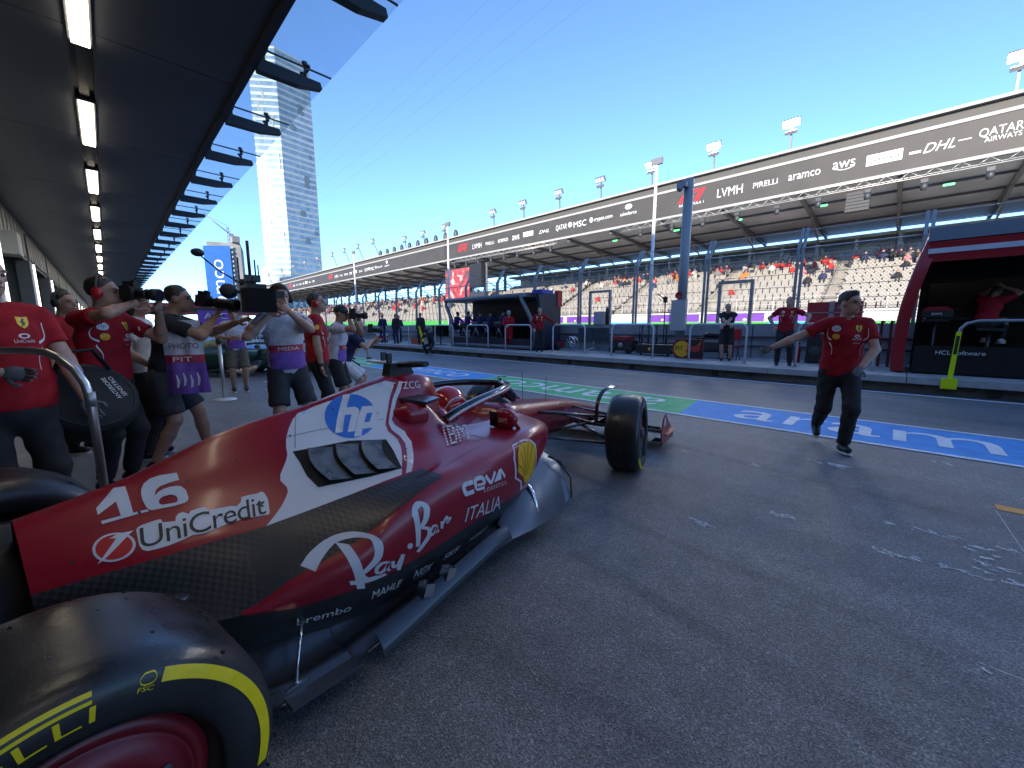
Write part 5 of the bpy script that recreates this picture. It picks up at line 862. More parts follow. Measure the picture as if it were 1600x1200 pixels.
# ---- mirrors, halo, camera, intake horns
HALO = mat('halo_black', (.02, .021, .024), .16, .3, coat=.5)
for s in (-1, 1):
    m = MB(); m.ell((2.02, s*.535, .76), (.05, .095, .07), 16, 10); m.build('mirror', RED, CAR); m = MB(); m.box((1.972, s*.475, .76), (.008, .055, .095)); m.build('mirror_glass', BLACKG, CAR)
    u_, _ = unit(text_loops('aws', 1, .03)); flat_sign('mirror_lettering', u_, lambda a, c: Vector((1.966, s*.555+.035-a*.07, .745+c*.03)), LOGO_W, CAR)
    m = MB(); m.tube([(2.04, s*.44, .74), (2.06, s*.42, .70)], .012, 6, flat=2.); m.tube([(2.03, s*.60, .75), (2.05, s*.63, .69)], .014, 6); m.build('mirror_stalk', RED, CAR)
    m = MB(); P = catmull(np.array([(1.40, s*.15, .84), (1.47, s*.19, .845), (1.53, s*.21, .842), (1.585, s*.215, .835)]), 5); rr = np.interp(np.linspace(0, 1, len(P)), [0, .4, 1], [.03, .075, .068]); m.tube(P, list(rr), 18, caps=False); m.build('intake_horn', RED, CAR)
    m = MB(); m.lathe([(.001, 1.57), (.060, 1.57), (.066, 1.587)], (0, s*.215, .835), 'x', 18); m.build('horn_hole', mat('intake_grey', (.12, .13, .13), .4, .4), CAR)
    m = MB(); V = [(1.45, s*.06, .945), (1.62, s*.07, .945), (1.69, s*.27, .925), (1.55, s*.30, .92)]; m.add([Vector(v) for v in V]+[Vector(v)-Vector((0, 0, .016)) for v in V], [(0, 1, 2, 3), (7, 6, 5, 4), (0, 4, 5, 1), (1, 5, 6, 2), (2, 6, 7, 3), (3, 7, 4, 0)]); m.build('winglet', CARBG, CAR)
hp_ = [(1.70, .30, .785), (1.80, .325, .83), (2.0, .335, .872), (2.25, .31, .893), (2.48, .22, .893), (2.63, .10, .882), (2.68, 0, .878)]
P = catmull(np.array(hp_+[(x, -y, z) for x, y, z in hp_[::-1][1:]]), 6); m = MB(); m.tube(P, .030, 14, flat=.8); HALO_O = m.build('halo', HALO, CAR)
m = MB(); m.tube(catmull(np.array([(2.67, 0, .872), (2.78, 0, .80), (2.90, 0, .70)]), 5), [.034]*11, 12, flat=1.6); m.build('halo_pillar', HALO, CAR)
for s in (-1, 1):
    Q = [p for p in P if p[1]*s > .03]; Q = [Vector(p)+Vector((0, s*.011, -.012)) for p in Q]; m = MB(); m.tube(Q, .025, 12, flat=.8); m.build('halo_fairing', RED, CAR)
    Q2 = [p+Vector((0, s*.021, .010)) for p in Q]; m = MB(); m.tube(Q2, .009, 6); m.build('halo_stripe', CWHITE, CAR)
# camera pod
m = MB(); m.prism([(1.50, 1.05), (1.70, 1.06), (1.66, 1.135), (1.52, 1.135)], -.035, .035, lambda x, z, y: (x, y, z)); CP = m.build('camera_pod', BLACK, CAR)
m = MB(); m.tube([(1.60, -.03, 1.125), (1.61, -.12, 1.13), (1.62, -.235, 1.135)], [.03, .034, .028], 12, flat=.62); m.build('pod_wing', BLACK, CP)
m = MB(); m.tube([(1.60, .03, 1.125), (1.60, .15, 1.13), (1.60, .30, 1.13)], [.03, .036, .02], 12, flat=.35); m.build('pod_wing', CWHITE, CP)
for x, y in ((1.55, .02), (1.60, .14)): m = MB(); m.box((x, y, 1.165), (.035, .012, .06)); m.build('pod_fin', BLACK, CP)
m = MB(); m.tube([(3.05, .0, .66), (3.05, 0, .95)], .003, 5); m.build('antenna', DGREY, CAR); m = MB(); m.tube([(3.45, -.03, .61), (3.45, -.03, .86)], .003, 5); m.build('antenna', DGREY, CAR)
# headrest + driver's helmet
m = MB(); m.ell((1.80, 0, .76), (.12, .22, .09)); m.build('headrest', RED, CAR)
m = MB(); m.ell((2.62, 0, .70), (.10, .17, .07), 16, 8); m.build('dash_cover', DARKC, CAR)
m = MB(); m.tube([(2.45, -.14, .66), (2.47, 0, .70), (2.45, .14, .66)], .02, 8); m.build('steering_wheel', BLACK, CAR)
DRV = thing('person', 'driver in a red racing helmet sitting in the car cockpit', 'person', (0, 0, 0))
cw = Matrix.LocRotScale(CAR.location, CAR.rotation_euler, None)
DRV.location = cw @ Vector((2.0, 0, .3)); DRV.rotation_euler = CAR.rotation_euler; HC = Vector((.02, -.02, .495))
m = MB(); m.tube([(0, 0, -.05), (-.03, 0, .2), (-.02, 0, .33)], [.14, .19, .07], 16, flat=.8); m.tube([(-.02, -.17, .22), (.12, -.24, .15), (.42, -.14, .35)], [.07, .055, .04], 10); m.tube([(-.02, .17, .22), (.12, .24, .15), (.42, .14, .35)], [.07, .055, .04], 10); m.build('race_suit', mat('suit_red', (.38, .01, .015), .7), DRV)
m = MB(); m.ell(HC, (.150, .128, .138), 32, 20); HEL = m.build('helmet', mat('helmet_red', (.52, .012, .016), .16, coat=.6), DRV)
hb = BVHTree.FromPolygons([v.co.copy() for v in HEL.data.vertices], [list(p.vertices) for p in HEL.data.polygons])
def on_helmet(name, loops, x0, x1, z0, z1, m):
    u = [[(x0+(x1-x0)*a, z0+(z1-z0)*c) for a, c in l] for l in unit(loops)[0]]; return decal(name, u, None, m, .002, .012, HEL, hb)
on_helmet('helmet_number', word('16', .04), HC.x-.115, HC.x+.02, HC.z-.10, HC.z-.045, LOGO_W)
on_helmet('helmet_stripe', [stroke([(0, .0), (.4, .5), (1, .55), (1.5, .2)], .05, 6)], HC.x-.13, HC.x+.10, HC.z-.02, HC.z+.07, LOGO_W)
m = MB(); m.ell(HC+Vector((.035, 0, .01)), (.121, .119, .055), 24, 12); m.build('visor', BLACKG, HEL)
# ---- front wing
m = MB()
for k, (x, z, c) in enumerate(((4.72, .10, .16), (4.58, .135, .12), (4.47, .185, .10), (4.38, .24, .08))):
    Gq = [[(x+c/2, y, z-.012-.02*(abs(y) < .3)), (x, y, z+.012), (x-c/2, y, z+.03)] for y in np.linspace(-.96, .96, 13)]; m.grid(Gq, flip=True); m.grid([[(p[0], p[1], p[2]-.01) for p in r] for r in Gq])
m.build('front_wing', CARBG, CAR)
for s in (-1, 1):
    m = MB(); pr = [(4.86, .06), (4.34, .06), (4.30, .20), (4.36, .36), (4.46, .40), (4.70, .22), (4.86, .12)]; m.prism(pr, s*.985, s*.997, lambda x, z, y: (x, y, z)); ep = m.build('endplate', RED, CAR)
    m = MB(); m.prism([(4.38, .27), (4.46, .27), (4.45, .36), (4.39, .35)], s*.9975, s*.9985, lambda x, z, y: (x, y, z)); m.build('endplate_print', CWHITE, ep)
    m = MB(); m.grid([[(x, s*(.995+.0), .20+.0), (x, s*1.06, .20)] for x in (4.32, 4.5, 4.7)]); m.grid([[(x, s*.995, .19), (x, s*1.06, .19)] for x in (4.32, 4.5, 4.7)], flip=True); m.build('dive_plane', RED, ep)
    m = MB(); m.box((4.42, s*.93, .09), (.16, .1, .02)); m.build('endplate_foot', CHROME, ep)
m = MB(); m.bbox((4.55, -.06, .12), (4.75, .06, .24)); m.build('wing_pylon', RED, CAR)
# ---- rear wing, gearbox, tail light (behind the picture's left edge)
m = MB(); m.tube([(.05, 0, .45), (-.35, 0, .40), (-.62, 0, .38)], [.2, .13, .07], 14); m.build('gearbox', DARKC, CAR)
m = MB(); m.tube([(-.1, 0, .52), (-.5, 0, .56)], [.07, .06], 14, caps=False); m.build('exhaust', mat('exhaust_metal', (.2, .17, .14), .35, .9), CAR)
m = MB()
for x, z, c in ((-.62, .80, .26), (-.80, .90, .16)): m.grid([[(x+c/2, y, z-.02), (x, y, z), (x-c/2, y, z+.05)] for y in np.linspace(-.47, .47, 7)], flip=True); m.grid([[(x+c/2, y, z-.03), (x, y, z-.012), (x-c/2, y, z+.04)] for y in np.linspace(-.47, .47, 7)])
m.build('rear_wing', CARBG, CAR)
for s in (-1, 1): m = MB(); m.prism([(-.42, .3), (-.40, .82), (-.60, .93), (-.92, .93), (-.88, .45), (-.75, .3)], s*.475, s*.49, lambda x, z, y: (x, y, z)); m.build('rear_endplate', RED, CAR)
m = MB(); m.box((-.66, 0, .34), (.04, .10, .12)); m.build('rain_light', mat('rain_light', (.25, .01, .01), .3), CAR)
# ------------------------------------------------------------------ people: smooth bodies grown from limb volumes
def surfnet(f, lo, hi, h):
    ax = [np.arange(l-2*h, u+2.5*h, h) for l, u in zip(lo, hi)]; n = [len(a) for a in ax]
    P = np.stack(np.meshgrid(*ax, indexing='ij'), -1).reshape(-1, 3); V = f(P).reshape(n)
    c = [k-1 for k in n]; acc = np.zeros((*c, 3)); cnt = np.zeros(c); sl = lambda o: tuple(slice(o[i], o[i]+c[i]) for i in range(3))
    offs = [(i, j, k) for i in (0, 1) for j in (0, 1) for k in (0, 1)]
    for a in offs:
        for d in range(3):
            if a[d]: continue
            b = list(a); b[d] = 1; va = V[sl(a)]; vb = V[sl(b)]; m = (va < 0) != (vb < 0); t = np.where(m, va/(va-vb+1e-12), 0)
            for e in range(3): acc[..., e] += m*(a[e]+(t if e == d else 0))
            cnt += m
    act = cnt > 0; idx = -np.ones(c, int); idx[act] = np.arange(act.sum()); ijk = np.argwhere(act); verts = np.array([ax[e][0] for e in range(3)])+(ijk+acc[act]/cnt[act][:, None])*h
    faces = []
    for d in range(3):
        e1, e2 = (d+1) % 3, (d+2) % 3; s0 = [slice(0, k) for k in n]; s1 = list(s0); s0[d] = slice(0, n[d]-1); s1[d] = slice(1, n[d])
        for e in (e1, e2): s0[e] = slice(1, n[e]-1); s1[e] = slice(1, n[e]-1)
        A = V[tuple(s0)] < 0; B = V[tuple(s1)] < 0; ch = np.argwhere(A != B); 
        if not len(ch): continue
        flip = A[tuple(ch.T)]; base = ch.copy(); base[:, e1] += 1; base[:, e2] += 1
        q = []
        for o1, o2 in ((-1, -1), (0, -1), (0, 0), (-1, 0)):
            w = base.copy(); w[:, e1] += o1; w[:, e2] += o2; q.append(idx[tuple(w.T)])
        q = np.stack(q, 1); q[~flip] = q[~flip][:, ::-1]; faces.append(q)
    return verts, np.concatenate(faces)
def rc(a, b, ra, rb, fl=None, cut0=None, cut1=None):
    """tapered limb from a to b; fl = (axis vector, factor) squashes it; cut0/cut1 trim its ends flat at that fraction"""
    return ('c', np.array(a, float), np.array(b, float), ra, rb, fl, cut0, cut1)
def el(c, r, M=None): return ('e', np.array(c, float), np.array(r, float), M)
def prim_d(p, P):
    if p[0] == 'c':
        _, a, b, ra, rb, fl, c0, c1 = p; Q = P-a; ba = b-a; sc_ = 1.
        if fl is not None:
            n = np.array(fl[0], float); n = n/np.linalg.norm(n); Q = Q+np.outer(Q@n, n)*(1/fl[1]-1); ba = ba+n*(ba@n)*(1/fl[1]-1); sc_ = fl[1]
        L2 = ba@ba; tt = Q@ba/L2; t = np.clip(tt, 0, 1); d = np.linalg.norm(Q-t[:, None]*ba, axis=1)-(ra+t*(rb-ra)); d = d*(sc_ if sc_ < 1 else 1)
        L = math.sqrt(L2)
        if c0 is not None: d = np.maximum(d, (c0-tt)*L)
        if c1 is not None: d = np.maximum(d, (tt-c1)*L)
        return d
    _, c, r, M = p; Q = P-c
    if M is not None: Q = Q@M
    k0 = np.linalg.norm(Q/r, axis=1); k1 = np.linalg.norm(Q/(r*r), axis=1)+1e-9; return k0*(k0-1)/k1
def bounds(prims, pad=.03):
    lo = np.full(3, 9e9); hi = -lo
    for p in prims:
        if p[0] == 'c': m = max(p[3], p[4])+pad; pts = (p[1], p[2])
        else: m = max(p[2])+pad; pts = (p[1],)
        for q in pts: lo = np.minimum(lo, q-m); hi = np.maximum(hi, q+m)
    return lo, hi
def blob(prims, vox, k=.03, sub=(), planes=(), wrinkle=0., seed=0, wf=1.):
    """smooth union of prims, minus sub, kept on the negative side of planes [(point, normal)]"""
    lo, hi = bounds(prims, .01)
    ph = np.random.default_rng(seed).uniform(0, 6, 6)
    def f(P):
        d = None
        for p in prims:
            e = prim_d(p, P)
            if d is None: d = e
            else: h = np.clip(.5+.5*(e-d)/k, 0, 1); d = e*(1-h)+d*h-k*h*(1-h)
        if wrinkle: P0 = P; P = P*wf; d = d+wrinkle*(np.sin(P[:, 2]*34+P[:, 0]*23+ph[0])*np.sin(P[:, 1]*27-P[:, 2]*15+ph[1])+.6*np.sin(P[:, 0]*55+P[:, 2]*42+ph[2])); P = P0
        for p in sub:
            e = -prim_d(p, P); h = np.clip(.5-.5*(e-d)/.008, 0, 1); d = np.maximum(d, e)
        for q, n in planes: d = np.maximum(d, (P-np.array(q))@np.array(n))
        return d
    return surfnet(f, lo, hi, vox)
def blob_obj(name, prims, vox, m, parent, **kw):
    v, f = blob(prims, vox, **kw); b = MB(); b.add(v, [tuple(q) for q in f], 0, True); return b.build(name, m, parent)
def ik(a, b, l1, l2, hint):
    a = np.array(a, float); b = np.array(b, float); d = b-a; L = np.linalg.norm(d); L2 = min(L, (l1+l2)*.998); d = d/L; b = a+d*L2
    x = (l1*l1-l2*l2+L2*L2)/(2*L2); h = math.sqrt(max(0, l1*l1-x*x)); n = np.array(hint, float); n = n-d*(n@d); n = n/(np.linalg.norm(n)+1e-9); return a+d*x+n*h, b
def rotm(yaw=0, pitch=0, roll=0): return np.array(Matrix.Rotation(yaw, 3, 'Z') @ Matrix.Rotation(pitch, 3, 'X') @ Matrix.Rotation(roll, 3, 'Y'))
SKINS = {'fair': (.52, .30, .22), 'tan': (.43, .24, .165), 'mid': (.34, .185, .125), 'dark': (.09, .05, .035)}
def fabric(name, c, r=.8): return mat('cloth_'+name, c, r, 0, .3, noise=(14, .18), bump=(26, .35, .01))
TEAM = fabric('team_red', (.36, .008, .016)); NAVY = fabric('navy', (.016, .024, .075)); BLK = fabric('black', (.024, .024, .027)); CHAR = fabric('charcoal', (.045, .047, .054)); BIBW = fabric('bib_white', (.56, .55, .62)); PURP = fabric('bib_purple', (.20, .09, .40)); GREENC = fabric('bib_green', (.02, .17, .06)); CAMO = fabric('khaki', (.13, .11, .09)); WCL = fabric('white', (.62, .62, .62)); REDSUIT = fabric('overall_red', (.50, .012, .02))
SHOE = mat('shoe_black', (.015, .015, .017), .5); SOLE = mat('shoe_sole', (.62, .62, .62), .6); HAIRB = mat('hair_brown', (.035, .022, .014), .55, noise=(60, .5), bump=(70, .6, .01)); HAIRD = mat('hair_dark', (.030, .023, .017), .5, noise=(60, .5), bump=(70, .6, .01)); HAIRG = mat('hair_grey', (.12, .115, .11), .6, noise=(60, .4), bump=(70, .6, .01))
GLOVE = mat('glove_grey', (.12, .12, .13), .7); EYE = mat('eye_dark', (.02, .014, .012), .3); LIP = mat('lips', (.30, .10, .09), .5); EARR = mat('ear_cup_red', (.55, .015, .02), .3)
def person(label, loc, heading, h=1.78, pelvis=(0, 0, .95), lean=(0, 0), twist=0, head=(0, 0), hands=None, elbows=None, feet=None, knees=None, shirt=TEAM, sleeve=.62, pants=BLK, pant=1., shoes=SHOE, skin='tan', hair='short', hairm=HAIRB, gloves=(None, None), vox=.013, fat=1., z=0., group=None, fingers=True, hem=None, extra=None):
    """local frame: x to the person's right, y forward. heading = clockwise from +Y. feet/hands: (right, left)"""
    s = h/1.80; T = thing('person', label, 'person', (loc[0], loc[1], z), -R(heading), group); T.scale = (s, s, s)
    SK = mat('skin_'+skin, SKINS[skin], .5, 0, .4, noise=(10, .1)); pl = np.array(pelvis, float)
    feet = feet or ((.11, 0, 0), (-.11, 0, 0)); knees = knees or ((.08, 1, 0), (-.08, 1, 0))
    M = rotm(R(twist), -R(lean[0]), R(lean[1])); up = M@np.array([0, 0, 1.]); rt = M@np.array([1., 0, 0]); fw = M@np.array([0, 1., 0]); MP = rotm(R(twist)*.3)
    ch = pl+up*.36; nk = pl+up*.545+fw*.0; sh = [pl+up*.485+rt*.185, pl+up*.485-rt*.185]
    hd = nk+up*.165+fw*.035; HM = M@rotm(R(head[0]), -R(head[1])); hr = HM@np.array([1., 0, 0]); hf = HM@np.array([0, 1., 0]); hu = HM@np.array([0, 0, 1.])
    hands = hands or ((.26, .04, .80), (-.26, .04, .80)); elbows = elbows or ((1, -.8, -.2), (-1, -.8, -.2))
    arm = []; 
    for i in (0, 1): e, w = ik(sh[i], hands[i], .295, .265, elbows[i]); arm.append((sh[i], e, w))
    leg = []
    for i in (0, 1):
        hp = pl+MP@np.array([.095*(1-2*i), 0, -.03]); an = np.array(feet[i][:3], float)+np.array([0, -.02, .095]); k_, a_ = ik(hp, an, .435, .42, knees[i]); leg.append((hp, k_, a_))
    flx = (fw, .66*min(1.25, fat))
    torso = [rc(pl+up*.02, pl+up*.14, .158*fat, .15*fat, flx), rc(pl+up*.14, ch, .15*fat, .168*fat**.5, flx), rc(ch, pl+up*.47, .168, .115, flx), rc(sh[0]-rt*.05, sh[1]+rt*.05, .072, .072)]
    # --- body with face
    hp_ = lambda x, y, z: hd+hr*x+hf*y+hu*z
    body = [el(hp_(0, -.012, .03), (.076, .094, .094), HM), el(hp_(0, .018, -.045), (.058, .072, .075), HM), rc(hp_(0, .05, -.085), hp_(0, .062, -.088), .03, .026), rc(hp_(0, .088, .015), hp_(0, .108, -.028), .011, .0165), rc(hp_(-.04, .077, .033), hp_(.04, .077, .033), .013, .013),
            rc(nk-up*.05, hp_(0, -.02, -.05), .06, .052), el(hp_(.078, -.008, -.005), (.01, .022, .034), HM), el(hp_(-.078, -.008, -.005), (.01, .022, .034), HM), rc(hp_(-.017, .089, -.062), hp_(.017, .089, -.062), .009, .009)]
    for i, (S_, e, w) in enumerate(arm): body += [rc(S_, e, .052, .043), rc(e, e+(w-e)*.3, .044, .044), rc(e+(w-e)*.3, w, .044, .028)]
    for i, (a, k_, n_) in enumerate(leg): body += [rc(a, k_, .085, .058), rc(k_, k_+(n_-k_)*.35, .056, .058), rc(k_+(n_-k_)*.35, n_, .058, .037)]
    body += [rc(pl, nk-up*.08, .12, .12, (fw, .6))]
    v, f = blob(body, vox, k=.018, sub=[el(hp_(.032, .09, .008), (.017, .013, .011), HM), el(hp_(-.032, .09, .008), (.017, .013, .011), HM)]); b = MB(); b.add(v, [tuple(q) for q in f], 0, True)
    for sx_ in (-1, 1): b.ell(hp_(.032*sx_, .079, .008), (.012, .008, .007), 8, 6, 1); b.tube([hp_(.018*sx_, .0885, .030), hp_(.034*sx_, .0865, .034), hp_(.052*sx_, .076, .030)], .004, 5, 2)
    b.tube([hp_(-.024, .092, -.060), hp_(0, .099, -.058), hp_(.024, .092, -.060)], [.003, .006, .003], 6, 3)
    for i, (S_, e, w) in enumerate(arm):   # palm and five fingers
        d = (w-e)/np.linalg.norm(w-e); side = np.cross(d, fw); side = side/(np.linalg.norm(side)+1e-6); pn = np.cross(side, d); gm = 4 if gloves[i] else 0
        c = w+d*.055; b.ell(c, (.044, .02, .055), 10, 8, gm, Matrix((Vector(side), Vector(pn), Vector(d))).transposed())
        if fingers:
            for j, (o, L) in enumerate(((-.031, .062), (-.011, .074), (.010, .07), (.030, .055))):
                p0 = c+side*o+d*.035; p1 = p0+d*L*.5+pn*.012; p2 = p1+d*L*.32+pn*.03; b.tube([p0, p1, p2], [.0105, .0095, .0075], 6, gm)
            sg = 1 if i == 0 else -1; p0 = c+side*.03*sg-d*.02; p1 = p0+side*.032*sg+d*.025+pn*.015; p2 = p1+d*.035+pn*.015; b.tube([p0, p1, p2], [.013, .011, .009], 6, gm)
    bo = b.build('body', [SK, EYE, hairm, LIP, gloves[0] or gloves[1] or GLOVE], T)
    # --- clothes
    shp = [rc(p[1], p[2], p[3]+.012, p[4]+.012, p[5]) for p in torso]+[rc(pl-up*.10, pl+up*.05, .162*fat, .166*fat, flx)]
    for S_, e, w in arm:
        if sleeve <= 1: shp.append(rc(S_, e, .066, .068, None, None, sleeve))
        else: shp += [rc(S_, e, .064, .054), rc(e, w, .054, .042, None, None, .97)]
    hz = hem if hem is not None else -.075
    shirt_o = blob_obj('shirt', shp, vox, shirt, T, k=.03, sub=[rc(nk-up*.012+fw*.005, nk+up*.2+fw*.02, .060, .09)], planes=[(pl+up*hz, -up)], wrinkle=.0036, seed=len(label))
    trp = [rc(pl+up*.06, pl-up*.04, .155*fat, .158*fat, (fw, .70*min(1.2, fat)))]
    for a, k_, n_ in leg:
        if pant >= 1: trp += [rc(a-up*.02, k_, .098, .075), rc(k_, n_, .075, .060, None, None, .97)]
        else: trp.append(rc(a-up*.02, k_, .102, .098, None, None, pant))
    blob_obj('shorts' if pant < 1 else 'trousers', trp, vox, pants, T, k=.03, planes=[(pl+up*.075, up)], wrinkle=.0032, seed=len(label)+1)
    for i, (a, k_, n_) in enumerate(leg):
        f_ = feet[i]; yaw = f_[3] if len(f_) > 3 else 0; pt = f_[4] if len(f_) > 4 else 0; FM = rotm(-R(yaw), R(pt)); fd = FM@np.array([0, 1., 0]); fu = FM@np.array([0, 0, 1.]); c0 = n_+fu*-.045
        so = blob_obj('shoe', [rc(c0-fd*.03, c0+fd*.13, .045, .036), rc(n_-fu*.02, c0+fd*.02, .047, .045)], max(vox, .012), shoes, T, k=.02, planes=[(c0-fu*.05, -fu)])
        m_ = MB(); m_.prism([(x*.046*(1 if y < .1 else .8), y) for x, y in ((-.9, -.07), (.9, -.07), (1, 0), (1, .1), (.8, .16), (0, .18), (-.8, .16), (-1, .1), (-1, 0))], -.062, -.042, lambda x, y, z_: Vector(c0)+Vector(FM@np.array([x, y, z_+.012]))); m_.build('sole', SOLE, so)
    # --- hair
    if hair:
        hm_ = []; pl_ = []
        if hair == 'short': prm = [el(hp_(0, -.02, .040), (.0805, .097, .094), HM)]; pl_ = [(hp_(0, .056, .075), (hf*.8-hu*.6)), (hp_(0, -.05, -.045), (-hu*.85+hf*.5))]
        elif hair == 'quiff': prm = [el(hp_(0, -.018, .044), (.081, .099, .096), HM), el(hp_(0, .035, .112), (.055, .045, .025), HM)]; pl_ = [(hp_(0, .066, .075), (hf*.8-hu*.6)), (hp_(0, -.05, -.045), (-hu*.85+hf*.5))]
        elif hair == 'bald': prm = [el(hp_(0, -.03, .005), (.083, .088, .07), HM)]; pl_ = [(hp_(0, -.02, .03), hf*.7+hu*.7), (hp_(0, -.05, -.05), (-hu*.85+hf*.5))]
        elif hair == 'long': prm = [el(hp_(0, -.02, .042), (.088, .104, .098), HM), rc(hp_(0, -.05, 0), hp_(0, -.075, -.2), .085, .06)]; pl_ = [(hp_(0, .055, .05), (hf*.93-hu*.37))]
        elif hair == 'cap': prm = [el(hp_(0, -.01, .052), (.090, .108, .088), HM), el(hp_(0, -.13, .015), (.06, .06, .012), HM)]; pl_ = [(hp_(0, 0, .01), -hu)]
        elif hair == 'hood': prm = [el(hp_(0, -.012, .01), (.092, .110, .125), HM)]; pl_ = [(hp_(0, .075, .02), hf)]
        blob_obj('cap' if hair == 'cap' else 'hair' if hair != 'hood' else 'hood', prm, min(vox, .014), hairm, T, k=.02, planes=pl_, wrinkle=.0012 if hair in ('cap', 'hood') else .0034, seed=3, wf=1. if hair in ('cap', 'hood') else 2.6)
    T['_s'] = s
    return T, dict(pl=pl, up=up, rt=rt, fw=fw, hd=hd, hp=hp_, HM=HM, hr=hr, hf=hf, hu=hu, arm=arm, leg=leg, sh=sh, nk=nk, shirt=shirt_o, ch=ch)
def bvh_of(o): return BVHTree.FromPolygons([v.co.copy() for v in o.data.vertices], [list(p.vertices) for p in o.data.polygons])
def on_cloth(T, J, name, loops, cx, cz, w, h, m, side='front', unitize=True, step=.02, off=.003, bv=None, about=None):
    """printed shape on the shirt: cx,cz measured from the chest centre, seen from the front, back or a side"""
    bv = bv or bvh_of(J['shirt']); fw = Vector(J['fw']); rt = Vector(J['rt']); up = Vector(J['up']); c = Vector(about if about is not None else J['ch'])
    if side == 'front': d, ux = fw, -rt
    elif side == 'back': d, ux = -fw, rt
    elif side == 'right': d, ux = rt, fw
    else: d, ux = -rt, -fw
    u = unit(loops)[0] if unitize else loops; v, f = fill([[((x-.5)*w, (y-.5)*h) for x, y in l] for l in u], step); V = []; ok = []
    for x, y in v:
        o = c+ux*(cx+x)+up*(cz+y)+d*.6; hh = bv.ray_cast(o, -d); ok.append(hh[0] is not None); V.append(hh[0]+d*off if hh[0] is not None else (0, 0, 0))
    b = MB(); b.add(V, [tuple(t) for t in f if all(ok[i] for i in t)]); return b.build(name, m, T)
SHIELD = [[(0, 1), (.5, .94), (1, 1), (.98, .45), (.8, .18), (.5, 0), (.2, .18), (.02, .45)]]
HORSE = [[(.35, .15), (.48, .35), (.42, .5), (.3, .55), (.45, .62), (.52, .82), (.62, .85), (.72, .72), (.62, .68), (.62, .5), (.78, .55), (.65, .38), (.6, .15), (.52, .3), (.45, .12)]]
def team_prints(T, J, front=True, lines=True):
    bv = bvh_of(J['shirt']); k = dict(bv=bv)
    if front:   # cx > 0 is the wearer's left (right in the picture)
        on_cloth(T, J, 'shirt_badge', SHIELD, .085, .085, .055, .07, GOLD, **k); on_cloth(T, J, 'badge_horse', HORSE, .085, .085, .032, .05, BLACK, off=.0045, **k)
        on_cloth(T, J, 'shirt_badge', [circle(0, 0, 1)], -.105, .085, .075, .065, LOGO_W, **k); on_cloth(T, J, 'badge_mark', text_loops('hp', 1, .02, .3), -.105, .085, .05, .042, mat('badge_blue', (.01, .16, .55), .5), off=.0045, **k)
        on_cloth(T, J, 'shirt_badge', [circle(0, 0, 1)], -.105, .0, .06, .058, mat('badge_amber', (.85, .38, .02), .5), **k)
        on_cloth(T, J, 'shirt_print', [circle(0, 0, 1, .5), circle(0, 0, .6, .28)], .075, .005, .05, .03, LOGO_W, **k); on_cloth(T, J, 'shirt_print', text_loops('UniCredit'), .075, -.025, .09, .02, LOGO_W, **k); on_cloth(T, J, 'shirt_print', text_loops('CEVA'), .075, -.07, .06, .012, LOGO_W, **k)
    if lines:
        for s in (1, -1):
            P = stroke([(0, 0), (.9, .25), (1., 1.)], .14, 5); on_cloth(T, J, 'shirt_piping', [[(x if s > 0 else 1-x, y) for x, y in P]], .155*s, .02, .035, .13, LOGO_W, **k)
            P = stroke([(0, 0), (.1, .6), (1., 1.)], .14, 5); on_cloth(T, J, 'shirt_piping', [[(x if s > 0 else 1-x, y) for x, y in P]], .135*s, -.13, .03, .14, LOGO_W, **k)
def collar(T, J, m):
    b = MB(); c = Vector(J['nk']); fw = Vector(J['fw']); rt = Vector(J['rt']); up = Vector(J['up']); G_ = []
    for i in range(17):
        a = -math.pi*.5-2.75+5.5*i/16; d = rt*math.cos(a)+fw*-math.sin(a) if False else rt*math.sin(2.75-5.5*i/16+math.pi)+fw*math.cos(2.75-5.5*i/16+math.pi)
        G_.append([c+d*.066-up*.035, c+d*.070+up*.018, c+d*.086-up*.03])
    b.grid(G_); b.grid(G_, flip=True); return b.build('collar', m, T)
def ear_muffs(T, J, m=EARR):
    hp_ = J['hp']; root = None
    for s in (1, -1):
        b = MB(); b.ell(hp_(.098*s, -.008, -.005), (.026, .038, .048), 12, 8, 0, Matrix(J['HM'].tolist())); o = b.build('ear_cup', m, T)
    b = MB(); b.tube([hp_(.10*math.cos(a), -.012, .005+.140*math.sin(a)) for a in np.linspace(0, math.pi, 13)], .011, 6); b.build('headband', BLACK, T)
def world_pt(T, p): return Matrix.LocRotScale(T.location, T.rotation_euler, T.scale) @ Vector(p)
LENSG = mat('lens_glass', (.02, .02, .035), .05, 0, .8)
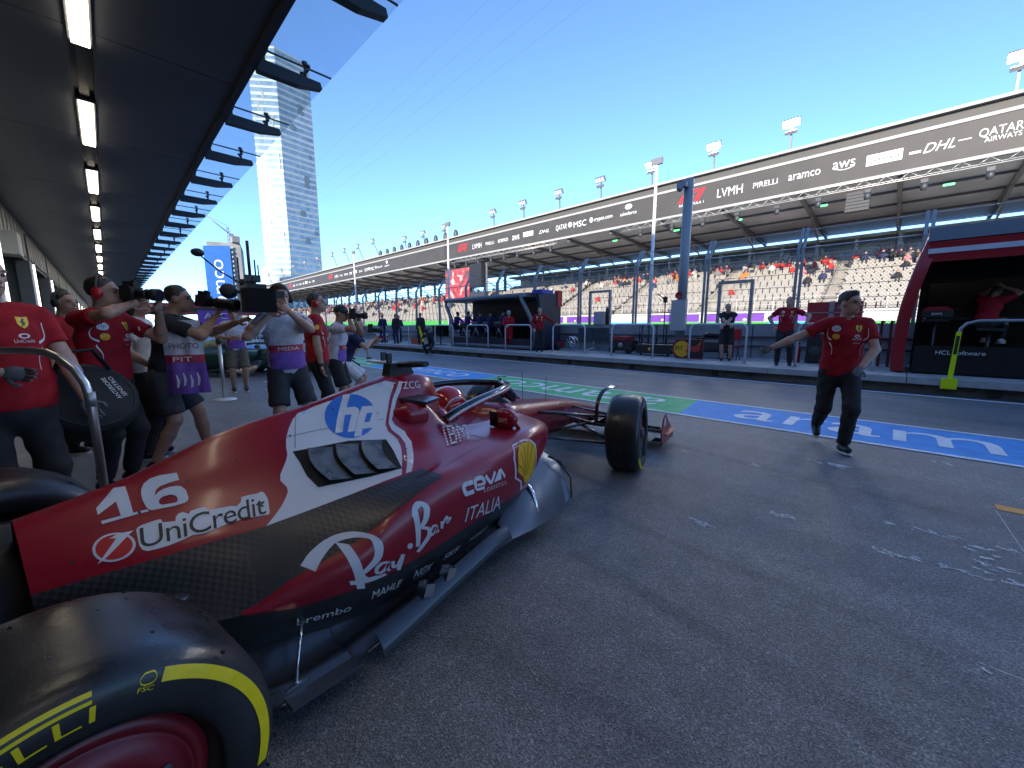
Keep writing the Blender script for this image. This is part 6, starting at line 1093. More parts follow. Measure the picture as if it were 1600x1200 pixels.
def photo_camera(label, pos, d, length=.28, r=.042):
    """stills camera: body, grip, prism, long lens along d (world)"""
    d = Vector(d).normalized(); x = d.cross(Vector((0, 0, 1))).normalized(); z = x.cross(d); M3 = Matrix((x, d, z)).transposed(); t = thing('photo_camera', label, 'camera', pos)
    def P(a, b_, c): return M3 @ Vector((a, b_, c))
    m = MB(); m.box(P(0, 0, 0), (.15, .07, .11), M3); m.box(P(.065, .03, -.005), (.035, .05, .10), M3); m.build('camera_body', BLACK, t)
    m = MB(); m.box(P(0, .0, .07), (.06, .08, .05), M3); m.box(P(0, .02, .10), (.025, .03, .012), M3); m.build('viewfinder', BLACK, t)
    m = MB(); m.tube([P(0, .03, 0), P(0, .10, 0), P(0, .11, 0), P(0, length*.7, 0), P(0, length*.72, 0), P(0, length, 0)], [r*.8, r*.8, r*.92, r*.95, r*1.12, r*1.15], 16); m.build('lens', BLACK, t)
    m = MB(); m.tube([P(0, length+.001, 0), P(0, length+.003, 0)], r*.95, 16); m.build('front_glass', LENSG, t)
    m = MB(); m.tube([P(0, .11, 0), P(0, .125, 0)], r*1.0, 16); m.build('focus_ring', DGREY, t); return t
V_ = Vector
# --- walking mechanic with outstretched arm
T, J = person('mechanic in red team polo walking with right arm stretched out over the lane', (5.56, .42), 254, 1.76, pelvis=(0, -.02, .93), lean=(3, 0), twist=4, head=(38, -4), hands=((.70, .10, 1.13), (-.12, .25, .97)), elbows=((.2, -.7, -.5), (-1, -.45, .05)), feet=((.09, -.34, .13, 0, -42), (-.08, .13, 0, -8, 6)), hair='quiff', hairm=HAIRD, skin='fair', gloves=(GLOVE, GLOVE), vox=.0125, shirt=TEAM, pants=BLK, fat=1.08)
team_prints(T, J); collar(T, J, TEAM)
# --- left group
T, J = person('bald mechanic in red team polo resting a gloved hand on his belly, leftmost', (-.455, 3.77), 160, 1.78, lean=(-2, 0), head=(14, 2), hands=((.06, .22, 1.12), (-.30, .16, .86)), elbows=((1, -.3, -.4), (-1, -.6, 0)), hair='bald', hairm=HAIRG, skin='fair', gloves=(GLOVE, GLOVE), vox=.0125, fat=1.22)
team_prints(T, J); collar(T, J, TEAM)
T, J = person('man in red team polo with red ear defenders aiming a camera, beside the bald man', (-.04, 4.66), 138, 1.77, lean=(4, 0), twist=4, head=(24, -4), hands=((-.02, .27, 1.56), (-.20, .34, 1.50)), elbows=((1, .1, -.35), (-.5, .1, -1)), hair='short', hairm=HAIRD, skin='tan', vox=.013, fat=1.1)
team_prints(T, J); ear_muffs(T, J); collar(T, J, TEAM); e = J['hp'](0, .17, .0)
photo_camera('black camera with a short zoom lens held by the man with red ear defenders', world_pt(T, e), (math.sin(R(128)), math.cos(R(128)), -.06), .21, .044)
T, J = person('woman with brown hair in white top standing behind the photographers', (.22, 5.50), 112, 1.72, head=(-10, 0), shirt=WCL, pants=BLK, hair='long', hairm=HAIRB, skin='fair', vox=.013, hands=((.22, .18, 1.0), (-.22, .18, 1.0)))
T, J = person('person in dark red shirt half hidden behind the camera men', (-.30, 6.3), 130, 1.74, shirt=TEAM, pants=BLK, hair='short', hairm=HAIRD, vox=.016); ear_muffs(T, J, BLACK)
T, J = person('photographer in black t-shirt and shorts with purple bib bending to his camera', (.39, 5.0), 112, 1.80, pelvis=(0, -.04, .93), lean=(12, 3), twist=4, head=(-4, -10), hands=((.06, .42, 1.46), (-.09, .56, 1.40)), elbows=((.8, .1, -1), (-.3, .1, -1)), feet=((.16, -.12, 0, 10), (-.14, .22, 0, -5)), shirt=BLK, pants=CHAR, pant=.86, sleeve=.66, hair='short', hairm=HAIRD, skin='tan', vox=.013)
e = J['hp'](0, .19, -.005); photo_camera('black camera with a long lens and hood held by the man in black t-shirt', world_pt(T, e), (math.sin(R(126)), math.cos(R(126)), -.14), .30, .05)
BIBM = {}
def bib(T, J, half=None, w=.30, print_text='MEDIA', text_h=.035):
    """loose tabard over the chest: white top, red band with lettering, purple skirt"""
    bv = bvh_of(J['shirt']); k = dict(bv=bv, step=.025)
    on_cloth(T, J, 'bib_panel', [rect(0, 0, 1, 1)], .0 if half is None else half, -.005, w, .24, BIBW, off=.012, **k); on_cloth(T, J, 'bib_panel', [rect(0, 0, 1, 1)], .0 if half is None else half, -.165, w*1.02, .07, mat('bib_red', (.45, .03, .07), .7), off=.014, **k)
    on_cloth(T, J, 'bib_panel', [rect(0, 0, 1, 1)], .0 if half is None else half, -.29, w*1.06, .18, PURP, off=.014, **k); on_cloth(T, J, 'bib_lettering', text_loops(print_text, 1, .02), .0 if half is None else half, -.165, w*.62, text_h, LOGO_W, off=.017, **k)
# loose purple bib hanging at his side
t = bpy.data.objects.new('bib', None); COL.objects.link(t); t.parent = T; base = V_((-.30, .26, 0))
def bibsheet(name, z0, z1, m, w0=.0):
    G_ = []
    for i in range(9):
        s = i/8; z = z0+(z1-z0)*s; row = []
        for j in range(13):
            u = j/12; wv = .02*math.sin(u*9+z*6)+.012*math.sin(u*17-z*9); fl_ = (1.40-z)*.10; row.append((.185+.04*math.sin(u*3)+wv*.7+fl_*.5, .05+.27*u+fl_*.9*u+(1.4-z)*-.02, z))
        G_.append(row)
    b = MB(); b.grid(G_); b.grid([[(p[0], p[1]-.004, p[2]) for p in r] for r in G_], flip=True); return b.build(name, m, t)
bibsheet('bib_white', 1.42, 1.10, BIBW); bibsheet('bib_red', 1.098, 1.03, mat('bib_red', (.45, .03, .07), .7)); bibsheet('bib_skirt', 1.028, .74, PURP)
def bib_text(s, cx, z, w, h, m):
    u, _ = unit(text_loops(s, 1, .02)); flat_sign('bib_lettering', u, lambda x, y: V_((.262+(1.40-z)*.05, .10+(-.13-cx)+x*w*1.1, z+y*h)), m, t)
bib_text('PHOTO', -.13, 1.16, .2, .05, mat('bib_ink', (.03, .03, .10), .7)); bib_text('F1', -.16, 1.30, .1, .04, mat('bib_ink', (.03, .03, .10), .7)); bib_text('PIT', -.15, 1.04, .13, .045, LOGO_W)
for k_ in range(4): flat_sign('bib_stroke', [stroke([(0, 0), (.01, .06), (.0, .12)], [.012, .02, .01], 4)], lambda x, y: V_((.275+.012*k_, .13+.055*k_+x, .80+.02*(k_ % 2)+y)), LOGO_W, t)
m = MB(); G_ = [[(.08+.02*u, -.10+.13*s, 1.50-.05*abs(s-.5)), (-.16, -.10+.30*s, 1.47)] for s, u in ((0, 0), (.5, .5), (1, 1))]; m.grid(G_); m.grid(G_, flip=True); m.build('bib_shoulder', GREENC, t)
# --- television camera man
T, J = person('cameraman in white shirt and purple bib with a television camera on his shoulder', (1.31, 4.62), 180, 1.80, pelvis=(0, 0, .94), lean=(0, 2), head=(4, -3), hands=((.20, .24, 1.46), (.04, .34, 1.50)), elbows=((1, .25, -1), (-1, .2, -1)), feet=((.17, .03, 0, 12), (-.17, 0, 0, -12)), shirt=BIBW, pants=CHAR, pant=.88, sleeve=.7, hair='quiff', hairm=HAIRB, skin='fair', vox=.0125)
bib(T, J, None, .32); ear_muffs(T, J, BLACK); collar(T, J, BIBW)
bvv = bvh_of(J['shirt']); on_cloth(T, J, 'bib_shoulder', [rect(0, 0, 1, 1)], .135, .125, .09, .07, GREENC, bv=bvv, off=.008)
def tv_camera(T, J):
    hd = world_pt(T, J['hp'](.235, .06, -.03)); d = V_((math.sin(R(186)), math.cos(R(186)), -.02)).normalized(); x = d.cross(V_((0, 0, 1))).normalized(); z = x.cross(d); M3 = Matrix((x, d, z)).transposed()
    t = thing('television_camera', 'black shoulder television camera with aerials and a furry microphone', 'video camera', hd)
    def P(a, b_, c): return M3 @ V_((a, b_, c))
    t.scale = (1.2, 1.2, 1.2)
    m = MB(); m.box(P(.02, .02, .02), (.13, .40, .19), M3); m.box(P(.02, -.22, .0), (.11, .10, .17), M3); m.build('camera_body', BLACK, t)
    m = MB(); m.box(P(.03, .34, -.015), (.20, .16, .17), M3, 0, 1.0); m.build('matte_box', mat('matte_black', (.012, .012, .014), .85, 0, .2), t); m = MB(); m.tube([P(.02, .2, .0), P(.02, .30, 0)], .06, 14); m.build('lens', BLACK, t)
    m = MB(); m.box(P(-.115, .12, .045), (.12, .07, .055), M3); m.build('viewfinder', BLACK, t); m = MB(); m.box(P(.02, .02, .15), (.03, .28, .03), M3); m.box(P(.02, -.1, .14), (.05, .06, .06), M3); m.box(P(.03, .1, .16), (.10, .09, .05), M3); m.build('top_handle', DGREY, t)
    m = MB(); m.box(P(.02, -.3, .06), (.12, .09, .24), M3); m.build('transmitter', BLACK, t)
    for a, b_, L, r, mt in ((.03, -.02, .30, .012, mat('aerial_red', (.10, .02, .02), .5)), (.10, -.05, .17, .006, BLACK), (.0, .05, .15, .006, BLACK), (-.03, -.02, .12, .005, BLACK)):
        m = MB(); m.tube([P(a, b_, .16), P(a, b_, .16+L)], r, 7); m.build('aerial', mt, t)
    m = MB(); m.ell(P(.20, .22, .05), (.055, .055, .055), 14, 10); m.tube([P(.10, .15, .05), P(.18, .22, .05)], .012, 6); m.build('microphone', mat('mic_fur', (.05, .055, .055), .95, bump=(90, 1., .02)), t)
    m = MB(); m.tube([P(.05, 0, .1), P(.22, .03, .20), P(.33, .06, .30)], .006, 5); m.ell(P(.35, .06, .325), (.042, .042, .03), 10, 7); m.build('boom_light', BLACK, t)
tv_camera(T, J)
# --- team member with red ear muffs seen from the side
T, J = person('man in red team polo and red ear defenders seen from behind the cameraman', (1.88, 5.36), 112, 1.79, head=(-6, -8), hands=((.24, .05, .84), (-.24, .05, .84)), feet=((.12, 0, 0), (-.12, 0, 0)), hair='short', hairm=HAIRD, skin='tan', vox=.013, fat=1.08)
ear_muffs(T, J); team_prints(T, J, False); collar(T, J, TEAM); on_cloth(T, J, 'shirt_badge', [circle(0, 0, 1)], .03, .05, .05, .06, mat('badge_amber', (.85, .38, .02), .5), 'right')
m = MB(); w_ = J['arm'][0][2]; m.tube([w_-np.array([0, 0, -.03]), w_-np.array([0, 0, .0])], .034, 10); m.build('wristwatch', BLACK, T)
T, J = person('photographer in purple bib with black cap worn backwards', (2.32, 5.86), 128, 1.68, lean=(6, 0), head=(0, 2), hands=((.06, .24, 1.56), (-.07, .30, 1.52)), elbows=((1, .1, -.8), (-1, .1, -.8)), shirt=BIBW, pants=BLK, pant=.9, hair='cap', hairm=BLACK, skin='mid', vox=.014)
bib(T, J, None, .30); photo_camera('small black camera in front of the face of the man in black cap', world_pt(T, J['hp'](0, .17, .0)), (math.sin(R(128)), math.cos(R(128)), -.03), .2, .042)
T, J = person('stooping photographer in pale shorts and dark top behind the black cap', (3.0, 6.95), 120, 1.66, pelvis=(0, -.12, .82), lean=(24, 0), head=(0, -12), hands=((.05, .42, 1.22), (-.08, .46, 1.18)), elbows=((1, 0, -1), (-1, 0, -1)), feet=((.14, 0, 0), (-.14, .2, 0)), shirt=NAVY, pants=WCL, pant=.92, hair='bald', hairm=HAIRG, skin='fair', vox=.016)
photo_camera('black camera held low by the stooping photographer', world_pt(T, J['hp'](0, .18, 0)), (math.sin(R(120)), math.cos(R(120)), -.1), .22, .045)
T, J = person('man in camouflage shorts and media bib standing by the metal post', (1.86, 9.85), 188, 1.76, hands=((.12, .24, 1.16), (-.1, .25, 1.18)), shirt=BIBW, pants=CAMO, pant=.95, hair='cap', hairm=BLACK, skin='tan', vox=.018); bib(T, J, None, .3)
# --- lane and platform
T, J = person('man in black shirt and shorts striding across the far lane', (7.3, 15.95), 100, 1.78, hands=((.25, -.18, .86), (-.25, .2, .88)), feet=((.09, .30, 0), (-.09, -.30, .03, 0, -20)), pelvis=(0, 0, .90), shirt=BLK, pants=BLK, pant=.9, hair='short', hairm=HAIRB, skin='fair', vox=.022, fingers=False)
T, J = person('photographer dressed in black crouching at the platform kerb', (11.1, 16.5), 255, 1.74, pelvis=(0, -.1, .55), lean=(14, 0), hands=((.07, .36, 1.0), (-.07, .38, .98)), elbows=((1, 0, -1), (-1, 0, -1)), feet=((.16, .08, 0), (-.16, -.12, 0)), shirt=BLK, sleeve=1.5, pants=BLK, hair='short', hairm=HAIRD, skin='mid', vox=.022, fingers=False)
photo_camera('black camera of the photographer crouching at the kerb', world_pt(T, J['hp'](0, .17, 0)), (math.sin(R(255)), math.cos(R(255)), 0), .2, .045)
PP = dict(z=PZ, vox=.018)
T, J = person('man in black shirt and shorts leaning folded arms on the rail', (12.72, 3.62), 258, 1.76, pelvis=(0, -.12, .93), lean=(14, 0), head=(26, -8), hands=((-.10, .36, 1.10), (.10, .38, 1.06)), elbows=((1, .2, -.3), (-1, .2, -.3)), feet=((.10, -.12, 0), (-.12, -.16, 0)), shirt=BLK, pants=BLK, pant=.95, hair='bald', hairm=HAIRG, skin='fair', **PP)
T, J = person('man in red team polo, hand on hip, leaning on the rail', (12.30, 2.12), 258, 1.80, lean=(2, -3), head=(-14, -12), hands=((.24, -.02, 1.02), (-.40, .22, 1.10)), elbows=((1, -.35, .1), (-1, -.4, .2)), feet=((.12, .0, 0), (-.16, .05, 0)), hair='short', hairm=HAIRD, skin='fair', gloves=(None, GLOVE), **PP); team_prints(T, J); collar(T, J, TEAM)
T, J = person('man in red team jacket resting one arm on the rail', (12.1, 10.28), 232, 1.80, head=(0, -2), hands=((.22, .1, .95), (-.62, .12, 1.14)), elbows=((1, -.5, 0), (-.4, -.8, -.2)), shirt=TEAM, sleeve=1.5, hair='short', hairm=HAIRB, skin='fair', **PP); team_prints(T, J, True, False)
T, J = person('mechanic in full red overalls and white balaclava behind the rail', (12.85, 12.75), 240, 1.76, head=(-10, 0), hands=((.05, .20, 1.08), (-.05, .24, 1.10)), elbows=((1, -.2, -.4), (-1, -.2, -.4)), shirt=REDSUIT, sleeve=1.5, pants=REDSUIT, shoes=mat('shoe_white', (.6, .6, .6), .5), hair='hood', hairm=fabric('balaclava', (.6, .6, .6)), skin='fair', **PP)
PF = dict(z=PZ, vox=.024, fingers=False)
person('man in navy overalls, leftmost on the far platform', (12.1, 23.1), 235, 1.78, shirt=NAVY, sleeve=1.5, pants=NAVY, hair='short', hairm=HAIRD, skin='mid', hands=((.1, .22, 1.05), (-.1, .22, 1.05)), **PF)
person('second man in navy overalls on the far platform, turned aside', (12.9, 22.6), 200, 1.74, shirt=NAVY, sleeve=1.5, pants=NAVY, hair='short', hairm=HAIRD, skin='mid', hands=((.1, .22, 1.05), (-.1, .22, 1.05)), **PF)
person('man in black jacket standing on the far platform between rails', (12.1, 21.5), 245, 1.80, shirt=BLK, sleeve=1.5, pants=NAVY, hair='short', hairm=HAIRD, skin='mid', **PF)
T, J = person('steward in black holding a yellow flag on the far platform', (12.3, 19.15), 240, 1.80, shirt=BLK, sleeve=1.5, pants=BLK, hair='short', hairm=HAIRD, skin='mid', fat=1.3, hem=-.5, **PF)
m = MB(); m.grid([[(.05*i, .03*math.sin(i*2), 1.05-.17*i), (.10+.06*i, .03, 1.05-.17*i)] for i in range(6)]); m.grid([[(.05*i, -.006+.03*math.sin(i*2), 1.05-.17*i), (.10+.06*i, .024, 1.05-.17*i)] for i in range(6)], flip=True); fl2 = m.build('yellow_flag', mat('flag_yellow', (.75, .68, .01), .7)); fl2.location = (12.0, 18.95, PZ); fl2.rotation_euler = (0, 0, R(-70)); tag(fl2, 'furled yellow flag hanging beside the steward in black', 'flag')
# ------------------------------------------------------------------ red pit stand
RS = mat('stand_red', (.36, .010, .018), .35); RSD = mat('stand_black', (.008, .0085, .010), .35); RGREY = mat('stand_grey', (.10, .105, .115), .45)
t = thing('pit_stand', 'red and black team pit stand with white stripe at the right edge', 'pit stand', (12.4, -.1, PZ))
EP = []; 
for z_, yo, xf in ((.04, .17, .02), (.5, .19, -.02), (1.0, .18, -.06), (1.5, .14, -.09), (2.0, .06, -.09), (2.4, -.02, -.04), (2.7, -.09, .06), (2.9, -.13, .22), (2.99, -.15, .5)): EP.append([(xf, yo-.22, z_), (xf, yo-.03, z_), (xf+.03, yo, z_), (1.9, yo, z_), (1.9, yo-.22, z_), (xf, yo-.22, z_)])
m = MB(); m.grid(loft(EP, 4, 1), flip=True); m.build('end_panel', RS, t)
m = MB(); m.prism([(-.02, 2.38), (-.06, 2.78), (.02, 2.80), (.06, 2.40)], -6.5, -.18, lambda x, z, y: (x, y, z)); m.build('fascia', RS, t)
m = MB(); m.prism([(-.055, 2.55), (-.065, 2.65), (-.045, 2.65), (-.035, 2.55)], -6.5, -.165, lambda x, z, y: (x, y, z)); m.build('white_stripe', CWHITE, t)
m = MB(); m.prism([(-.03, 2.81), (.22, 3.12), (2.0, 3.14), (2.0, 2.9), (.1, 2.82)], -6.5, -.15, lambda x, z, y: (x, y, z)); m.build('roof', RGREY, t)
m = MB(); m.bbox((1.85, -6.5, .06), (2.0, -.17, 2.9)); m.bbox((.1, -6.5, .0), (1.85, -.17, .1)); m.bbox((.1, -6.5, 2.79), (1.85, -.17, 2.80)); m.build('inner_shell', RSD, t)
m = MB(); m.bbox((.02, -6.5, .04), (.08, -.17, .62)); m.build('skirt_panel', RSD, t)
m = MB(); m.bbox((1.1, -6.5, 1.18), (1.8, -.3, 1.24)); m.build('desk', RSD, t)
for k in range(4): m = MB(); m.bbox((1.70, -1.2-1.5*k, 1.5), (1.76, -.3-1.5*k, 2.05)); m.build('monitor', BLACKG, t)
u, asp = unit(text_loops('HCL', 1, .0)); flat_sign('stand_lettering', u, lambda x, y: V_((.016, -.50-x*.22, .44+y*.085)), LOGO_W, t); u, asp = unit(text_loops('Software', 1, .04)); flat_sign('stand_lettering', u, lambda x, y: V_((.016, -.75-x*.45, .44+y*.085)), LOGO_W, t)
def stool(label, x, y, seat_z=1.18, mt=RS, txt=None, back=True, group=None):
    s = thing('stool', label, 'stool', (x, y, PZ), 0, group); m = MB(); m.tube([(0, 0, .1), (0, 0, seat_z-.06)], .03, 8); m.build('stem', DGREY, s)
    m = MB(); m.bbox((-.2, -.2, seat_z-.06), (.2, .2, seat_z)); m.build('seat', BLACK, s)
    if back:
        m = MB(); m.prism([(-.25, .0), (.25, .0), (.24, .14), (.14, .22), (-.14, .22), (-.24, .14)], -.025, .025, lambda a, z_, c: (-.22+c, a, seat_z+.04+z_)); bk = m.build('backrest', [BLACK], s)
        m = MB(); m.prism([(-.235, .14), (.235, .14), (.14, .222), (-.14, .222)], -.03, .03, lambda a, z_, c: (-.22+c, a, seat_z+.04+z_)); m.build('backrest_trim', mt, bk)
        if txt: u, _ = unit(text_loops(txt, 1, .03)); flat_sign('backrest_lettering', u, lambda a, c: V_((-.249, .08-a*.16, seat_z+.08+c*.05)), LOGO_W, bk)
    m = MB(); m.lathe([(.001, .1), (.22, .1), (.24, .11), (.001, .14)], n=16); m.build('foot_plate', DGREY, s)
    return s
stool('empty stool with red topped backrest inside the red pit stand', 13.05, -.55, 1.2, RS, 'aws')
stool('stool of the seated man in the red pit stand', 13.25, -1.38, 1.0, RS, None, False)
T, J = person('man in red team shirt sitting in the pit stand, hands at his head', (13.25, -1.30), 118, 1.76, z=PZ+.55, pelvis=(0, -.02, .60), lean=(20, 0), head=(0, -6), hands=((.10, .26, 1.34), (-.08, .28, 1.34)), elbows=((1, .4, -.8), (-1, .4, -.8)), feet=((.12, .42, .12), (-.12, .40, .14)), hair='short', hairm=HAIRD, skin='tan', shoes=mat('shoe_white', (.6, .6, .6), .5), vox=.016)
# ------------------------------------------------------------------ dark pit stand with sitting crew
SG = mat('frame_grey', (.16, .165, .18), .4, .3); SB = mat('stand_navy', (.012, .016, .035), .4)
t = thing('pit_stand', 'dark blue pit stand with grey frame and crew sitting inside', 'pit stand', (12.75, 11., PZ))
fr = [(11.25, .12), (11.05, .5), (11.35, 1.4), (11.9, 2.25), (11.95, 2.38), (17.35, 2.38), (17.35, 2.1), (16.9, 1.4), (16.9, .12)]
m = MB(); m.tube([(12.75, y, PZ+z_) for y, z_ in fr+[fr[0]]], .09, 8); m.build('front_frame', SG, t, True)
m = MB(); m.prism([(-.05, 2.30), (0, 2.48), (1.6, 2.55), (1.6, 2.3)], 11.6-11, 17.5-11, lambda x, z_, y: (x, y, z_)); m.build('roof', SG, t)
m = MB(); m.bbox((1.45, .2, .1), (1.58, 5.9, 2.3)); m.bbox((.1, .2, .02), (1.45, 5.9, .14)); m.build('inner_shell', SB, t)
m = MB(); m.prism([(-.02, .1), (1.58, .1), (1.58, 2.5), (.05, 2.38), (.3, 1.2)], -.05, .12, lambda x, z_, y: (x, y, z_)); m.build('end_panel', SB, t)
m = MB(); m.bbox((.25, -.07, 2.42), (1.0, .5, 2.585)); m.build('roof_end', mat('stand_blue', (.02, .05, .35), .4), t); m = MB(); m.bbox((1.3, -.09, 1.9), (1.62, .1, 2.60)); m.build('roof_corner', mat('stand_scarlet', (.55, .02, .03), .4), t)
m = MB(); m.bbox((.55, .4, 1.05), (1.3, 5.8, 1.1)); m.build('desk', SG, t); m = MB(); m.bbox((.05, .25, .15), (.09, 5.85, .5)); m.build('skirt_panel', SB, t)
for k, y in enumerate((17.0, 16.1, 15.15, 14.4, 13.5)):
    st_ = stool(['far end', 'second', 'middle', 'fourth', 'nearest'][k]+' grey legged stool in the dark pit stand', 13.1, y, 1.0, SG, None, True)
    person(['far-end', 'second', 'middle', 'fourth', 'nearest'][k]+' crew member in navy sitting with back turned in the dark pit stand', (13.12, y), 92, 1.76, z=PZ+.40, pelvis=(0, 0, .62), lean=(8, 0), head=((-10, 12, 0, 20, -14)[k], -6), hands=((.2, .42, .86), (-.2, .42, .86)), feet=((.12, .40, .1), (-.12, .40, .1)), shirt=NAVY, sleeve=1.5, pants=NAVY, hair='short', hairm=(HAIRD, HAIRB, HAIRD, HAIRD, HAIRB)[k], skin='tan', vox=.028, fingers=False)
    for s_ in (-.2, .2): m = MB(); m.tube([(12.95, y+s_, PZ+.55), (12.9, y, PZ+.95)], .02, 6); m.build('brace', STEEL, st_, True)
# ------------------------------------------------------------------ equipment on the platform
t = thing('pit_board', 'pentagon pit board with yellow disc and red bull figure', 'sign', (12.95, 4.8, PZ)); W = .98
poly = [(.0, .30), (.13, .02), (1, .02), (1, .62), (.13, .62)]
def sgn(x, y, o=0): return V_((-o, .49-x*W, y))
m = MB(); m.prism(poly, 0, .03, lambda x, y, z_: sgn(x, y, z_)); m.build('board', mat('sign_black', (.02, .018, .02), .5), t)
b_ = MB(); b_.tube([sgn(x, y, .025) for x, y in poly+[poly[0]]], .014, 6); b_.build('border', mat('sign_red', (.62, .03, .05), .4), t)
flat_sign('disc', [circle(.33, .32, .26, .26)], lambda x, y: sgn(x, y, .034), mat('sign_amber', (.85, .40, .02), .5), t); u, _ = unit(text_loops('PIT', 1, .04)); flat_sign('lettering', u, lambda x, y: sgn(.12+x*.25, .26+y*.14, .037), BLACK, t)
flat_sign('bull', [[(.46, .24), (.52, .36), (.47, .42), (.56, .46), (.66, .40), (.78, .44), (.86, .50), (.92, .46), (.88, .40), (.94, .34), (.86, .32), (.90, .22), (.80, .28), (.74, .20), (.68, .28), (.58, .24), (.54, .16)]], lambda x, y: sgn(x, y, .036), mat('sign_scarlet', (.65, .04, .04), .5), t); flat_sign('bull_tail', [stroke([(.86, .46), (.92, .56), (.88, .52)], .03, 4)], lambda x, y: sgn(x, y, .0365), mat('sign_amber', (.85, .40, .02), .5), t)
t = thing('monitor_stand', 'pair of monitors under dark covers on a trolley with white feet', 'monitor', (13.95, 8.95, PZ))
for s, nm in ((.36, 'monitor_cover'), (-.36, 'monitor_cover')): m = MB(); m.box((0, s, .72), (.16, .70, .52), Matrix.Rotation(R(6 if s > 0 else -6), 3, 'Z'), 0, .94); m.build(nm, mat('cover_slate', (.035, .042, .055), .55, noise=(6, .2), bump=(9, .5, .02)), t)
m = MB(); m.tube([(0, 0, .05), (0, 0, .6)], .03, 8); m.build('stem', STEEL, t); m = MB(); m.tube([(-.25, .35, .02), (-.05, 0, .16), (-.25, -.35, .02), (-.28, .35, .02)], .02, 6); m.build('feet', RAILW, t)
t = thing('generator', 'red and black portable generator on wheels beside the rail', 'generator', (14.0, 7.6, PZ)); m = MB(); m.bbox((-.25, -.45, .12), (.25, .4, .5)); m.build('engine', BLACK, t); m = MB(); m.bbox((-.27, -.3, .505), (.27, .42, .66)); m.build('tank', mat('gen_red', (.30, .02, .025), .4), t)
for y in (-.35, .35): m = MB(); m.lathe([(.05, -.04), (.13, -.04), (.13, .04), (.05, .04)], (-.28, y, .14), 'x', 14); m.build('wheel', BLACK, t)
m = MB(); m.tube([(-.2, -.5, .1), (-.2, -.55, .8), (.2, -.55, .8), (.2, -.5, .1)], .02, 6); m.build('handle', BLACK, t); m = MB(); m.ell((-.26, .02, .32), (.03, .1, .1)); m.build('starter', STEEL, t)
t = thing('hose_reel', 'shiny metal hose reel standing behind the rail', 'reel', (14.0, 10.1, PZ))
for x in (-.12, .12): m = MB(); m.lathe([(.27, -.015), (.30, -.015), (.30, .015), (.27, .015), (.27, -.015)], (x, 0, .32), 'x', 24); m.build('rim', CHROME, t)
m = MB(); 
for k in range(8): m.tube([(-.12, 0, .32), (-.12, .28*math.cos(k*math.pi/4), .32+.28*math.sin(k*math.pi/4))], .012, 5)
m.tube([(-.14, 0, .32), (.14, 0, .32)], .09, 12); m.build('spokes', CHROME, t)
t = thing('trolley', 'red trolley jack behind the man leaning on the rail', 'trolley', (14.0, 11.0, PZ)); m = MB(); m.bbox((-.2, -.35, .12), (.2, .3, .35)); m.tube([(0, .2, .3), (-.1, .5, .75)], .03, 6); m.build('frame', mat('jack_red', (.4, .015, .02), .4), t)
for y in (-.3, .25): m = MB(); m.lathe([(.02, -.04), (.16, -.04), (.16, .04), (.02, .04)], (-.22, y, .16), 'x', 14); m.build('wheel', BLACK, t)
t = thing('equipment_case', 'long black equipment case with yellow shield mark behind the rail', 'case', (13.7, 6.15, PZ)); m = MB(); m.bbox((-.3, -.65, .08), (.3, .65, .36)); m.build('case_body', BLACK, t); m = MB(); m.bbox((-.31, -.66, .362), (.31, .66, .40)); m.build('lid', DGREY, t); u = SHIELD; flat_sign('shield', u, lambda x, y: V_((-.304, .18-x*.09, .18+y*.12)), GOLD, t)
for y in (-.5, .5): m = MB(); m.lathe([(.01, -.02), (.05, -.02), (.05, .02), (.01, .02)], (-.2, y, .05), 'y', 10); m.build('castor', BLACK, t)
for k, y in enumerate((6.75, 6.5, 6.2, 5.85)): m = MB(); m.tube([(13.75, y, PZ+.41), (13.75, y, PZ+1.02)], .035, 8); m.box((13.75, y, PZ+1.05), (.14, .06, .1)); m.tube([(13.75, y, PZ+.55), (13.75, y, PZ+.6)], .05, 8); tag(m.build('wheel_gun', DGREY), ['first', 'second', 'third', 'fourth'][k]+' of four upright black wheel guns on the case, from the left', 'wheel gun')
t = thing('light_stand', 'thin black stand with cross arm rising above the case', 'stand', (14.1, 6.1, PZ)); m = MB(); m.tube([(0, 0, 0), (0, 0, 2.1)], .02, 6); m.build('pole', BLACK, t); m = MB(); m.tube([(0, .55, 1.52), (0, -.5, 1.52)], .02, 6); m.lathe([(.001, 0), (.07, .02), (.001, .06)], (0, 0, 1.5), n=10); m.build('cross_arm', BLACK, t); m = MB(); m.tube([(0, 0, 1.95), (-.1, .25, 2.2)], .025, 6); m.box((0, 0, 1.98), (.1, .12, .2)); m.build('head', BLACK, t)
t = thing('tool_cart', 'black tool cart piled with cables right of the pit board', 'cart', (14.0, 4.3, PZ)); m = MB(); m.bbox((-.3, -.5, .62), (.3, .5, .68)); m.bbox((-.3, -.5, .2), (.3, .5, .24)); m.build('shelves', BLACK, t)
for x in (-.27, .27):
    for y in (-.46, .46): m = MB(); m.tube([(x, y, 0), (x, y, .62)], .02, 6); m.build('leg', BLACK, t)
m = MB(); m.ell((0, .1, .75), (.2, .3, .1)); m.ell((0, -.2, .74), (.15, .2, .08)); m.build('cable_pile', mat('cable_black', (.02, .02, .02), .6, bump=(25, 1., .04)), t)
m = MB(); m.bbox((-.25, -.3, .25), (.25, .35, .5)); m.build('battery_box', DGREY, t)
t = thing('folding_chair', 'red folding chair behind the man with folded arms', 'chair', (13.6, 3.75, PZ)); m = MB(); m.bbox((-.2, -.25, .43), (.2, .25, .46)); m.build('seat', REDP, t); m = MB(); m.bbox((.18, -.25, .6), (.22, .25, .95)); m.build('backrest', REDP, t)
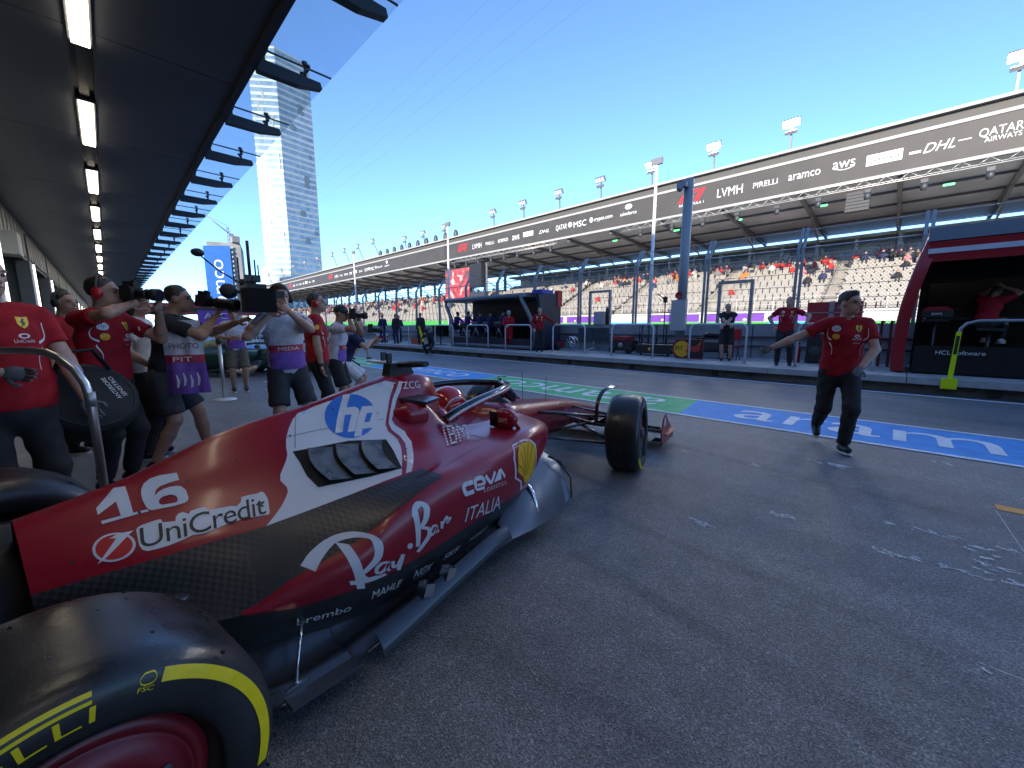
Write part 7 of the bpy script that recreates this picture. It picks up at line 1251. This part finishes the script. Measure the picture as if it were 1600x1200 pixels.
for y in (-.25, .25):
    for a, c in (((-.2, 0), (.2, .95)), ((.2, 0), (-.2, .46))): m = MB(); m.tube([(a[0], y, a[1]), (c[0], y, c[1])], .012, 6); m.build('leg', BLACK, t)
t = thing('fire_extinguisher', 'red fire extinguisher standing beside the black loudspeaker', 'extinguisher', (13.9, 2.05, PZ)); m = MB(); m.lathe([(.001, 0), (.08, 0), (.08, .42), (.05, .5), (.02, .52), (.001, .52)], n=14); m.build('bottle', mat('ext_red', (.45, .015, .02), .3), t); m = MB(); m.box((0, 0, .55), (.04, .1, .05)); m.tube([(0, 0, .52), (-.1, .05, .4), (-.1, .05, .2)], .012, 6); m.build('valve', BLACK, t)
t = thing('loudspeaker', 'black boxy loudspeaker on the platform behind the walking man', 'speaker', (14.0, 1.65, PZ)); m = MB(); m.box((0, 0, .42), (.4, .4, .8), None, 0, .92); m.build('cabinet', BLACK, t); m = MB(); m.lathe([(.001, -.205), (.12, -.205), (.13, -.2)], (0, 0, .35), 'x', 16); m.build('cone', DGREY, t)
t = thing('flight_case', 'red flight case on the pit wall behind the walking man', 'case', (15.0, 1.55, 1.45)); m = MB(); m.bbox((-.2, -.75, .02), (.2, .5, .62)); m.build('shell', mat('case_red', (.40, .02, .03), .5), t); m = MB(); m.bbox((-.21, -.77, .3), (.21, .52, .33)); m.bbox((-.21, -.14, .0), (-.202, -.02, .64)); m.build('trim', STEEL, t); m = MB(); m.bbox((-.215, -.45, .4), (-.2, -.2, .5)); m.build('label_plate', GREY, t)
t = thing('control_box', 'pale grey control box and dark drum on the pit wall', 'control box', (15.1, 9.4, 1.45)); m = MB(); m.bbox((-.15, -.2, 0), (.15, .22, .55)); m.build('box', mat('cabinet_grey', (.42, .44, .45), .5, .2), t); m = MB(); m.lathe([(.001, 0), (.13, 0), (.13, .6), (.1, .72), (.001, .74)], (0, -.42, 0), n=14); m.build('drum', DGREY, t)
for k, y in enumerate((.32, .14)): m = MB(); m.beam((14.0, y, PZ), (14.05, y+.02, PZ+1.15), .06, .06); m.box((14.05, y, PZ+1.15), (.1, .08, .06)); tag(m.build('stand_post', mat('post_maroon', (.10, .02, .025), .4)), ['left', 'right'][k]+' one of two dark posts beside the red pit stand', 'post')
t = thing('tool_box', 'orange red tool box on the far platform between rails', 'box', (13.0, 20.6, PZ)); m = MB(); m.bbox((-.25, -.35, 0), (.25, .35, .35)); m.build('body', mat('box_orange', (.5, .08, .04), .5), t); m = MB(); m.bbox((-.03, -.15, .35), (.03, .15, .40)); m.build('handle', BLACK, t)
t = thing('cabinet', 'dark screen cabinet on the far platform beside the steward', 'cabinet', (13.2, 18.4, PZ)); m = MB(); m.bbox((-.3, -.5, .5), (.1, .5, 1.1)); m.build('screen', BLACKG, t); m = MB(); m.tube([(-.1, 0, 0), (-.1, 0, .5)], .04, 8); m.bbox((-.3, -.3, 0), (.1, .3, .04)); m.build('foot', DGREY, t)
t = thing('drinks_cooler', 'blue white and red cooler on the far platform, leftmost', 'cooler', (13.0, 25.0, PZ)); 
for z_, mm in ((.0, DGREY), (.25, REDP), (.42, CWHITE), (.6, mat('cooler_blue', (.02, .06, .35), .5))): m = MB(); m.bbox((-.25, -.35, z_), (.25, .35, z_+.16)); m.build('band', mm, t)
# ------------------------------------------------------------------ by the garages
t = thing('steel_rail', 'bent steel tube rail in front of the bald mechanic', 'railing', (-.10, 3.17, 0)); d = V_((-.699, .715, 0)); L = 1.35; h = 1.23; pts = [V_((0, 0, 0)), V_((0, 0, h-.28))]+[d*(.28-.28*math.cos(a))+V_((0, 0, h-.28+.28*math.sin(a))) for a in (.35, .7, 1.05, 1.3)]+[d*.28+V_((0, 0, h)), d*(L-.28)+V_((0, 0, h))]+[d*(L-.28+.28*math.sin(a))+V_((0, 0, h-.28+.28*math.cos(a))) for a in (.35, .7, 1.05, 1.3)]+[d*L+V_((0, 0, h-.28)), d*L]
m = MB(); m.tube(pts, .021, 10); m.build('hoop', mat('brushed_steel', (.55, .55, .54), .28, .9), t); m = MB(); m.tube([(0, 0, .92), (0, 0, 1.0)], .024, 10); m.build('sleeve', STEEL, t)
for p in (V_((0, 0, 0)), d*L): m = MB(); m.lathe([(.001, 0), (.09, 0), (.09, .012), (.001, .016)], p, n=16); m.build('foot_plate', STEEL, t)
BAGM = fabric('bag_black', (.014, .015, .018), .65); t = thing('tyre_bag', 'black padded tyre blanket lettered ANTERIORE SINISTRO between the red shirted men', 'tyre blanket', (-.15, 3.98, .84)); ax = V_((.30, -.80, .52)).normalized(); q_ = ax.to_track_quat('Z', 'Y'); t.rotation_mode = 'QUATERNION'; t.rotation_quaternion = q_; t.scale = (.74, .74, .74)
m = MB(); m.lathe([(.001, -.16), (.28, -.16), (.345, -.13), (.365, -.06), (.365, .06), (.345, .12), (.29, .15), (.001, .165)], n=40); m.build('cover', BAGM, t)
m = MB(); m.lathe([(.30, .150), (.305, .156), (.31, .150)], n=40); m.build('seam', CHAR, t)
rv = (Matrix.LocRotScale(V_((0, 0, 0)), q_, None).to_3x3().inverted() @ V_((.699, -.715, 0))); an = math.atan2(rv.y, rv.x)-R(205)
for k, s in enumerate(('ANTERIORE', 'SINISTRO')):
    u, _ = unit(text_loops(s, 1, .02)); w_ = .24-.02*k
    flat_sign('lettering', u, lambda x, y: V_((math.cos(an)*(x*w_-w_/2)-math.sin(an)*(-.17-.05*k+y*.034), math.sin(an)*(x*w_-w_/2)+math.cos(an)*(-.17-.05*k+y*.034), .168)), LOGO_W, t)
m = MB(); m.tube([(-.2, .2, .15), (-.1, .4, .25), (.1, .42, .25), (.2, .25, .15)], .02, 6); m.build('strap', BAGM, t)
t = thing('stanchion', 'silver queue post standing beside the man in camouflage shorts', 'post', (1.42, 8.9, 0)); m = MB(); m.tube([(0, 0, .02), (0, 0, 1.05)], .032, 12); m.build('shaft', mat('brushed_steel', (.55, .55, .54), .28, .9), t); m = MB(); m.lathe([(.001, 0), (.19, 0), (.19, .015), (.05, .04), (.001, .045)], n=20); m.build('base', RAILW, t); m = MB(); m.lathe([(.001, 1.05), (.045, 1.05), (.05, 1.12), (.001, 1.16)], n=12); m.build('belt_head', BLACK, t)
# red gantry of the next garage and things below it
t = thing('pit_gantry', 'red and black overhead beam reaching out from the next garage', 'gantry', (-1.4, 17, 0))
for z0, z1, mm in ((1.99, 2.11, RS), (1.85, 1.99, BLACK), (1.76, 1.85, RS)): m = MB(); m.bbox((2.3, -.15-(z1-2.)*.02, z0), (5.8, .15, z1)); m.build('beam', mm, t)
m = MB(); m.bbox((2.2, -.1, 0), (2.3, .1, 2.11)); m.build('bracket', DGREY, t)
t = thing('purple_sign', 'small purple board with white lettering under the gantry', 'sign', (2.5, 15.4, 0)); m = MB(); m.bbox((-.5, -.02, 1.25), (.5, .02, 1.85)); m.build('board', PUR, t); m = MB(); m.tube([(-.4, 0, 0), (-.4, 0, 1.25)], .02, 6); m.tube([(.4, 0, 0), (.4, 0, 1.25)], .02, 6); m.build('legs', STEEL, t)
for k, s in enumerate(('AEC',)): u, _ = unit(text_loops(s, 1, .02)); flat_sign('lettering', u, lambda x, y: V_((-.35+x*.6, -.024, 1.6-.25*k+y*.18)), LOGO_W, t)
t = thing('crowd_barrier', 'white crowd barrier of upright bars under the gantry', 'barrier', (3.0, 17.6, 0)); m = MB(); m.tube([(-1.1, 0, .1), (-1.1, 0, 1.1), (1.1, 0, 1.1), (1.1, 0, .1)], .025, 6); m.tube([(-1.1, 0, .2), (1.1, 0, .2)], .02, 6); m.build('frame', RAILW, t)
for k in range(16): m = MB(); m.tube([(-1.0+.133*k, 0, .2), (-1.0+.133*k, 0, 1.1)], .012, 5); m.build('bar', RAILW, t)
# dark racing car further up the lane
GRN = mat('far_car_green', (.01, .06, .045), .35)
c2 = thing('race_car', 'dark green racing car parked farther up the lane', 'racing car', (1.2, 14.6, 0), R(-35))
def copy_car(o, parent):
    if any(k in o.name for k in ('letter', 'logo', 'badge', 'number', 'stripe', 'panel', 'seam', 'sponsor', 'emblem', 'louvre', 'print', 'recess')): return
    c = o.copy(); COL.objects.link(c); c.parent = parent
    if c.type == 'MESH':
        for sl_ in c.material_slots:
            mt_ = sl_.material; sl_.link = 'OBJECT'; sl_.material = GRN if mt_ == RED else (DARKC if mt_ in (CWHITE, RIMC) else mt_)
    for chh in o.children: copy_car(chh, c)
for o in list(CAR.children): copy_car(o, c2)
# ------------------------------------------------------------------ spectators on the upper rows
def spectator_mesh(k, mt, skin):
    r_ = random.Random(k); lf = r_.uniform(-.1, .1)
    pr = [rc((0, 0, .45), (lf*.4-.04, 0, .95), .17, .15), el((-.03+lf*.5, 0, 1.17), (.1, .09, .12)), rc((0, .1, .48), (-.4, .12, .46), .09, .08), rc((0, -.1, .48), (-.4, -.12, .46), .09, .08), rc((-.42, .12, .46), (-.42, .12, .05), .07, .05), rc((-.42, -.12, .46), (-.42, -.12, .05), .07, .05), rc((lf*.4-.04, .18, .9), (-.22, .22, .62), .06, .05), rc((lf*.4-.04, -.18, .9), (-.22, -.22, .62), .06, .05)]
    v, f = blob(pr, .05, k=.04); b = MB(); b.add(v, [tuple(q) for q in f], 0, True); c = v[f].mean(1); b.m = [1 if z_ > 1.03 else (2 if z_ < .55 else 0) for z_ in c[:, 2]]; return b.mesh('spectator', [mt, mat('skin_'+skin, SKINS[skin], .5), mat('crowd_dark', (.03, .03, .04), .8)])
CROWD = [('red', (.45, .03, .03)), ('dark blue', (.03, .04, .10)), ('white', (.55, .54, .52)), ('black', (.02, .02, .022)), ('grey', (.2, .2, .21)), ('orange', (.65, .2, .03)), ('pink', (.55, .2, .25))]
sms = [spectator_mesh(k, mat('crowd_'+n.replace(' ', '_'), c, .8), ('tan', 'fair', 'mid')[k % 3]) for k, (n, c) in enumerate(CROWD)]
used = set(); wts = [.27, .2, .17, .17, .12, .03, .04]
def seat_person(i, y):
    y = round(y/.52)*.52
    if (i, y) in used or min(abs(y-a) for a in aisles) < .6: return
    used.add((i, y)); k = int(rng.choice(7, p=wts)); o = inst('spectator', sms[k], None, (RXs[i]-.02, y+.13*(i % 2), RZs[i]), float(rng.normal(0, .25))); sc_ = float(rng.uniform(.9, 1.08)); o.scale = (sc_, sc_, sc_)
    tag(o, 'spectator in %s sitting high up in the grandstand' % CROWD[k][0], 'spectator', 'spectators in %s on the grandstand' % CROWD[k][0])
for n_ in range(150):
    y = float(rng.choice([rng.normal(20, 5), rng.normal(4, 4), rng.uniform(-3, 36), rng.normal(11, 2)])); i = int(np.clip(rows-1-abs(rng.normal(0, 2.0)), 0, rows-1)); seat_person(i, y)
for k in range(14): seat_person(int(rng.integers(4, 11)), float(rng.uniform(0, 34)))
b = MB()
for k in range(300):
    i = int(np.clip(rows-1-abs(rng.normal(0, 4)), 0, rows-1)); y = float(rng.uniform(FARY0, FARY1)); b.box((RXs[i], y, RZs[i]+.55), (.4, .45, .7), None, int(rng.choice([0, 1, 1, 2, 3, 3, 4, 4]))); b.ell((RXs[i], y, RZs[i]+1.05), (.12, .12, .15), 6, 4, 6)
tag(b.build('far_crowd', [mat('crowd_'+n.replace(' ', '_'), c, .8) for n, c in CROWD[:6]]+[mat('skin_tan', SKINS['tan'], .5)]), 'dense far crowd of spectators on the distant grandstand section', 'crowd', kind='stuff')
# suite visitors' dark shapes stay inside; labels told apart along each row
_U = ['', 'first', 'second', 'third', 'fourth', 'fifth', 'sixth', 'seventh', 'eighth', 'ninth']; ORD = ['first', 'second', 'third', 'fourth', 'fifth', 'sixth', 'seventh', 'eighth', 'ninth', 'tenth', 'eleventh', 'twelfth', 'thirteenth', 'fourteenth', 'fifteenth', 'sixteenth', 'seventeenth', 'eighteenth', 'nineteenth', 'twentieth', 'twenty-first', 'twenty-second', 'twenty-third', 'twenty-fourth', 'twenty-fifth', 'twenty-sixth', 'twenty-seventh', 'twenty-eighth', 'twenty-ninth', 'thirtieth']+['thirty-'+w for w in _U[1:]]+['fortieth']+['forty-'+w for w in _U[1:]]
def ordinal(group, name, text):
    L_ = sorted([o for o in COL.objects if o.get('group') == group and o.name.startswith(name)], key=lambda o: o.location.y)
    for k, o in enumerate(L_): o['label'] = text % ORD[min(k, len(ORD)-1)]
ordinal('catch fence posts', 'fence_post', 'grey fence post with bent top, %s from the right along the pit wall'); ordinal('lamps on the grandstand truss', 'stage_lamp', 'dark lamp hanging from the grandstand truss, %s from the right'); ordinal('dark speakers on the roof', 'roof_speaker', 'dark rounded speaker on the far roof edge, %s from the right'); ordinal('unlit flood lights on the grandstand roof', 'flood_light', 'unlit flood light on the grandstand roof, %s from the right')
for n__, _c in CROWD: ordinal('spectators in %s on the grandstand' % n__, 'spectator', 'spectator in '+n__+' high up in the grandstand, %s of that colour from the right')
ordinal('green exit signs', 'exit_sign', 'small green sign under the grandstand roof, %s from the right'); ordinal('strip lights in the canopy', 'ceiling_light', 'warm strip light in the dark canopy ceiling, %s counted from the near end')
